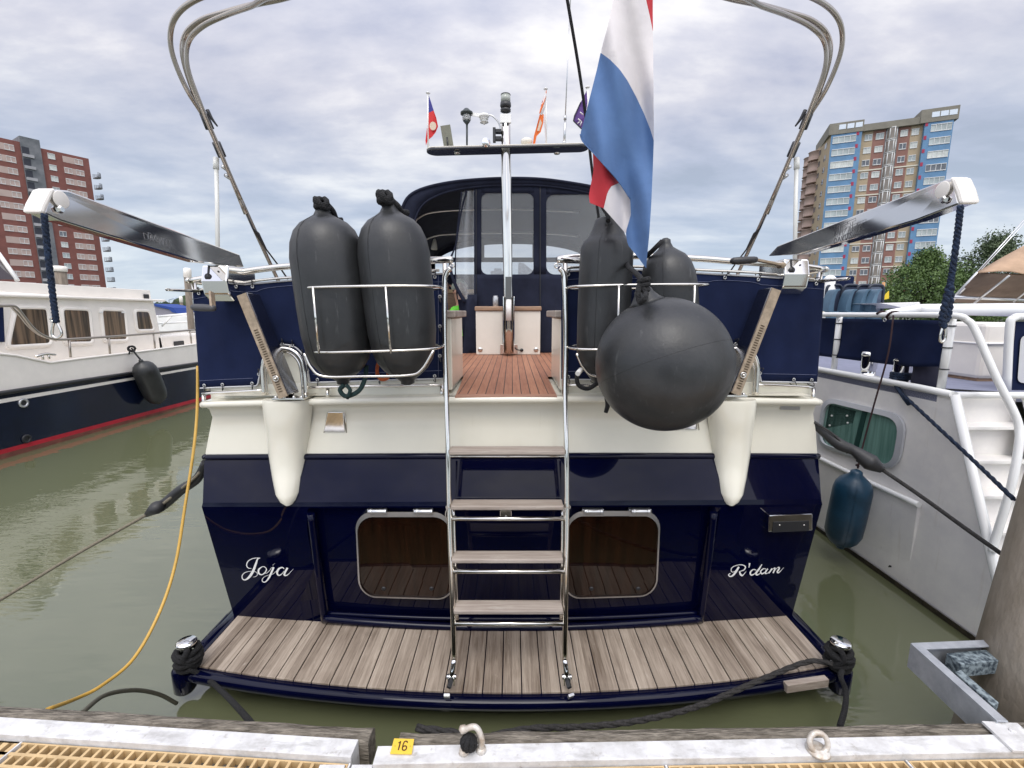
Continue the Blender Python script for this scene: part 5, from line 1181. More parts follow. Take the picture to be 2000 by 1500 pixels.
# shackle and ring
m_worn = mat('worn_white_galvanised', (.66, .64, .60), .4, metal=.2, col2=(.40, .32, .24), vscale=25, bump=.2, bscale=60)
t = thing('mooring_shackle', 'white weathered U-shaped shackle with black rope lump inside, beside the number sign', 'shackle', PZ(918, 1470, ZD))
base = PZ(940, 1463, ZD + .02); up_ = V((0, 0, 1)); mb = MB(); b2 = PZ(906, 1466, ZD + .02)
mb.tube([base, base + V((.002, .0, .045)), base.lerp(b2, .25) + V((0, .01, .080)), base.lerp(b2, .65) + V((0, .015, .080)), b2 + V((-.005, .02, .06))], .0105, 12, smooth=5)
for c_ in (base, b2): mb.lathe(c_ + V((0, 0, -.01)), c_ + V((0, 0, .008)), [(0, .02), (1, .016)], 12)
c_ = b2 + V((-.004, .02, .066)); mb.lathe(c_ + V((-.012, 0, .01)), c_ + V((.012, 0, -.004)), [(0, .008), (.5, .016), (1, .01)], 10)
mb.build('bow', m_worn, t)
mb = MB(); c_ = base.lerp(b2, .72) + V((0, 0, .03))
for j in range(5): 
    rt = Matrix.Rotation(.5 * j + .3, 3, 'Z') @ Matrix.Rotation(1.2 + .2 * j, 3, 'X'); mb.tube([c_ + rt @ V((.022 * math.cos(a), .020 * math.sin(a), .006 * (j - 2))) for a in [R(30 * z) for z in range(12)]], .0095, 8, closed=True)
mb.build('rope_lump', m_black, t)
t = thing('mooring_ring', 'pale rusty lifting ring standing at the right end of the dock edge', 'ring', PZ(1597, 1465, ZD + .012))
c_ = PZ(1597, 1466, ZD + .012); mb = MB(); mb.tube([c_ + V((.033 * math.cos(a), .012 * math.sin(a), .034 + .030 * math.sin(a))) for a in [R(20 * z) for z in range(18)]], .0095, 12, closed=True); mb.build('eye', m_worn, t)
mb = MB(); mb.lathe(c_, c_ + V((0, 0, .012)), [(0, .040), (.5, .038), (1, .026)], 24); mb.build('collar', m_worn, t)
# ================================================================== concrete pile and its guide bracket
pc = V((2.50, 1.84, 0)); prr = .27; lean = V((.30, 0, 0))
m_conc = mat('stained_concrete', (.34, .295, .24), .85, col2=(.20, .165, .12), vscale=3.5, stretch=(1, 1, .5), bump=.4, bscale=25)
mb = MB(); mb.lathe(V((pc.x, pc.y, -1)) - lean * .47, V((pc.x, pc.y, 3.4)) + lean, [(0, prr), (.4, prr), (.8, prr), (1, prr)], 48); mb.lathe(V((pc.x, pc.y, 3.401)) + lean, V((pc.x, pc.y, 3.6)) + lean, [(0, prr * .98), (.5, prr * .9), (1, .03)], 40, mi=1)
tag(mb.build('mooring_pile', [m_conc, m_white], loc=pc), 'thick brown-grey concrete pile cut off by the right picture edge', 'pile')
t = thing('pile_guide', 'galvanised steel channel frame holding the dock to the concrete pile', 'bracket', PZ(1965, 1440, ZD))
def chan(mb, a, b_, h=.12, wd=.042, th=.006, inward=1):
    a, b_ = V(a), V(b_); d_ = (b_ - a).normalized(); nrm = V((-d_.y, d_.x, 0)) * inward
    for (o1, o2, z0, z1) in ((0, wd, 0, th), (0, wd, -h, -h + th), (0, th, -h + th, 0)):
        q = [a + nrm * o1, b_ + nrm * o1, b_ + nrm * o2, a + nrm * o2]; mb.prism([p + V((0, 0, z0)) for p in q], [p + V((0, 0, z1)) for p in q])
za = ZD + .03; A_ = PZ(1778, 1258, za); B_ = PZ(1962, 1424, za); C_ = PZ(2010, 1243, za)
nn_ = (B_ - A_).normalized()
mb = MB(); chan(mb, A_, B_ - nn_ * .03, inward=1); mb.build('side_channel', m_galv2, t, bevel=.0015)
mb = MB(); chan(mb, A_ + V((.005, 0, .001)), A_ + V((.95, (C_.y - A_.y) * 1.0, .001)), inward=-1); mb.build('outer_channel', m_galv2, t, bevel=.0015)
mb = MB(); c_ = PZ(1972, 1440, ZD + .018); mb.box(c_ + V((.02, 0, .0)), (.13, .12, .012), Euler((0, 0, math.atan2(nn_.y, nn_.x) + R(90)))); mb.lathe(c_ + V((.03, .02, .004)), c_ + V((.03, .02, .012)), [(0, .010), (1, .010)], 12); mb.build('foot_plate', m_galv, t, bevel=.002)
m_speck = mat('speckled_recycled_plastic', (.24, .29, .31), .7, col2=(.03, .045, .06), vscale=55, detail=1)
mb = MB(); a = PZ(1848, 1275, za - .02); b_ = PZ(1925, 1268, za - .02); mb.prism([a, b_, b_ + V((0, -.07, 0)), a + V((0, -.07, 0))], [p + V((0, 0, -.07)) for p in (a, b_, b_ + V((0, -.07, 0)), a + V((0, -.07, 0)))]); mb.build('slide_block', m_speck, t, bevel=.004)
mb = MB(); a = PZ(1865, 1312, za - .02); b_ = PZ(1940, 1378, za - .02); w_ = V((.04, .015, 0)); mb.prism([a, b_, b_ + w_, a + w_], [p + V((0, 0, -.06)) for p in (a, b_, b_ + w_, a + w_)]); mb.build('slide_block', m_speck, t, bevel=.004)
# ================================================================== neighbour on the left: navy hulled cabin cruiser
LX = -7.73
m_boot = mat('red_boot_stripe', (.42, .015, .03), .35, var=.1); m_anti = mat('faded_antifouling', (.16, .05, .035), .8, var=.3, vscale=4)
m_navyb = mat('dark_navy_hull', (.004, .008, .026), .12, var=.2, coat=.3); m_white2 = mat('warm_white_gelcoat', (.86, .81, .74), .25, var=.04, coat=.2)
m_curt = bpy.data.materials.new('brown_curtain_glass'); m_curt.use_nodes = True
def curtain():
    t = m_curt.node_tree; b = t.nodes['Principled BSDF']; tc = t.nodes.new('ShaderNodeTexCoord'); mp = t.nodes.new('ShaderNodeMapping'); mp.inputs['Scale'].default_value = (1, 7, .25); t.links.new(tc.outputs['Object'], mp.inputs[0])
    nz = t.nodes.new('ShaderNodeTexNoise'); nz.inputs['Scale'].default_value = 3; nz.inputs['Detail'].default_value = 3; t.links.new(mp.outputs[0], nz.inputs[0]); r_ = t.nodes.new('ShaderNodeValToRGB'); t.links.new(nz.outputs[0], r_.inputs[0])
    r_.color_ramp.elements[0].position = .38; r_.color_ramp.elements[0].color = (.03, .017, .009, 1); r_.color_ramp.elements[1].position = .62; r_.color_ramp.elements[1].color = (.17, .11, .065, 1)
    t.links.new(r_.outputs[0], b.inputs['Base Color']); b.inputs['Roughness'].default_value = .5; b.inputs['Coat Weight'].default_value = 1; b.inputs['Coat Roughness'].default_value = .02
curtain()
lb_ = thing('cabin_cruiser', 'navy hulled cabin cruiser with white cabin and red boot stripe, moored at the left', 'motor boat', PX(200, 830, LX))
lb_.location.z = 0
def strip(mb, curveA, curveB, X=LX, mi=0, ext=1.0, n=20):
    xs = [curveA[0][0] + (curveA[-1][0] - curveA[0][0]) * i / n for i in range(n + 1)]
    A = [PX(x, interp(curveA, x), X) for x in xs]; B = [PX(x, interp(curveB, x), X) for x in xs]; return A, B
def longline(pts, X=LX, y0=1.0, y1=17.0):
    """picture points on the boat's side plane -> height profile z(Y), carried on straight beyond the picture"""
    q = [PX(x, y, X) for x, y in pts]; q = sorted([(p.y, p.z) for p in q]); 
    return q
def side_rows(profiles, X=LX, ys=None):
    rows = []
    for pr in profiles: rows.append([V((X, y, interp(pr, y))) for y in ys])
    return rows
ys = [2 + .5 * i for i in range(27)]
def bowX(y): return 0 if y < 11.5 else ((y - 11.5) / 3.8) ** 1.7 * 2.2
def shift(rows, dx=lambda y: 0): return [[V((p.x + dx(p.y) - bowX(p.y), p.y, p.z)) for p in r] for r in rows]
top_l = longline([(0, 683), (14, 683), (36, 698), (57, 707), (79, 711), (159, 700), (272, 687), (383, 672)])
nav_l = longline([(0, 764), (159, 740), (385, 707)]); st1 = longline([(0, 780), (385, 716)]); st2 = longline([(0, 788), (385, 720)])
red1 = longline([(0, 879), (385, 778)]); red2 = longline([(0, 888), (385, 784)]); wl = [(0, -.25), (20, -.25)]
R_ = shift(side_rows([wl, red2, red1, st2, st1, nav_l, top_l], ys=ys))
mb = MB()
for i, mi in ((0, 1), (1, 2), (2, 0), (3, 3), (4, 0)): mb.grid([R_[i], R_[i + 1]], mi, False)
for r0, r1, mi in [(R_[0], R_[4], 0), (R_[4], R_[5], 0)]:               # far side, ends
    f0 = [V((2 * (-9.6) - p.x, p.y, p.z)) for p in r0]; f1 = [V((2 * (-9.6) - p.x, p.y, p.z)) for p in r1]; mb.grid([f0, f1], 0, False)
    mb.add([r0[0], r1[0], f1[0], f0[0]], [(0, 1, 2, 3)], 0)
mb.build('hull', [m_navyb, m_anti, m_boot, m_white2], lb_)
mb = MB(); mb.grid([R_[5], R_[6]], 0, False); f5 = [V((-19.2 - p.x, p.y, p.z)) for p in R_[5]]; f6 = [V((-19.2 - p.x, p.y, p.z)) for p in R_[6]]; mb.grid([f5, f6], 0, False); mb.grid([[p + V((0, 0, -.25)) for p in R_[6]], [p + V((0, 0, -.25)) for p in f6]], 0, False)
mb.add([R_[5][0], R_[6][0], f6[0], f5[0]], [(0, 1, 2, 3)]); mb.tube([p + V((.0, 0, 0)) for p in R_[6]], .022, 8); mb.build('bulwark', m_white2, lb_)
mb = MB(); mb.tube([p + V((.02, 0, -.03)) for p in R_[5]], .035, 8); mb.build('rubbing_band', m_plastic, lb_)
# cabin
CX = -8.35
def cz(x, y): return PX(x, y, CX)
mb = MB(); w0 = [cz(-140, 720), cz(-140, 560), cz(0, 571), cz(301, 588), cz(321, 668)]; w0 = [w0[0]] + [w0[1]] + w0[3:]; w0[0].z = 1.0; w0[-1] = V((CX, w0[-1].y, 1.0))
mb.prism(w0, [p + V((-2.4, 0, 0)) for p in w0]); mb.build('cabin', m_white2, lb_, bevel=.04)
mb = MB(); a, b_ = cz(-140, 563), cz(316, 590); a.z = b_.z = cz(150, 579).z; mb.span((CX + .10, a.y, a.z - .05), (CX - 2.5, b_.y, a.z)); mb.build('roof', m_white2, lb_, bevel=.02)
mb = MB(); zt2 = PX(150, 558, CX - .15).z; mb.span((CX - .15, a.y + .3, a.z + .002), (CX - 2.2, b_.y - .12, zt2)); mb.span((CX - .12, b_.y - .35, zt2 - .10), (CX - .14, b_.y - .2, zt2 - .20), 1); mb.build('roof_coaming', [m_white2, m_plastic], lb_, bevel=.015)
wins = [[(30, 600), (92, 601), (100, 673), (14, 678)], [(119, 602), (174, 604), (181, 670), (127, 671)], [(196, 604), (243, 606), (249, 665), (203, 666)], [(262, 606), (291, 607), (301, 645), (267, 646)]]
def rounded(q, r=.09, n=4):
    o = []
    for i in range(len(q)):
        a, b_, c_ = q[i - 1], q[i], q[(i + 1) % len(q)]; d0 = (a - b_).normalized() * r; d1 = (c_ - b_).normalized() * r
        for k_ in range(n + 1): t = k_ / n; o.append(b_ + d0 * (1 - t) ** 2 + d1 * t ** 2)
    return o
for wn_ in wins:
    q = rounded([PX(x, y, CX + .005) for x, y in wn_]); c_ = sum(q, V()) / len(q)
    mb = MB(); mb.tube(q, .035, 8, closed=True); mb.tube([c_ + (p - c_) * 1.10 for p in q], .018, 6, closed=True); fo = mb.build('window', m_white2, lb_)
    mb = MB(); mb.add([p + V((.012, 0, 0)) for p in q], [tuple(range(len(q)))]); mb.build('pane', m_curt, fo)
for x in (197, 241): mb = MB(); mb.box(PX(x, 610, CX + .04), (.02, .08, .03)); mb.build('window_clip', m_white, lb_)
# wheelhouse screen far left, forward coachroof
mb = MB(); q = [PX(-60, 545, CX - .2), PX(-60, 470, CX - .6), PX(-2, 497, CX - .6), PX(30, 546, CX - .2)]; mb.prism(q, [p + V((-1.6, 0, 0)) for p in q]); wh = mb.build('wheelhouse_screen', mat('tinted_screen', (.03, .02, .025), .08, coat=.3), lb_)
mb = MB(); mb.tube([PX(-4, 494, CX - .55), PX(34, 548, CX - .18)], .035, 8); mb.tube([PX(-60, 468, CX - .6), PX(-2, 496, CX - .6)], .03, 8); mb.build('screen_frame', m_white, wh)
mb = MB(); a, b_ = PX(319, 655, CX), PX(400, 648, CX); mb.span((CX, a.y - .2, 1.1), (CX - 2.0, b_.y + .6, a.z)); fc_ = mb.build('coachroof', m_white2, lb_, bevel=.05)
mb = MB(); a, b_ = PX(339, 667, CX + .01), PX(359, 674, CX + .01); mb.span((CX + .005, a.y, a.z), (CX + .03, b_.y, b_.z)); mb.build('pane', m_plastic, fc_, bevel=.01)
mb = MB(); mb.tube([V((CX - .3, a.y - 1.2, a.z + .18)), V((CX - .3, a.y + 2.4, a.z + .24))], .03, 8); mb.tube([V((CX - .3, a.y - .3, a.z - .05)), V((CX - .3, a.y + .1, a.z + .19))], .02, 6); mb.build('grab_rail', m_white, lb_)
# navy side curtain at the picture edge
mb = MB(); q = [PX(-60, 600, CX + .04), PX(6, 600, CX + .04), PX(9, 668, CX + .04), PX(-60, 670, CX + .04)]; mb.add(q, [(0, 1, 2, 3)]); mb.build('aft_curtain', m_canvas, lb_, solid=.01)
# guard rail, cleat, portholes, fender
RXp = LX - .05
mb = MB(); mb.tube([PX(x, y, RXp) for x, y in ((-90, 592), (0, 597), (22, 597), (33, 601), (48, 620), (64, 640), (84, 655), (112, 663), (160, 661), (250, 655), (310, 650), (395, 643))], .022, 8, smooth=5)
mb.tube([PX(x, y, RXp - .05) for x, y in ((22, 599), (40, 618), (56, 637), (78, 654), (110, 665))], .018, 8, smooth=4)
for x, y0, y1 in ((135, 663, 698), (212, 658, 692), (300, 651, 682), (371, 645, 671)): mb.tube([PX(x, y0, RXp), PX(x + 3, y1, RXp)], .018, 8)
mb.build('guard_rail', m_bow, lb_)
mb = MB(); c_ = PX(90, 702, LX); mb.tube([c_ + V((0, -.16, .06)), c_ + V((0, 0, .09)), c_ + V((0, .16, .06))], .022, 8, smooth=3); mb.tube([c_ + V((0, -.05, 0)), c_ + V((0, -.05, .08))], .018, 6); mb.tube([c_ + V((0, .05, 0)), c_ + V((0, .05, .08))], .018, 6); mb.build('cleat', m_steel, lb_)
for (x, y, r, m_) in ((46, 787, .06, m_frame), (52, 857, .055, m_plastic)):
    mb = MB(); c_ = PX(x, y, LX + .01); mb.tube([c_ + V((0, r * math.cos(a), r * math.sin(a))) for a in [R(30 * z) for z in range(12)]], .018, 8, closed=True); mb.add([c_ + V((0, r * math.cos(a), r * math.sin(a))) for a in [R(30 * z) for z in range(12)]], [tuple(range(12))], 1); mb.build('porthole', [m_, m_plastic], lb_)
a, b_ = PX(274, 702, LX + .28), PX(312, 789, LX + .22)
t = fender(a, b_, .215, 'dark grey fender hanging over the white side of the left boat', 'fenders', None, m_rubber, eye=.05)
mb = MB(); mb.tube([PX(257, 680, LX + .02), PX(264, 690, LX + .1), a], .016, 6); mb.tube([PX(254, 682, LX + .03), PX(252, 692, LX + .03)], .012, 6)
c_ = PX(257, 681, LX + .02); mb.tube([c_ + V((.03 * math.cos(q_), .05 * math.cos(q_), .05 * math.sin(q_))) for q_ in [R(40 * z) for z in range(9)]], .022, 6, closed=True); mb.build('lanyard', m_black, t)
# ================================================================== neighbour on the right: white steel boat
RX = 3.12
m_wh = mat('white_hull_paint', (.90, .87, .82), .3, var=.03, vscale=2, coat=.1, col2=(.74, .715, .70))
marks(m_wh, (.50, .42, .33), 2.2, (6, 6, .45), .60, .78, .35)
marks(m_wh, (.34, .32, .28), 6, (1, 1, 1), .66, .74, .25)
m_wtube = mat('white_rail_paint', (.78, .78, .76), .22, coat=.3)
rb = thing('steel_boat', 'white steel motor boat with stern stairs and white tube railing, moored at the right', 'motor boat', V((RX, 3.0, 0)))
def q3(x, y, X=RX): return PX(x, y, X)
gun = [q3(1866, 772), q3(1750, 752), q3(1598, 725)]; zg = 1.63
sternT, sternB = q3(1866, 772), q3(1950, 1142); d_ = sternB - sternT; sternW = sternT + d_ * ((sternT.z + .2) / (sternT.z - sternB.z))
mb = MB()
prof = lambda y, z: V((RX + (0 if y < 9 else ((y - 9) / 4.5) ** 1.8 * 2.0), y, z))
ysr = [None] + [3.6 + .6 * i for i in range(17)]
lev = [(-.2, sternW), (.05, sternT.lerp(sternW, (sternT.z - .05) / (sternT.z + .2))), (.42, sternT.lerp(sternW, (sternT.z - .42) / (sternT.z + .2))), (zg, sternT)]
rows = [[V(p)] + [prof(y, z) for y in ysr[1:]] for z, p in lev]
for r in rows[0:1]:
    for p in r: p.x += .05
mb.grid(rows, 0, False)
BW = 4.4
far = [[V((2 * RX + BW - p.x, p.y, p.z)) for p in r] for r in rows]; mb.grid(far, 0, False)
mb.build('hull', m_wh, rb)
mb = MB(); mb.grid([[p + V((-.004, 0, -.0)) for p in rows[0]], [V((p.x - .012, p.y, .045 + .012 * noise.noise(V((p.y * 6, 0, 0))))) for p in rows[1]]], 0, False); mb.build('waterline_growth', mat('algae_grime', (.045, .035, .018), .9, var=.5, vscale=18, bump=.6, bscale=40), rb)
# streaks of dirt, small chip
mb = MB(); c_ = q3(1741, 1105, RX - .003)
mb.add([c_ + V((0, dy, dz)) for dy, dz in ((0, 0), (.02, -.005), (.03, -.03), (.012, -.02), (-.004, -.012))], [(0, 1, 2, 3, 4)]); mb.build('paint_chip', m_plastic, rb)
# step in the plating + lower rubbing tube
mb = MB(); mb.tube([q3(1560, 875, RX - .03), q3(1597, 893, RX - .03), q3(1690, 938, RX - .03), q3(1795, 986, RX - .03)], .022, 12, smooth=4); mb.build('side_fender_bar', m_wtube, rb)
mb = MB(); a, b_, c_, d2 = q3(1560, 878, RX - .03), q3(1792, 990, RX - .03), q3(1776, 1110, RX + .003), q3(1560, 1010, RX + .003)
mb.prism([a, b_, c_, d2], [p + V((.06, 0, 0)) for p in (a, b_, c_, d2)]); mb.build('plating_step', m_wh, rb, bevel=.004)
mb = MB(); mb.tube([sternT + V((0, .02, 0))] + [V((RX, y, zg)) for y in (3.4, 4, 5, 7, 9)], .026, 12); mb.build('gunwale_tube', m_wtube, rb)
mb = MB(); mb.span((RX, 3.25, 1.55), (RX + BW, 9, 1.60)); mb.build('deck', mat('blue_grey_deck', (.19, .20, .27), .8, var=.1, vscale=8), rb)
# window with rounded corners
q = rounded([q3(x, y, RX - .004) for x, y in ((1617, 784), (1764, 820), (1748, 913), (1603, 864))], .14, 6); q_ = rounded([q3(x, y, RX - .004) for x, y in ((1611, 774), (1775, 812), (1757, 922), (1597, 870))], .17, 6)
mb = MB(); n_ = len(q); A_o = [p + V((-.03, 0, 0)) for p in q]; B_o = [p + V((-.02, 0, 0)) for p in q_]
mb.add(A_o + B_o + q_ + q, [(i, (i + 1) % n_, n_ + (i + 1) % n_, n_ + i) for i in range(n_)] + [(n_ + i, n_ + (i + 1) % n_, 2 * n_ + (i + 1) % n_, 2 * n_ + i) for i in range(n_)] + [(i, (i + 1) % n_, 3 * n_ + (i + 1) % n_, 3 * n_ + i) for i in range(n_)]); wo = mb.build('window', mat('grey_window_frame', (.58, .59, .62), .35, metal=.3), rb)
def curtain2():
    m = mat('green_tinted_curtain', (.20, .36, .30), .35, col2=(.09, .20, .165), vscale=3, stretch=(1, 9, .5), coat=1, detail=2); return m
mb = MB(); mb.add([p + V((-.006, 0, 0)) for p in q], [tuple(range(n_))]); mb.build('pane', curtain2(), wo)
mb = MB(); a, b_ = q3(1690, 803, RX - .012), q3(1668, 890, RX - .012); mb.beam(a, b_, .012, .05, up=V((0, 1, 0))); mb.build('window_bar', mat('dark_green_bar', (.02, .06, .05), .3), wo)
mb = MB(); q2_ = [q3(1620, 790, RX - .010), q3(1672, 803, RX - .010), q3(1652, 880, RX - .010), q3(1607, 862, RX - .010)]; mb.add(q2_, [(0, 1, 2, 3)]); mb.build('open_half', mat('dark_green_gap', (.012, .04, .03), .12, var=.5, vscale=6, coat=1), wo)
for x, y in ((1625, 812), (1621, 831), (1655, 812), (1656, 826)): mb = MB(); c_ = q3(x, y, RX - .014); mb.lathe(c_, c_ + V((-.008, 0, 0)), [(0, .010), (1, .008)], 10); mb.build('catch', m_white, wo)
# railing, posts, canvas
mb = MB(); HR = [q3(1500, 612, RX + .02), q3(1605, 614, RX + .02), q3(1700, 615, RX + .02), q3(1800, 615, RX + .02), q3(1868, 617, RX + .02), PX(1888, 625, RX + .05), PX(1905, 645, RX + .08), PX(1945, 735, RX + .12), PX(1978, 800, RX + .16), PX(1990, 835, RX + .17), PX(1990, 870, RX + .14), PX(1975, 950, RX + .06), PX(1945, 1050, RX + .0), PX(1938, 1078, RX - .02)]
mb.tube(HR, .0225, 12, smooth=6); mb.build('hand_rail', m_wtube, rb)
for (x0, y0, x1, y1) in ((1860, 618, 1836, 768), (1640, 618, 1628, 728)):
    mb = MB(); a, b_ = q3(x0, y0, RX + .05), q3(x1, y1, RX + .05); mb.tube([a, b_], .026, 12); po = mb.build('rail_post', m_wtube, rb)
    mb = MB()
    for t_ in (.12, .40, .68, .95): c_ = a.lerp(b_, t_); mb.tube([c_ + V((.028 * math.cos(z), .028 * math.sin(z), 0)) for z in [R(30 * k_) for k_ in range(12)]], .005, 6, closed=True)
    mb.build('tie', m_plastic, po)
mb = MB(); rws = []
for j in range(11):
    r = []
    for i in range(41):
        t_ = i / 40; s__ = j / 10; yt = lerp(620, 626, t_); yb = lerp(690, 716, min(1, t_ * 1.3)); x = lerp(1560, 1850 - 16 * s__, t_)
        r.append(q3(x, lerp(yt, yb, s__), RX + .06 + .02 * math.sin(t_ * 9 - s__ * 3) * s__ + .012 * math.sin(t_ * 23 + s__ * 4)))
    rws.append(r)
mb.grid(rws, 0, True); mb.build('rail_canvas', m_canvas, rb, solid=.003)
mb = MB(); mb.tube([q3(1610, 615, RX + .02) + V((.03 * math.cos(z), .02 * z, .03 * math.sin(z))) for z in [R(40 * k_) for k_ in range(28)]], .006, 6); mb.build('tied_cord', mat('cream_cord', (.6, .55, .42), .9), rb)
for x in (1640, 1731):
    mb = MB(); c_ = q3(x, 620, RX); mb.tube([c_ + V((-.01, .014 * math.cos(z), -.02 + .014 * math.sin(z))) for z in [R(45 * k_) for k_ in range(8)]], .004, 6, closed=True); mb.build('eyelet', m_frame, rb)
# twin chrome mooring bitts
for (x, y, s__) in ((1694, 738, 1.25), (1758, 748, 1.2)):
    mb = MB(); c_ = q3(x, y, RX + .12); c_.z = 1.60; h_ = .20 * s__
    mb.lathe(c_, c_ + V((0, 0, h_)), [(0, .085), (.12, .085), (.14, .055), (.35, .055), (.4, .062), (.8, .062), (.85, .068), (1, .064)], 24); mb.tube([c_ + V((0, 0, h_ * .7)), c_ + V((.09, -.06, h_ * .7))], .009, 8); mb.build('bitt', m_mirror, rb)
mb = MB(); c_ = q3(1758, 748, RX + .12); c_.z = 1.66
for j in range(3): mb.tube([c_ + V((.066 * math.cos(z), .066 * math.sin(z), .018 * j)) for z in [R(30 * k_) for k_ in range(12)]], .012, 8, closed=True)
mb.tube([c_ + V((-.06, -.02, 0)), q3(1750, 752, RX - .0), q3(1765, 775, RX - .03), q3(1776, 790, RX - .03)], .016, 8, smooth=4); mb.build('rope_turns', m_bluerope, rb)
a = q3(1765, 772, RX - .03); rope('mooring_rope', [a, PX(1840, 842, 2.95), PX(1900, 898, 2.85), PX(1980, 975, 2.62)], .012, m_bluerope, 'navy blue rope running from the chrome bitt down to the concrete pile')
# covered capstan, deck line, white boxes, boom, timber pile beyond
mb = MB(); c_ = q3(1808, 762, RX + .16); c_.z = 1.60; mb.lathe(c_, c_ + V((0, 0, .28)), [(0, .085), (.2, .10), (.5, .095), (.8, .10), (1, .075)], 14); mb.build('covered_capstan', mat('black_navy_cover', (.012, .012, .03), .8, bump=.5, bscale=8), rb)
mb = MB(); mb.tube([V((RX + .08, 3.35, 1.63)), V((RX + .5, 3.28, 1.615)), V((RX + 1.2, 3.22, 1.60))], .008, 6, smooth=3); mb.build('deck_line', m_black, rb)
mb = MB(); a, b_ = P(1907, 755, 3.9), P(1968, 755, 3.9); tz = P(1930, 630, 3.9).z; mb.span((a.x, 3.9, 1.62), (b_.x + .06, 4.35, tz)); lk = mb.build('deck_locker', m_white2, rb, bevel=.035)
mb = MB(); mb.span((a.x - .015, 3.88, lerp(1.62, tz, .62)), (b_.x + .07, 4.36, lerp(1.62, tz, .65))); mb.build('lid_seam', m_white, lk, bevel=.01)
mb = MB(); mb.span((a.x + .02, 3.92, 1.60), (b_.x + .05, 4.33, 1.63)); mb.build('plinth', m_wood, lk)
# right stair-head post and navy side screen with clear window
mb = MB(); pts = [P(1966, 765, 3.45), P(1972, 640, 3.45), P(1980, 622, 3.45), P(2000, 618, 3.45), P(2120, 618, 3.45)]; mb.tube(pts, .026, 12, smooth=5); mb.build('hand_rail', m_wtube, rb)
mb = MB(); q = [P(1984, 628, 3.47), P(2120, 628, 3.47), P(2120, 770, 3.47), P(1972, 770, 3.47)]; mb.add(q, [(0, 1, 2, 3)]); sc_ = mb.build('stern_screen', m_canvas, rb, solid=.004)
mb = MB(); q = rounded([P(1994, 655, 3.455), P(2100, 655, 3.455), P(2100, 748, 3.455), P(1987, 748, 3.455)], .05, 5); mb.add(q, [tuple(range(len(q)))]); mb.build('clear_panel', mat('milky_vinyl', (.55, .55, .56), .25), sc_)
# stairs down the stern
n_s = 7
def onst(t_): return sternT.lerp(sternW, t_)
SW = .50
for i in range(n_s):
    z1 = sternT.z - (i) * .215; z2 = z1 - .215
    t1 = (sternT.z - z1) / (sternT.z + .2); t2 = (sternT.z - z2) / (sternT.z + .2); p1, p2 = onst(t1), onst(t2)
    mb = MB(); mb.span((RX + .02, p1.y + .06, z2), (RX + SW, p1.y + .085, z1)); mb.span((RX + .02, p2.y + .0, z2 - .012), (RX + SW, p1.y + .085, z2 + .006)); mb.build('stair', m_wh, rb)
mb = MB(); mb.tube([sternT + V((-.003, 0, 0)), sternB, sternW], .028, 12); mb.tube([sternT + V((SW, 0, 0)), sternB + V((SW, 0, 0)), sternW + V((SW, 0, 0))], .028, 12); mb.tube([sternT, sternT + V((SW, 0, 0)), sternT + V((BW, 0, 0))], .024, 12); mb.build('stringer', m_wtube, rb)
mb = MB(); mb.add([sternT + V((SW, .01, 0)), sternT + V((BW, .01, 0)), sternW + V((BW, .01, 0)), sternW + V((SW, .01, 0))], [(0, 1, 2, 3)]); mb.build('transom', m_wh, rb, solid=.01)
mb = MB(); q = rounded([P(1987, 840, 3.02), P(2060, 840, 3.02), P(2060, 900, 2.98), P(1992, 890, 2.98)], .05); mb.add(q, [tuple(range(len(q)))]); mb.build('stern_window', m_plastic, rb, solid=.01)
# blue fender with its line
a, b_ = PX(1674, 918, RX - .24), PX(1640, 1070, RX - .20)
t = fender(a, b_, .14, 'dark blue fender hanging against the white hull of the right boat', 'fenders', [(0, .02), (.02, .042), (.05, .045), (.09, .075), (.13, .108), (.18, .13), (.25, .14), (.6, .142), (.78, .138), (.86, .118), (.91, .09), (.94, .045), (.96, .04), (.99, .03), (1, .01)], mat('petrol_blue_vinyl', (.009, .040, .075), .4, var=.3, vscale=5, bump=.05), eye=.04)
mb = MB(); mb.tube([PX(1745, 616, RX + .0), PX(1735, 690, RX - .06), PX(1710, 780, RX - .10), PX(1688, 860, RX - .16), PX(1675, 915, RX - .24)], .007, 6, smooth=4)
c_ = PX(1747, 616, RX + .02); mb.tube([c_ + V((.0 + .03 * math.cos(z), .02 * (z - 1.5), .03 * math.sin(z))) for z in [R(40 * k_) for k_ in range(14)]], .010, 6); c_ = PX(1675, 912, RX - .24); mb.tube([c_ + V((.012 * math.cos(z), .012 * math.sin(z), .006 * z)) for z in [R(60 * k_) for k_ in range(12)]], .007, 6); mb.build('lanyard', mat('maroon_cord', (.03, .012, .014), .9), t)
# davit falls: hanging rope from each davit with snap hook
def fall(pts1, pts2, hook, lab, X0):
    t = thing('davit_fall', lab, 'rope', pts1[0]); mb = MB()
    pp = smooth_path(pts1, 12); n_ = len(pp)
    for s3 in range(3): mb.tube([p + V((.0052 * math.cos(i * .8 + s3 * 2.09), .0052 * math.sin(i * .8 + s3 * 2.09), 0)) for i, p in enumerate(pp)], .0055, 8)
    if pts2:
        for pl in pts2:
            q_ = smooth_path(pl, 10)
            for s3 in range(2): mb.tube([p + V((.005 * math.cos(i * .9 + s3 * 3.14), .005 * math.sin(i * .9 + s3 * 3.14), 0)) for i, p in enumerate(q_)], .0075, 8)
    mb.build('rope', m_bluerope, t)
    mb = MB(); mb.tube(hook, .0045, 8, closed=True, smooth=4); h0 = hook[0]; mb.tube([h0 + V((.010 * math.cos(z), 0, .008 + .010 * math.sin(z))) for z in [R(45 * k_) for k_ in range(8)]], .005, 8, closed=True); mb.build('snap_hook', m_steel, t)
DL, DR = 1.66, 1.64
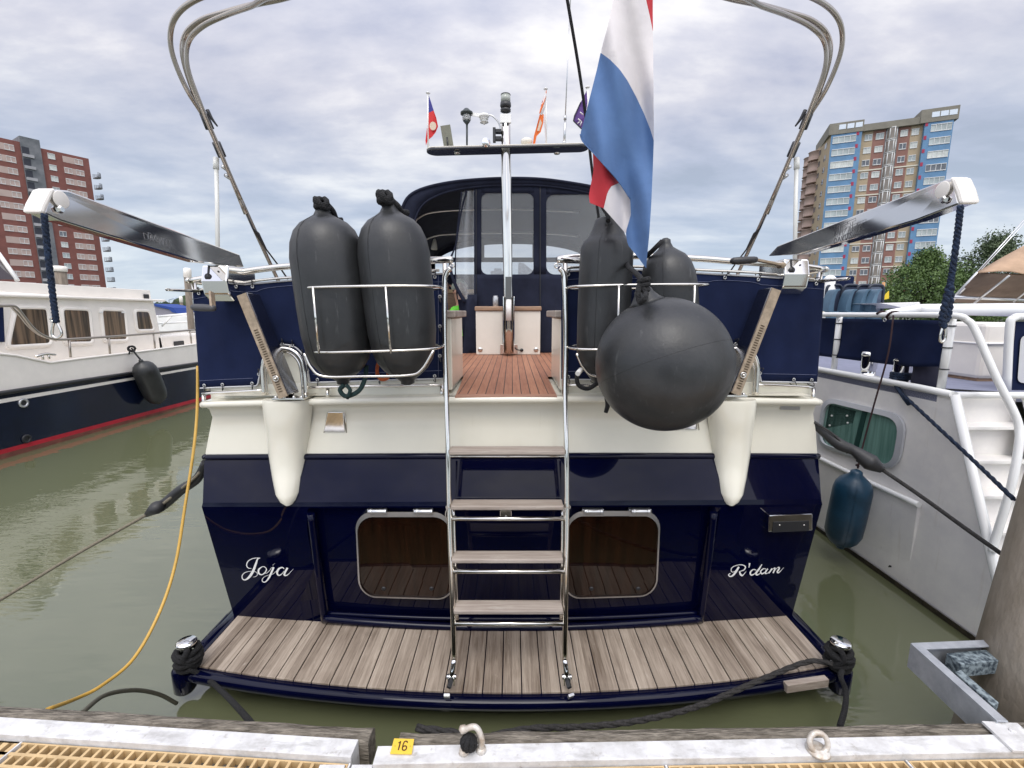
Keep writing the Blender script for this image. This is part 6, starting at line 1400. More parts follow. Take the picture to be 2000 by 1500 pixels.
fall([P(86, 418, DL), P(90, 460, DL), P(95, 510, DL), P(101, 560, DL), P(106, 600, DL), P(110, 630, DL)], None, [P(x, y, DL) for x, y in ((106, 628), (102, 645), (103, 656), (112, 660), (120, 654), (118, 643), (111, 630))], 'doubled dark blue rope with snap hook hanging from the tip of the left davit', 0)
fall([P(1876, 402, DR), P(1872, 440, DR), P(1867, 480, DR), P(1860, 530, DR), P(1855, 560, DR)], [[P(1855, 555, DR), P(1847, 590, DR), P(1841, 620, DR), P(1843, 640, DR)], [P(1857, 555, DR), P(1855, 590, DR), P(1850, 620, DR), P(1843, 630, DR)]], [P(x, y, DR) for x, y in ((1845, 632), (1839, 645), (1836, 658), (1838, 668), (1845, 664), (1847, 648))], 'knotted dark blue rope with snap hook hanging from the tip of the right davit', 0)
# ================================================================== things behind the right boat
m_bshell = mat('steel_blue_plastic', (.07, .13, .19), .5, var=.15, vscale=5); m_bdark = mat('dark_blue_frame', (.012, .018, .035), .4); m_tint = mat('tinted_plate', (.06, .075, .12), .15, coat=.5)
labs = ['first blue seat shell beside the navy canvas corner, partly cut off', 'second blue seat shell from the navy canvas corner', 'third blue seat shell from the navy canvas corner', 'blue seat shell at the right end of its row']
ob_ = thing('open_boat', 'far boat with a row of blue seat shells, behind the right boat canvas', 'motor boat', P(1670, 612, 6.6))
for i, (x, xe) in enumerate(((1622, 1648), (1655, 1683), (1682, 1704), (1704, 1728))):
    Yb = 6.6 - .12 * i; t = thing('seat', '', ''); t.parent = ob_; t.location = P(x, 612, Yb) - ob_.location; del t['label']; del t['category']
    px = lambda u_, v_: P(u_, v_, Yb)
    outer = [(x - 5, 612), (x - 1, 592), (x + 5, 576), (x + 11, 567), (x + 19, 565)]; inner_ = [(x + 5, 612), (x + 7, 592), (x + 10, 578), (x + 14, 569), (x + 19, 566)]
    mb = MB(); A_ = smooth_path([px(*p) for p in outer], 4); B_ = smooth_path([px(*p) for p in inner_], 4); bk = V((.0, .16, 0))
    mb.grid([[p + bk for p in A_], A_, B_, [p + V((.05, .28, 0)) for p in B_]], 0, False); mb.build('shell', m_bshell, t, solid=.01)
    mb = MB(); q = rounded([P(x - 14, 612, Yb + .35), P(x - 6, 557, Yb + .35), P(x + 22, 557, Yb + .35), P(x + 18, 612, Yb + .35)], .06); mb.add(q, [tuple(range(len(q)))], 1); mb.tube(q, .022, 6, closed=True, mi=0); mb.build('backrest', [m_bdark, m_tint], t)
    mb = MB(); mb.add([P(x - 5, 608, Yb - .02), P(x + 12, 608, Yb - .02), P(x + 12, 700, Yb - .02), P(x - 5, 700, Yb - .02)], [(0, 1, 2, 3)]); mb.build('base', m_bshell, t, solid=.1)
mb = MB(); a = P(1670, 545, 7.4); mb.box(a + V((0, .3, -.05)), (.22, .3, .22)); mb.box(P(1655, 554, 7.4), (.05, .1, .12)); mb.build('covered_box', m_canvas, ob_, bevel=.03); mb = MB(); mb.span((4.6, 5.7, .1), (6.6, 9.5, 1.0)); mb.build('hull', m_navyb, ob_, bevel=.15)
a, b_ = P(1621, 560, 7.0), P(1621, 545, 7.0); mb = MB(); mb.lathe(a - V((0, 0, 2.4)), b_, [(0, .085), (.94, .085), (.95, .075), (1, .075)], 20); mb.lathe(b_ - V((0, 0, .02)), P(1621, 537, 7.0), [(0, .085), (.4, .08), (.8, .05), (1, .01)], 20); tag(mb.build('capped_post', m_white, loc=a), 'white round-capped post just right of the right davit housing', 'post')
t = thing('yellow_pennant', 'small yellow pennant on a thin orange staff behind the blue seats', 'flag', P(1724, 590, 8)); mb = MB(); mb.tube([P(1722, 592, 8), P(1726, 551, 8)], .022, 8); mb.build('staff', mat('orange_staff', (.5, .25, .1), .6), t)
mb = MB(); q = [P(1736, 568, 8), P(1736, 583, 8), P(1721, 587, 8)]; mb.add(q + [P(1730, 574, 8)], [(0, 1, 2, 3)]); mb.build('cloth', mat('pennant_yellow', (.75, .55, .03), .7), t, solid=.01)
# spars of a sailing boat beyond, tan boom tent
t = thing('sailing_boat', 'white sailing boat with tan cover tent at the right edge', 'sailing boat', V((7.5, 8.5, 0)))
mb = MB(); mb.lathe(P(1793, 604, 5.2), P(2140, 606, 5.2), [(0, .055), (.03, .060), (.5, .075), (1, .075)], 20); mb.lathe(P(1725, 612, 5.3), P(1797, 603, 5.2), [(0, .02), (.2, .035), (1, .055)], 16); mb.build('spar', m_wtube, t)
mb = MB(); q = [P(1718, 592, 6), P(1797, 590, 6), P(1798, 596, 6), P(1765, 602, 6)]; mb.prism(q, [p + V((0, .5, 0)) for p in q]); mb.build('bowsprit_platform', m_white, t, bevel=.008)
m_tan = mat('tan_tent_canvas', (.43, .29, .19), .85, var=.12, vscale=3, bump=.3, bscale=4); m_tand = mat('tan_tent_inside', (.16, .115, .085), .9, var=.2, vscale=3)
mb = MB(); A_ = [P(1912, 530, 8), P(1960, 502, 8.2), P(2000, 480, 8.4), P(2080, 430, 8.6)]; B_ = [P(1910, 533, 7.6), P(1950, 529, 7.6), P(1975, 530, 7.6), P(2080, 548, 7.6)]; mb.grid([A_, B_], 0, True); mb.build('tent_top', m_tan, t, solid=.02)
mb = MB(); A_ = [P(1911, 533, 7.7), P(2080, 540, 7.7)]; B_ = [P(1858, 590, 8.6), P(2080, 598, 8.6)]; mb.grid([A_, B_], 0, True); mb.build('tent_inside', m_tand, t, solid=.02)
mb = MB(); mb.tube([P(1858, 588, 8.3), P(1911, 532, 8)], .035, 6); mb.tube([P(1903, 592, 8.1), P(1971, 538, 7.6)], .018, 6); mb.tube([P(1862, 580, 8.2), P(2050, 588, 8.0)], .03, 6); mb.tube([P(1980, 590, 8), P(2040, 540, 7.6)], .015, 6); mb.build('tent_pole', m_frame, t)
mb = MB(); 
for k_ in (0, 4): mb.tube([P(1908 + k_, 532, 8), P(1980 + k_ * 1.5, 452, 8.3), P(2080 + k_, 340, 8.6)], .010, 5)
mb.build('rigging_wire', m_frame, t)
mb = MB(); mb.span((5.2, 6.2, .1), (9.5, 14, 1.45)); mb.build('hull', m_white2, t, bevel=.25)
mb = MB(); a_, b_ = P(1870, 742, 5.6), P(1874, 640, 5.6); mb.lathe(V((a_.x, a_.y, -.5)), V((a_.x + .05, b_.y, 2.08)), [(0, .12), (1, .12)], 7, sm=False); tag(mb.build('timber_pile', mat('brown_timber', (.16, .12, .09), .85, var=.3, vscale=5, stretch=(3, 3, .6), bump=.5), loc=a_), 'squared brown timber pile seen between the white rail posts of the right boat', 'pile')
mb = MB()
for j in range(5): a_ = P(1888, 735 - j * 17, 5.0); mb.box(a_ + V((.08 + .03 * (j % 2), 0, 0)), (.42, .3, .075), Euler((R(4 * (j % 3 - 1)), R(5 * (j % 2)), R(10))))
tag(mb.build('folded_covers', m_white2, loc=P(1888, 740, 5.0), bevel=.03), 'pile of white folded covers behind the stairs of the right boat', 'covers')
# ================================================================== towers
def px_s(E, d, x):
    k_ = (x - 1000) / F; dep = lambda p: p.y * cp + (CAMZ - E.z) * sp
    # (E.x + s d.x) = k (dep(E) + s d.y cp)
    return (k_ * dep(E) - E.x) / (d.x - k_ * d.y * cp)
m_brick = mat('red_brown_brick', (.19, .072, .058), .85, var=.12, vscale=.6); m_panel = mat('cream_spandrel', (.44, .34, .30), .7, var=.06, vscale=.3)
m_wfr = mat('white_window_frame', (.62, .62, .61), .5); m_wgl = mat('window_glass_light', (.34, .38, .37), .12, var=.25, vscale=.25, coat=.5); m_wgd = mat('window_glass_dark', (.10, .11, .125), .1, var=.3, vscale=.4, coat=.5)  # frame white dulled, distance haze in the colour
m_wgc = mat('window_pale_curtain', (.52, .54, .50), .2, var=.2, vscale=.6, coat=.5)
m_cgrey = mat('grey_concrete', (.20, .205, .215), .85, col2=(.11, .12, .13), vscale=.35); m_cgl = mat('pale_concrete', (.33, .33, .34), .8, var=.15, vscale=.4)
def wall_box(mb, E, d, s0, s1, z0, z1, depth, proud=0.0, mi=0):
    n_ = V((d.y, -d.x, 0)); n_ = n_ if n_.y < 0 else -n_
    a, b_ = E + d * s0 + n_ * proud, E + d * s1 + n_ * proud; q = [V((a.x, a.y, z0)), V((b_.x, b_.y, z0)), V((b_.x, b_.y, z1)), V((a.x, a.y, z1))]
    mb.prism(q, [p - n_ * (depth + proud) for p in q], mi)
def window_mesh(E, d, w_, h_, panes, name='window'):
    n_ = V((d.y, -d.x, 0)); n_ = n_ if n_.y < 0 else -n_; mb = MB(); o = V((0, 0, 0)); zz = V((0, 0, 1))
    def bar(a0, a1, z0, z1, pr, mi): q = [o + d * a0 + zz * z0, o + d * a1 + zz * z0, o + d * a1 + zz * z1, o + d * a0 + zz * z1]; mb.prism([p + n_ * pr for p in q], [p - n_ * .05 for p in q], mi)
    bar(0, w_, 0, h_, .03, 1)
    fw = .10
    for k_ in range(panes + 1): c_ = w_ * k_ / panes; bar(max(0, c_ - fw / 2), min(w_, c_ + fw / 2), 0, h_, .10, 0)
    bar(0, w_, -.08, .08, .14, 0); bar(0, w_, h_ - .08, h_ + .06, .14, 0); return mb
def place_windows(root, E, d, s0, s1, z, h_, panes, protos):
    k_ = (round(s0, 2), round(s1, 2), h_, panes)
    variant = random.random(); gl = m_wgl if variant < .45 else (m_wgc if variant < .7 else m_wgd); key = k_ + (gl.name,)
    loc = E + d * min(s0, s1); loc = V((loc.x, loc.y, z))
    if key not in protos:
        o = window_mesh(E, d, abs(s1 - s0), h_, panes).build('window', [m_wfr, gl]); protos[key] = o
    else: o = protos[key].copy(); COL.objects.link(o)
    o.name = 'window'; o.parent = root; o.location = loc - root.location; return o
# --- red tower, left
E = P(173, 310, 140); d = V((-.509, -.861, 0)).normalized(); zt_ = E.z; E0 = V((E.x, E.y, 0)); E0.z = E.z
sxl = lambda x: px_s(E, d, x)
lt_ = thing('apartment_tower', 'red brick apartment tower with a grey concrete stair core, at the left edge', 'tower block', V((E.x, E.y, 0)))
mb = MB(); s_core1, s_core0 = sxl(39), sxl(78); s_end = s_core1 + 42
wall_box(mb, E, d, 0, s_core0, .5, zt_, 16); wall_box(mb, E, d, s_core1, s_end, .5, zt_ + .4, 16); mb.build('wall', m_brick, lt_)
mb = MB(); wall_box(mb, E, d, s_core0 - .02, s_core1 + .02, .5, zt_ + 1.9, 15.5, .4); cw = mb.build('stair_core', m_cgrey, lt_)
st_h = 2.95; nfl = int((zt_ - 1) / st_h); protos = {}
wc = s_core1 - s_core0
m_dl = mat('dark_loggia', (.025, .028, .04), .7)
for k_ in range(nfl + 1):
    mb1 = MB(); mb2 = MB(); z = zt_ - .9 - k_ * st_h
    wall_box(mb1, E, d, s_core0 + wc * .62, s_core0 + wc * .98, z - 1.6, z + .2, .1, .46)       # dark loggia openings
    wall_box(mb2, E, d, s_core0 + wc * .42, s_core0 + wc * .98, z - 2.35, z - 1.6, .1, .55 + .25)
    mb1.build('loggia_opening', m_dl, cw); mb2.build('loggia_parapet', m_cgl, cw)
for k_ in range(nfl):
    z = zt_ - 2.25 - k_ * st_h
    s_a, s_b = sxl(160.5), sxl(120.5); sp_ = MB()
    wall_box(sp_, E, d, s_a, s_b, z - .15, z + 1.5, .1, .05); sp_.build('spandrel_panel', m_panel, lt_); sp_ = MB(); wall_box(sp_, E, d, sxl(26), sxl(26) + (s_b - s_a) * 1.0, z - .15, z + 1.5, .1, .05); sp_.build('spandrel_panel', m_panel, lt_)
    w_ = (s_b - s_a)
    place_windows(lt_, E, d, s_a + .1, s_a + w_ * .42, z, 1.35, 2, protos)
    if k_: place_windows(lt_, E, d, s_a + w_ * .62, s_a + w_ * .98, z, 1.35, 2, protos)
    place_windows(lt_, E, d, sxl(105.6), sxl(91), z, 1.35, 2, protos)
    place_windows(lt_, E, d, sxl(26) + .1, sxl(26) + w_ * .42, z, 1.35, 2, protos)
    if k_ % 2: place_windows(lt_, E, d, sxl(26) + w_ * .62, sxl(26) + w_ * .98, z, 1.35, 2, protos)
# balconies at the far corner
bproto = None
for k_ in range(nfl):
    z = zt_ - 5.6 - k_ * st_h
    if z < 3: break
    if bproto is None:
        mb = MB(); c_ = E - d * .2; c_ = V((c_.x, c_.y, 0)); bx = []
        for i in range(9): t_ = math.pi * i / 8; bx.append((-d) * (1.1 * math.sin(t_)) + V((-d.y, d.x, 0)) * (1.8 * math.cos(t_)))
        mb.prism(bx, [p + V((0, 0, .25)) for p in bx]); 
        for hh in (.6, .95, 1.25): mb.tube([p + V((0, 0, hh)) for p in bx], .06, 5)
        for p in bx: mb.tube([p, p + V((0, 0, 1.25))], .05, 5)
        bproto = mb.build('balcony', mat('balcony_grey', (.20, .21, .23), .6)); o = bproto
    else: o = bproto.copy(); COL.objects.link(o)
    o.name = 'balcony'; o.parent = lt_; o.location = V((c_.x, c_.y, z)) - (-d * 0) + V((d.y, -d.x, 0)) * -2.5 - lt_.location
# --- blue and brick tower, right
E = P(1860, 236, 112); d = V((-2.3, 1, 0)).normalized(); zt_ = E.z
sxr = lambda x: px_s(E, d, x)
rt_ = thing('apartment_tower', 'apartment tower with bright blue corner bays, red brick and beige panels, at the right', 'tower block', V((E.x, E.y, 0)))
m_blue = mat('blue_cladding', (.10, .215, .36), .5, var=.12, vscale=.5); m_beige = mat('beige_render', (.37, .29, .19), .8, var=.08, vscale=.4); m_brick2 = mat('orange_red_brick', (.235, .12, .095), .85, var=.12, vscale=.6)  # blue and brick paled: distance haze is mixed into these colours
m_rsq = mat('dark_red_tile', (.33, .02, .06), .6); m_roof = mat('olive_grey_fascia', (.20, .185, .15), .8, var=.12, vscale=.4); m_bal = mat('pale_band', (.6, .56, .46), .6)
H0 = .5; st_h = 2.92; nfl = int((zt_ - 1) / st_h)
sW = sxr(1622); S_ = {k_: sxr(k_) for k_ in (1804, 1813, 1780, 1756, 1731, 1706, 1682, 1674)}
def seg(name, x0, x1, m_, pr): mb = MB(); wall_box(mb, E, d, x0, x1, H0, zt_, 14, pr); return mb.build(name, m_, rt_)
seg('blue_bay', 0, S_[1804], m_blue, .9); seg('beige_wall', S_[1804], S_[1780], m_beige, 0); seg('brick_wall', S_[1780], S_[1756], m_brick2, 0); seg('stair_wall', S_[1756], S_[1731], m_cgrey, -.01)
seg('brick_wall', S_[1731], S_[1706], m_brick2, 0); seg('beige_wall', S_[1706], S_[1682], m_beige, 0); seg('blue_bay', S_[1682], sW, m_blue, .9)
n_ = V((d.y, -d.x, 0)); n_ = n_ if n_.y < 0 else -n_
mb = MB(); wall_box(mb, E, d, -.7, S_[1804] + 1, zt_ + .01, zt_ + 2.9, 15, 1.1); wall_box(mb, E, d, S_[1804] + 1, S_[1674] - 1, zt_ + .01, zt_ + 1.5, 15, .9); wall_box(mb, E, d, S_[1674] - 1, sW + .6, zt_ + .01, zt_ + 2.6, 15, 1.1); rf = mb.build('roof_fascia', m_roof, rt_)
m_po = mat('pale_opening', (.62, .68, .75), .5)
for s0 in [sxr(x) for x in (1856, 1839, 1822, 1674, 1658, 1642)]: mb = MB(); wall_box(mb, E, d, s0 - .7, s0 + .7, zt_ + 1.0, zt_ + 2.1, .1, 1.16); mb.build('fascia_opening', m_po, rf)
mb = MB()
for k_ in range(nfl):
    z = zt_ - k_ * st_h; 
    for s0, s1 in ((S_[1813] - .2, S_[1804] - .05), (S_[1682] + .05, S_[1674] + .3)): mb = MB(); wall_box(mb, E, d, lerp(s0, s1, .5), s1, z - .75, z + .1, .1, .96); mb.build('red_tile', m_rsq, rt_)
mb = MB()
for k_ in range(2, nfl, 2):
    z = zt_ - .35 - (k_ + 1) * st_h
    for u_, v_ in ((1804, 1756), (1731, 1682)): mb = MB(); wall_box(mb, E, d, S_[u_], S_[v_], z, z + .28, .1, .15); mb.build('floor_band', m_bal, rt_)
m_pbl = mat('bay_glass', (.40, .45, .45), .12, var=.2, vscale=.3, coat=.5); nwin = 0; protos = {}; sproto = None
E9 = E + n_ * .9
for k_ in range(nfl):
    z = zt_ - 2.05 - k_ * st_h
    for (E_, s0, s1, pn_) in ((E9, .25, S_[1813] - .3, 4), (E9, S_[1674] + .3, sW - .4, 4), (E, sxr(1796.5), sxr(1782), 2), (E, sxr(1774.5), sxr(1760), 2), (E, sxr(1728), sxr(1712), 2), (E, sxr(1705), sxr(1690), 2)):
        if nwin < 99: place_windows(rt_, E_, d, s0, s1, z, 1.45 if pn_ == 4 else 1.3, pn_, protos); nwin += 1
    # rounded glazed stair bay, one drum a floor
    if sproto is None:
        c_ = E + d * ((S_[1756] + S_[1731]) / 2); r_ = abs(S_[1731] - S_[1756]) * .40; mb = MB(); arc = [d * (r_ * math.cos(t_)) + n_ * (r_ * .95 * math.sin(t_)) for t_ in [math.pi * i / 10 for i in range(11)]]
        mb.grid([arc, [p + V((0, 0, 2.85)) for p in arc]], 1, True); 
        for p in (arc[0], arc[3], arc[6], arc[8], arc[10]): mb.tube([p, p + V((0, 0, 2.85))], .10, 5)
        for zz in (.15, 2.7): mb.tube([p + V((0, 0, zz)) for p in arc], .10, 5)
        sproto = mb.build('stair_bay', [m_wfr, mat('stair_glass', (.22, .19, .16), .3, var=.2, vscale=.4)]); o = sproto; cc_ = c_
    else: o = sproto.copy(); COL.objects.link(o)
    o.name = 'stair_bay'; o.parent = rt_; o.location = V((cc_.x, cc_.y, z - .6)) - rt_.location
# gable side of that tower, receding
E2 = E + d * sW + n_ * .9; d2 = V((.36, 1, 0)).normalized()
mb = MB(); n2 = V((-1, .36, 0)).normalized()
q = [E2 + n2 * .0, E2 + d2 * 20]; mb.prism([V((q[0].x, q[0].y, H0)), V((q[1].x, q[1].y, H0)), V((q[1].x, q[1].y, zt_ + .5)), V((q[0].x, q[0].y, zt_ + .5))], [V((p_.x, p_.y, z_)) - n2 * 3 for p_, z_ in ((q[0], H0), (q[1], H0), (q[1], zt_ + .5), (q[0], zt_ + .5))]); mb.build('gable_wall', m_beige, rt_)
mb = MB()
for k_ in range(nfl):
    z = zt_ - 2.0 - k_ * st_h
    for s0 in (3, 8): mb = MB(); a = E2 + d2 * s0 + n2 * .05; b_ = E2 + d2 * (s0 + 1.8) + n2 * .05; mb.add([V((a.x, a.y, z)), V((b_.x, b_.y, z)), V((b_.x, b_.y, z + 1.3)), V((a.x, a.y, z + 1.3))], [(0, 1, 2, 3)]); mb.build('gable_window', m_wgd, rt_)
for s0 in (12, 17):
    mb = MB(); c_ = E2 + d2 * s0
    for k_ in range(nfl): z = zt_ - k_ * st_h; mb.lathe(V((c_.x, c_.y, z - 2.6)), V((c_.x, c_.y, z - .2)), [(0, 2.0), (.04, 2.1), (.08, 1.9), (.92, 1.9), (.96, 2.1), (1, 2.0)], 14)
    mb.build('balcony_stack', mat('pinkish_concrete', (.33, .24, .20), .8, var=.15, vscale=.5), rt_)
# ---- far buildings seen through the canopy windows
m_far = mat('far_glass_facade', (.26, .28, .31), .5, var=.25, vscale=.25, stretch=(1, 1, 3))
a, b_ = P(1013, 512, 420), P(1046, 545, 420); mb = MB(); q = [P(1010, 600, 420), P(1013, 513, 420), P(1022, 514, 420), P(1040, 528, 420), P(1044, 545, 420), P(1044, 600, 420)]; mb.prism(q, [p + V((0, 30, 0)) for p in q]); tag(mb.build('office_tower', m_far, loc=V((a.x, a.y, 0))), 'distant grey tower with slanting top seen through the canopy window', 'building')
mb = MB(); a, b_ = P(958, 529, 380), P(990, 600, 380); mb.span((a.x, 380, 0), (b_.x, 410, a.z)); mb.span((a.x + 3, 380.5, a.z), (a.x + 9, 400, a.z + 2)); tag(mb.build('office_block', m_far, loc=V((a.x, a.y, 0))), 'distant low grey block seen through the canopy window, left of the mast', 'building')
# ================================================================== trees
def leafmat(name, c0, c1):
    m = mat(name, c1, .6, col2=c0, vscale=.9); b = m.node_tree.nodes['Principled BSDF']; b.inputs['Subsurface Weight'].default_value = 0; return m
m_leaf = leafmat('green_foliage', (.03, .065, .015), (.12, .19, .045)); m_leaf2 = leafmat('dark_foliage', (.025, .045, .02), (.09, .125, .05)); m_leaf3 = leafmat('yellow_green_foliage', (.06, .09, .02), (.17, .19, .05)); m_bark = mat('bark', (.06, .045, .035), .9, var=.3)
def tree(label, base, h_, w_, m_, n_leaf, clumps, trunk_h=.3, leaf=.28, seed=1, name='broadleaf_tree', hollow=.55):
    rnd = random.Random(seed); t = thing(name, label, 'tree', base, 'trees on the bank'); base = V(base)
    tr_ = MB(); top = base + V((0, 0, h_ * .75)); tr_.tube([base, base + V((.1, 0, h_ * .3)), top], [h_ * .022, h_ * .016, h_ * .005], 8, smooth=3); cen = []
    for i in range(clumps):
        a = rnd.uniform(0, 6.283); zf = rnd.uniform(trunk_h, 1.0); rr = w_ / 2 * math.sqrt(rnd.uniform(.05, 1)) * math.sin(min(1, (zf - trunk_h + .12) / (1 - trunk_h) * 1.05) * math.pi) ** .45
        c_ = base + V((rr * math.cos(a), rr * math.sin(a), h_ * (zf * .92))); s__ = w_ * rnd.uniform(.07, .14); cen.append((c_, s__))
        if i % 3 == 0: st = base.lerp(top, rnd.uniform(.3, .8)); tr_.tube([st, st.lerp(c_, .5) + V((0, 0, .02 * h_)), c_], [h_ * .007, h_ * .004, h_ * .0015], 5, smooth=2)
    tr_.build('trunk', m_bark, t)
    cr_ = MB()
    for i in range(n_leaf):
        c_, s__ = cen[rnd.randrange(len(cen))]
        u_ = V((rnd.gauss(0, 1), rnd.gauss(0, 1), rnd.gauss(0, .7))).normalized() * s__ * (rnd.uniform(hollow, 1.15)); p = c_ + u_
        a_ = V((rnd.uniform(-1, 1), rnd.uniform(-1, 1), rnd.uniform(-.5, .9))).normalized(); b_ = a_.orthogonal().normalized(); e_ = a_.cross(b_); l_ = leaf * rnd.uniform(.6, 1.3)
        cr_.v += [p - b_ * l_ * .5, p + e_ * l_ * .32, p + b_ * l_ * .5, p - e_ * l_ * .32]; k_ = len(cr_.v) - 4; cr_.f.append([k_, k_ + 1, k_ + 2, k_ + 3]); cr_.mi.append(0); cr_.sm.append(False)
    cr_.build('crown', m_, t); return t
def tb(x, Y): p = P(x, 600, Y); return V((p.x, Y, .8))
tree('bushy mid-green tree in front of the blue tower', tb(1800, 62), 9.6, 12.5, m_leaf, 26000, 130, .05, .30, 3)
tree('airy dark tree with sky showing through, right of the bushy green one', tb(1930, 66), 12.3, 19, m_leaf2, 15000, 80, .30, .30, 5, hollow=.2)
tree('pale yellowish tree left of the bushy green one', tb(1708, 70), 4.2, 6.5, m_leaf3, 7000, 40, .1, .26, 8)
tree('dark tree at the right edge behind the tan tent', tb(2010, 74), 12.5, 15, m_leaf2, 12000, 70, .2, .32, 11)
tree('green tree filling the gap between the bushy and the airy trees', tb(1880, 72), 8.5, 11, m_leaf, 14000, 80, .05, .30, 21)
tree('low dark shrub under the airy tree', tb(1870, 58), 4.4, 9, m_leaf, 8000, 50, .02, .28, 15)
# far wood round the harbour, one mass
mb = MB(); rnd = random.Random(4)
for k_ in range(9000):
    a = rnd.uniform(0, 6.283); deg_ = math.degrees(a) % 360
    if 325 < deg_ < 347: continue
    r_ = rnd.uniform(150, 190); hgt = 5 + 3.5 * noise.noise(V((math.cos(a) * 6, math.sin(a) * 6, 0))) + 1.5 * noise.noise(V((a * 40, 0, 0))); z = rnd.uniform(.5, max(2, hgt)); p = V((r_ * math.sin(a), r_ * math.cos(a), z))
    u_ = V((rnd.uniform(-1, 1), rnd.uniform(-1, 1), 0)).normalized() * 2.2; v_ = V((0, 0, 1.8)); mb.v += [p - u_, p - v_ * .5, p + u_, p + v_ * .6]; q = len(mb.v) - 4; mb.f.append([q, q + 1, q + 2, q + 3]); mb.mi.append(0); mb.sm.append(False)
o = mb.build('distant_wood', m_leaf2); o['kind'] = 'stuff'; o['label'] = 'dark far-off belt of trees along the horizon'; o['category'] = 'wood'
# ================================================================== harbour background at the left
def white_pile(x, ytop, ycap, ybot, Y, r, lab):
    a, b_, c_ = P(x, ybot, Y), P(x - (1 if ybot - ytop > 60 else 0), ycap, Y), P(x - 1, ytop, Y); mb = MB(); mb.tube([V((a.x, a.y, -.5)), b_], r * .95, 12); mb.lathe(b_ - V((0, 0, .02)), c_, [(0, r * 1.1), (.85, r * 1.1), (.95, r * .9), (1, .02)], 14, mi=1)
    return tag(mb.build('harbour_pile', [mat('pile_timber', (.17, .14, .11), .9, var=.35, vscale=4, stretch=(3, 3, .5)), m_white2], loc=V((a.x, a.y, 0))), lab, 'pile', 'capped piles of the harbour')
white_pile(367, 523, 541, 630, 12.5, .085, 'tall brown pile with white cap right of the left boat, nearest of three')
white_pile(354, 579, 590, 628, 22, .07, 'short brown pile with white cap, beside the tall pile')
white_pile(118, 519, 529, 575, 13.5, .14, 'grey pile with white cap rising behind the left boat roof')
t = thing('cruiser_far', 'white far-off boat with a blue canvas cover behind the left boat', 'motor boat', P(325, 620, 17)); t.name = 'cabin_boat'; Yk = 17
mb = MB(); q = [P(300, 593, Yk), P(338, 601, Yk), P(346, 612, Yk), P(336, 610, Yk), P(330, 604, Yk), P(302, 598, Yk)]; mb.prism(q, [p + V((0, 1.2, 0)) for p in q]); mb.build('canopy', mat('royal_blue_canvas', (.015, .05, .24), .8), t)
mb = MB(); q = [P(302, 598, Yk + .05), P(335, 606, Yk + .05), P(350, 618, Yk + .05), P(302, 618, Yk + .05)]; mb.prism(q, [p + V((0, 1.1, 0)) for p in q]); mb.build('side_panel', mat('grey_vinyl', (.22, .21, .24), .3), t)
mb = MB(); q = [P(296, 616, Yk - .05), P(362, 616, Yk - .05), P(378, 622, Yk - .05), P(372, 648, Yk - .05), P(296, 648, Yk - .05)]; mb.prism(q, [p + V((0, 2.2, 0)) for p in q]); mb.build('hull', m_white, t, bevel=.03)
mb = MB(); mb.tube([P(316, 637, 14), P(334, 618, 14)], .03, 6); mb.tube([P(310, 618, 14), P(380, 612, 14)], .035, 6); mb.tube([P(300, 632, 14.2), P(385, 628, 14.2)], .03, 6); tag(mb.build('boat_rail', m_wtube, loc=P(316, 637, 14)), 'thin white rails behind the forward deck of the left boat', 'railing')
rnd = random.Random(9)
for i, (x, Y, L_, col) in enumerate(((352, 34, 5, 0), (372, 28, 5, 1), (345, 55, 7, 0), (368, 70, 8, 0), (330, 48, 7, 0), (312, 60, 8, 0))):
    p = P(x, 612, Y); p.z = 0; t = thing('moored_boat', ['small white boat moored beside the short pile', 'white boat with brown deckhouse moored near the tall pile', 'far white boat in the middle of the distant row', 'farthest white boat near the tall pile', 'far white boat behind the blue canvas cover', 'far white boat at the left of the distant row'][i], 'boat', p, 'boats moored in the distance')
    mb = MB(); q = [V((p.x - L_ / 2, Y, .0)), V((p.x + L_ / 2 - .6, Y, .0)), V((p.x + L_ / 2, Y, 1.2)), V((p.x - L_ / 2, Y, 1.0))]; mb.prism(q, [z + V((0, 2.4, 0)) for z in q]); mb.build('hull', m_white, t, bevel=.1)
    mb = MB(); q = [V((p.x - L_ / 3, Y + .4, 1.0)), V((p.x + L_ / 5, Y + .4, 1.1)), V((p.x + L_ / 8, Y + .4, 1.9)), V((p.x - L_ / 4, Y + .4, 1.9))]; mb.prism(q, [z + V((0, 1.6, 0)) for z in q]); mb.build('cabin', m_wood if col else m_white2, t, bevel=.08)
    mb = MB(); q = [V((p.x - L_ / 4, Y + .37, 1.3)), V((p.x + L_ / 8, Y + .37, 1.35)), V((p.x + L_ / 10, Y + .37, 1.7)), V((p.x - L_ / 5, Y + .37, 1.7))]; mb.add(q, [(0, 1, 2, 3)]); mb.build('window', m_plastic, t)
# crane on the horizon
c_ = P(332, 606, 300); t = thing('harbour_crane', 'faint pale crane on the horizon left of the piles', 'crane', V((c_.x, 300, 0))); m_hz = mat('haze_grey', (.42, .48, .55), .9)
mb = MB(); mb.span((c_.x - 5, 300, 0), (c_.x + 3, 304, P(330, 594, 300).z)); mb.build('base', m_hz, t)
mb = MB(); mb.tube([P(331, 600, 300), P(345, 581, 300)], .7, 6); mb.tube([P(329, 600, 300), P(329, 585, 300)], .6, 6); mb.tube([P(329, 586, 300), P(345, 581, 300)], .3, 5); mb.build('jib', m_hz, t)
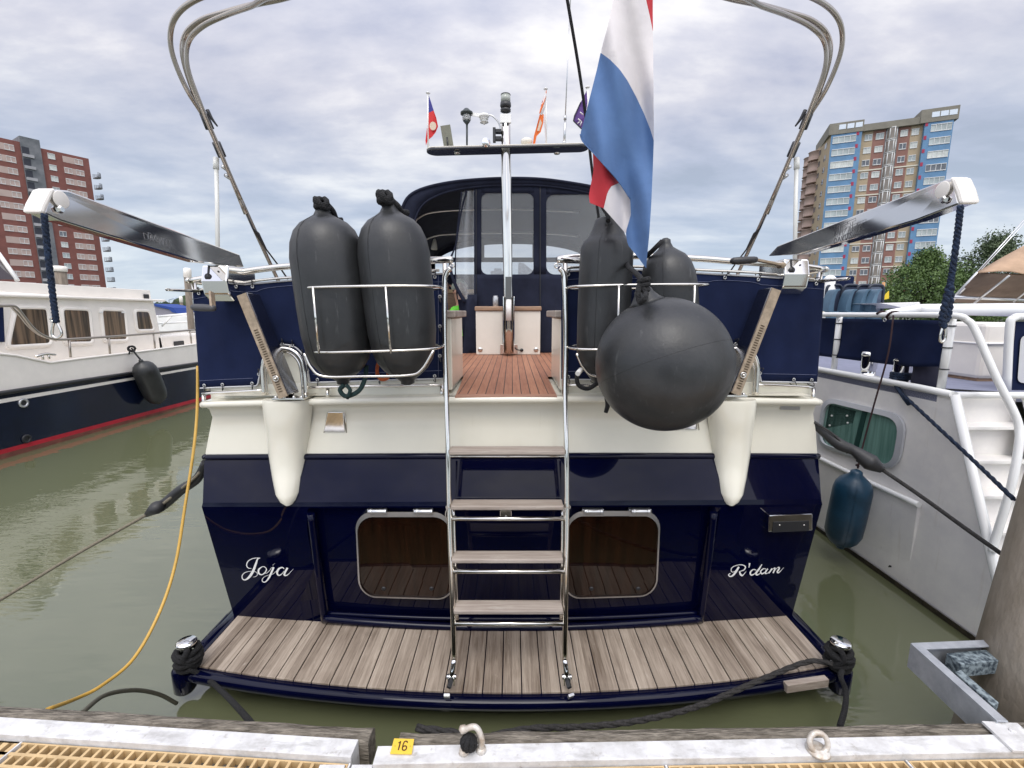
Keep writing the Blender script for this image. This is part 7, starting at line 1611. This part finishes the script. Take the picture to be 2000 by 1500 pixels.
# ================================================================== people
def human(name, label, joints, edges, radii, mats_fn, loc):
    me = bpy.data.meshes.new('body'); me.from_pydata([V(j) - V(loc) for j in joints], edges, []); o = bpy.data.objects.new(name, me); COL.objects.link(o); o.location = loc
    sk = o.modifiers.new('skin', 'SKIN'); 
    for i, r_ in enumerate(radii): me.skin_vertices[0].data[i].radius = (r_, r_) if not isinstance(r_, tuple) else r_
    me.skin_vertices[0].data[0].use_root = True; ss = o.modifiers.new('sub', 'SUBSURF'); ss.levels = 2; ss.render_levels = 2
    return o
m_skin = mat('skin', (.42, .23, .16), .5, var=.08); m_tee = mat('blue_tee', (.03, .06, .22), .85, bump=.3, bscale=10); m_jean = mat('dark_jeans', (.02, .025, .05), .9); m_green = mat('bright_green_shirt', (.14, .62, .05), .8, bump=.3, bscale=12); m_hair = mat('grey_hair', (.22, .19, .17), .9, bump=.6, bscale=80)
def figure(loc, yaw, H, pose, label, shirt, trouser, hair_m, group=None):
    """one skinned body (arms, legs, neck, head in one surface) with clothing faces by height, head detail as children"""
    k = H / 1.78; J = {}; E_ = []; rad = []
    for nm, p, r in pose: J[nm] = len(J)
    pts = [V(p) * k for _, p, _ in pose]; rad = [r * k if not isinstance(r, tuple) else (r[0] * k, r[1] * k) for _, _, r in pose]
    links = [('pelvis', 'waist'), ('waist', 'chest'), ('chest', 'neck0'), ('neck0', 'neck'), ('neck', 'jaw'), ('jaw', 'skull'), ('skull', 'crown')]
    for s in 'LR':
        links += [('chest', 'sh' + s), ('sh' + s, 'el' + s), ('el' + s, 'wr' + s), ('wr' + s, 'palm' + s), ('pelvis', 'hip' + s), ('hip' + s, 'kn' + s), ('kn' + s, 'an' + s), ('an' + s, 'toe' + s)]
        links += [('palm' + s, 'f%d%s' % (i, s)) for i in range(5)] + [('f%d%s' % (i, s), 'g%d%s' % (i, s)) for i in range(5)]
    es = [(J[a], J[b]) for a, b in links if a in J and b in J]
    me = bpy.data.meshes.new('person'); me.from_pydata(pts, es, []); o = bpy.data.objects.new('person', me); COL.objects.link(o)
    o.modifiers.new('skin', 'SKIN')
    for i, r in enumerate(rad): me.skin_vertices[0].data[i].radius = r if isinstance(r, tuple) else (r, r); me.skin_vertices[0].data[i].use_root = (i == 0)
    ss = o.modifiers.new('sub', 'SUBSURF'); ss.levels = 2; ss.render_levels = 2
    dg = bpy.context.evaluated_depsgraph_get(); m2 = bpy.data.meshes.new_from_object(o.evaluated_get(dg)); o.modifiers.clear(); o.data = m2; bpy.data.meshes.remove(me)
    for m_ in (m_skin, shirt, trouser): m2.materials.append(m_)
    seg_ = [(pts[a], pts[b], (a, b)) for a, b in es]; names = {v: k_ for k_, v in J.items()}
    for f in m2.polygons:
        c = f.center; best = None
        for a, b, (ia, ib) in seg_:
            ab = b - a; t = max(0, min(1, (c - a).dot(ab) / max(1e-9, ab.length_squared))); dd = (c - (a + ab * t)).length
            if best is None or dd < best[0]: best = (dd, names[ia], names[ib], t)
        _, na, nb, t = best; mi = 0
        if nb[:2] in ('hi', 'kn', 'an') or nb in ('pelvis',): mi = 2
        if nb in ('waist', 'chest') or nb == 'neck0' and t < .6 or nb.startswith('sh'): mi = 1
        if nb.startswith('el') and t < .62: mi = 1
        f.material_index = mi; f.use_smooth = True
    o.location = loc; o.rotation_euler = (0, 0, yaw); o['label'] = label; o['category'] = 'person'
    sk = pts[J['skull']]; h_ = MB(); rs = .098 * k
    rows = []
    for i in range(9):
        th = math.pi * .62 * i / 8; rows.append([sk + V((rs * .92 * math.sin(th) * math.cos(a), -.012 * k + rs * 1.12 * math.sin(th) * math.sin(a) * (1 if math.sin(a) < 0 else .9), .018 * k + rs * 1.12 * math.cos(th) - (.02 * k if math.sin(a) > .3 and i > 5 else 0))) for a in [R(20 * q) for q in range(19)]])
    keep = MB(); 
    for i in range(8):
        for j in range(18):
            a = R(20 * j + 10)
            if math.sin(a) > .25 and i > 3: continue
            keep.add([rows[i][j], rows[i][j + 1], rows[i + 1][j + 1], rows[i + 1][j]], [(0, 1, 2, 3)], 0, True)
    ho = keep.build('hair', hair_m, solid=.012 * k); ho.parent = o
    fc = MB(); fz = sk + V((0, .085 * k, 0)); fc.lathe(fz + V((0, -.0, .01 * k)), fz + V((0, .030 * k, -.022 * k)), [(0, .010 * k), (.7, .015 * k), (1, .006 * k)], 8)
    for s in (-1, 1): fc.lathe(sk + V((s * .078 * k, 0, -.005 * k)), sk + V((s * .100 * k, -.01 * k, -.005 * k)), [(0, .026 * k), (.6, .03 * k), (1, .02 * k)], 10)
    fo = fc.build('face_detail', m_skin); fo.parent = o; fo.name = 'nose_and_ears'
    ey = MB()
    for s in (-1, 1): c = sk + V((s * .032 * k, .084 * k, .012 * k)); ey.lathe(c, c + V((0, .010 * k, 0)), [(0, .012 * k), (1, .007 * k)], 8)
    c = sk + V((0, .082 * k, -.050 * k)); ey.box(c, (.044 * k, .012 * k, .008 * k)); eo = ey.build('eyes_and_mouth', mat('dark_features', (.05, .02, .02), .5)); eo.parent = o
    return o
def hand(s, wx, wy, wz, dx, dy, dz):
    w_ = V((wx, wy, wz)); d_ = V((dx, dy, dz)).normalized(); o = [('palm' + s, w_ + d_ * .055, (.036, .018))]
    sd = V((0, 0, 1)) if abs(d_.z) < .7 else V((1, 0, 0)); sd = (sd - d_ * sd.dot(d_)).normalized()
    for i, (off, ln_) in enumerate(((-.034, .06), (-.012, .07), (.010, .075), (.030, .062), (.045, .04))):
        b = w_ + d_ * (.10 if i < 4 else .05) + sd * off; o.append(('f%d%s' % (i, s), b, .0095)); o.append(('g%d%s' % (i, s), b + d_ * ln_ * .8 + V((0, .02, 0)), .008))
    return o
stand = [('pelvis', (0, 0, .95), (.15, .11)), ('waist', (0, 0, 1.08), (.15, .11)), ('chest', (0, 0, 1.32), (.17, .12)), ('neck0', (0, 0, 1.46), .07), ('neck', (0, .01, 1.52), .055), ('jaw', (0, .03, 1.585), .07), ('skull', (0, .02, 1.67), (.075, .09)), ('crown', (0, .01, 1.735), .06)]
for s, q in (('L', -1), ('R', 1)):
    stand += [('sh' + s, (q * .19, 0, 1.42), .065), ('el' + s, (q * .37, .13, 1.34), .046), ('wr' + s, (q * .13, .27, 1.60), .028), ('hip' + s, (q * .10, 0, .88), .095), ('kn' + s, (q * .12, .02, .48), .06), ('an' + s, (q * .13, -.01, .08), .042), ('toe' + s, (q * .15, .17, .035), .038)]
    stand += hand(s, q * .13, .27, 1.60, -q * .6, .25, .5)
figure(V((0, -.42, .60)), 0, 1.78, stand, 'person in blue T-shirt with both hands raised, reflected in the navy stern', m_tee, m_jean, m_hair)
# seated pair under the canopy
sit = [('pelvis', (0, 0, .10), (.15, .12)), ('waist', (0, -.01, .24), (.15, .12)), ('chest', (0, .0, .47), (.17, .12)), ('neck0', (0, .02, .60), .07), ('neck', (0, .03, .66), .055), ('jaw', (0, .05, .725), .07), ('skull', (0, .04, .81), (.075, .09)), ('crown', (0, .03, .875), .06)]
for s, q in (('L', -1), ('R', 1)):
    sit += [('sh' + s, (q * .19, .0, .56), .065), ('el' + s, (q * .26, .08, .30), .046), ('wr' + s, (q * .16, .28, .20), .028), ('hip' + s, (q * .10, .03, .08), .095), ('kn' + s, (q * .14, .44, .10), .06), ('an' + s, (q * .14, .46, -.33), .042), ('toe' + s, (q * .15, .6, -.38), .036)]
    sit += hand(s, q * .16, .28, .20, -q * .3, .7, -.1)
p = P(895, 608, 6.4); figure(V((p.x - .24, 6.42, 1.80)), R(-80), 1.7, sit, 'person in a dark blue shirt seated under the canopy, left of the open flap', m_tee, m_jean, m_hair)
p = P(905, 608, 6.05); figure(V((p.x - .02, 6.05, 1.74)), R(60), 1.6, sit, 'person in a bright green shirt seated beside the open canopy flap', m_green, m_jean, m_hair)
bpy.data.orphans_purge() if False else None
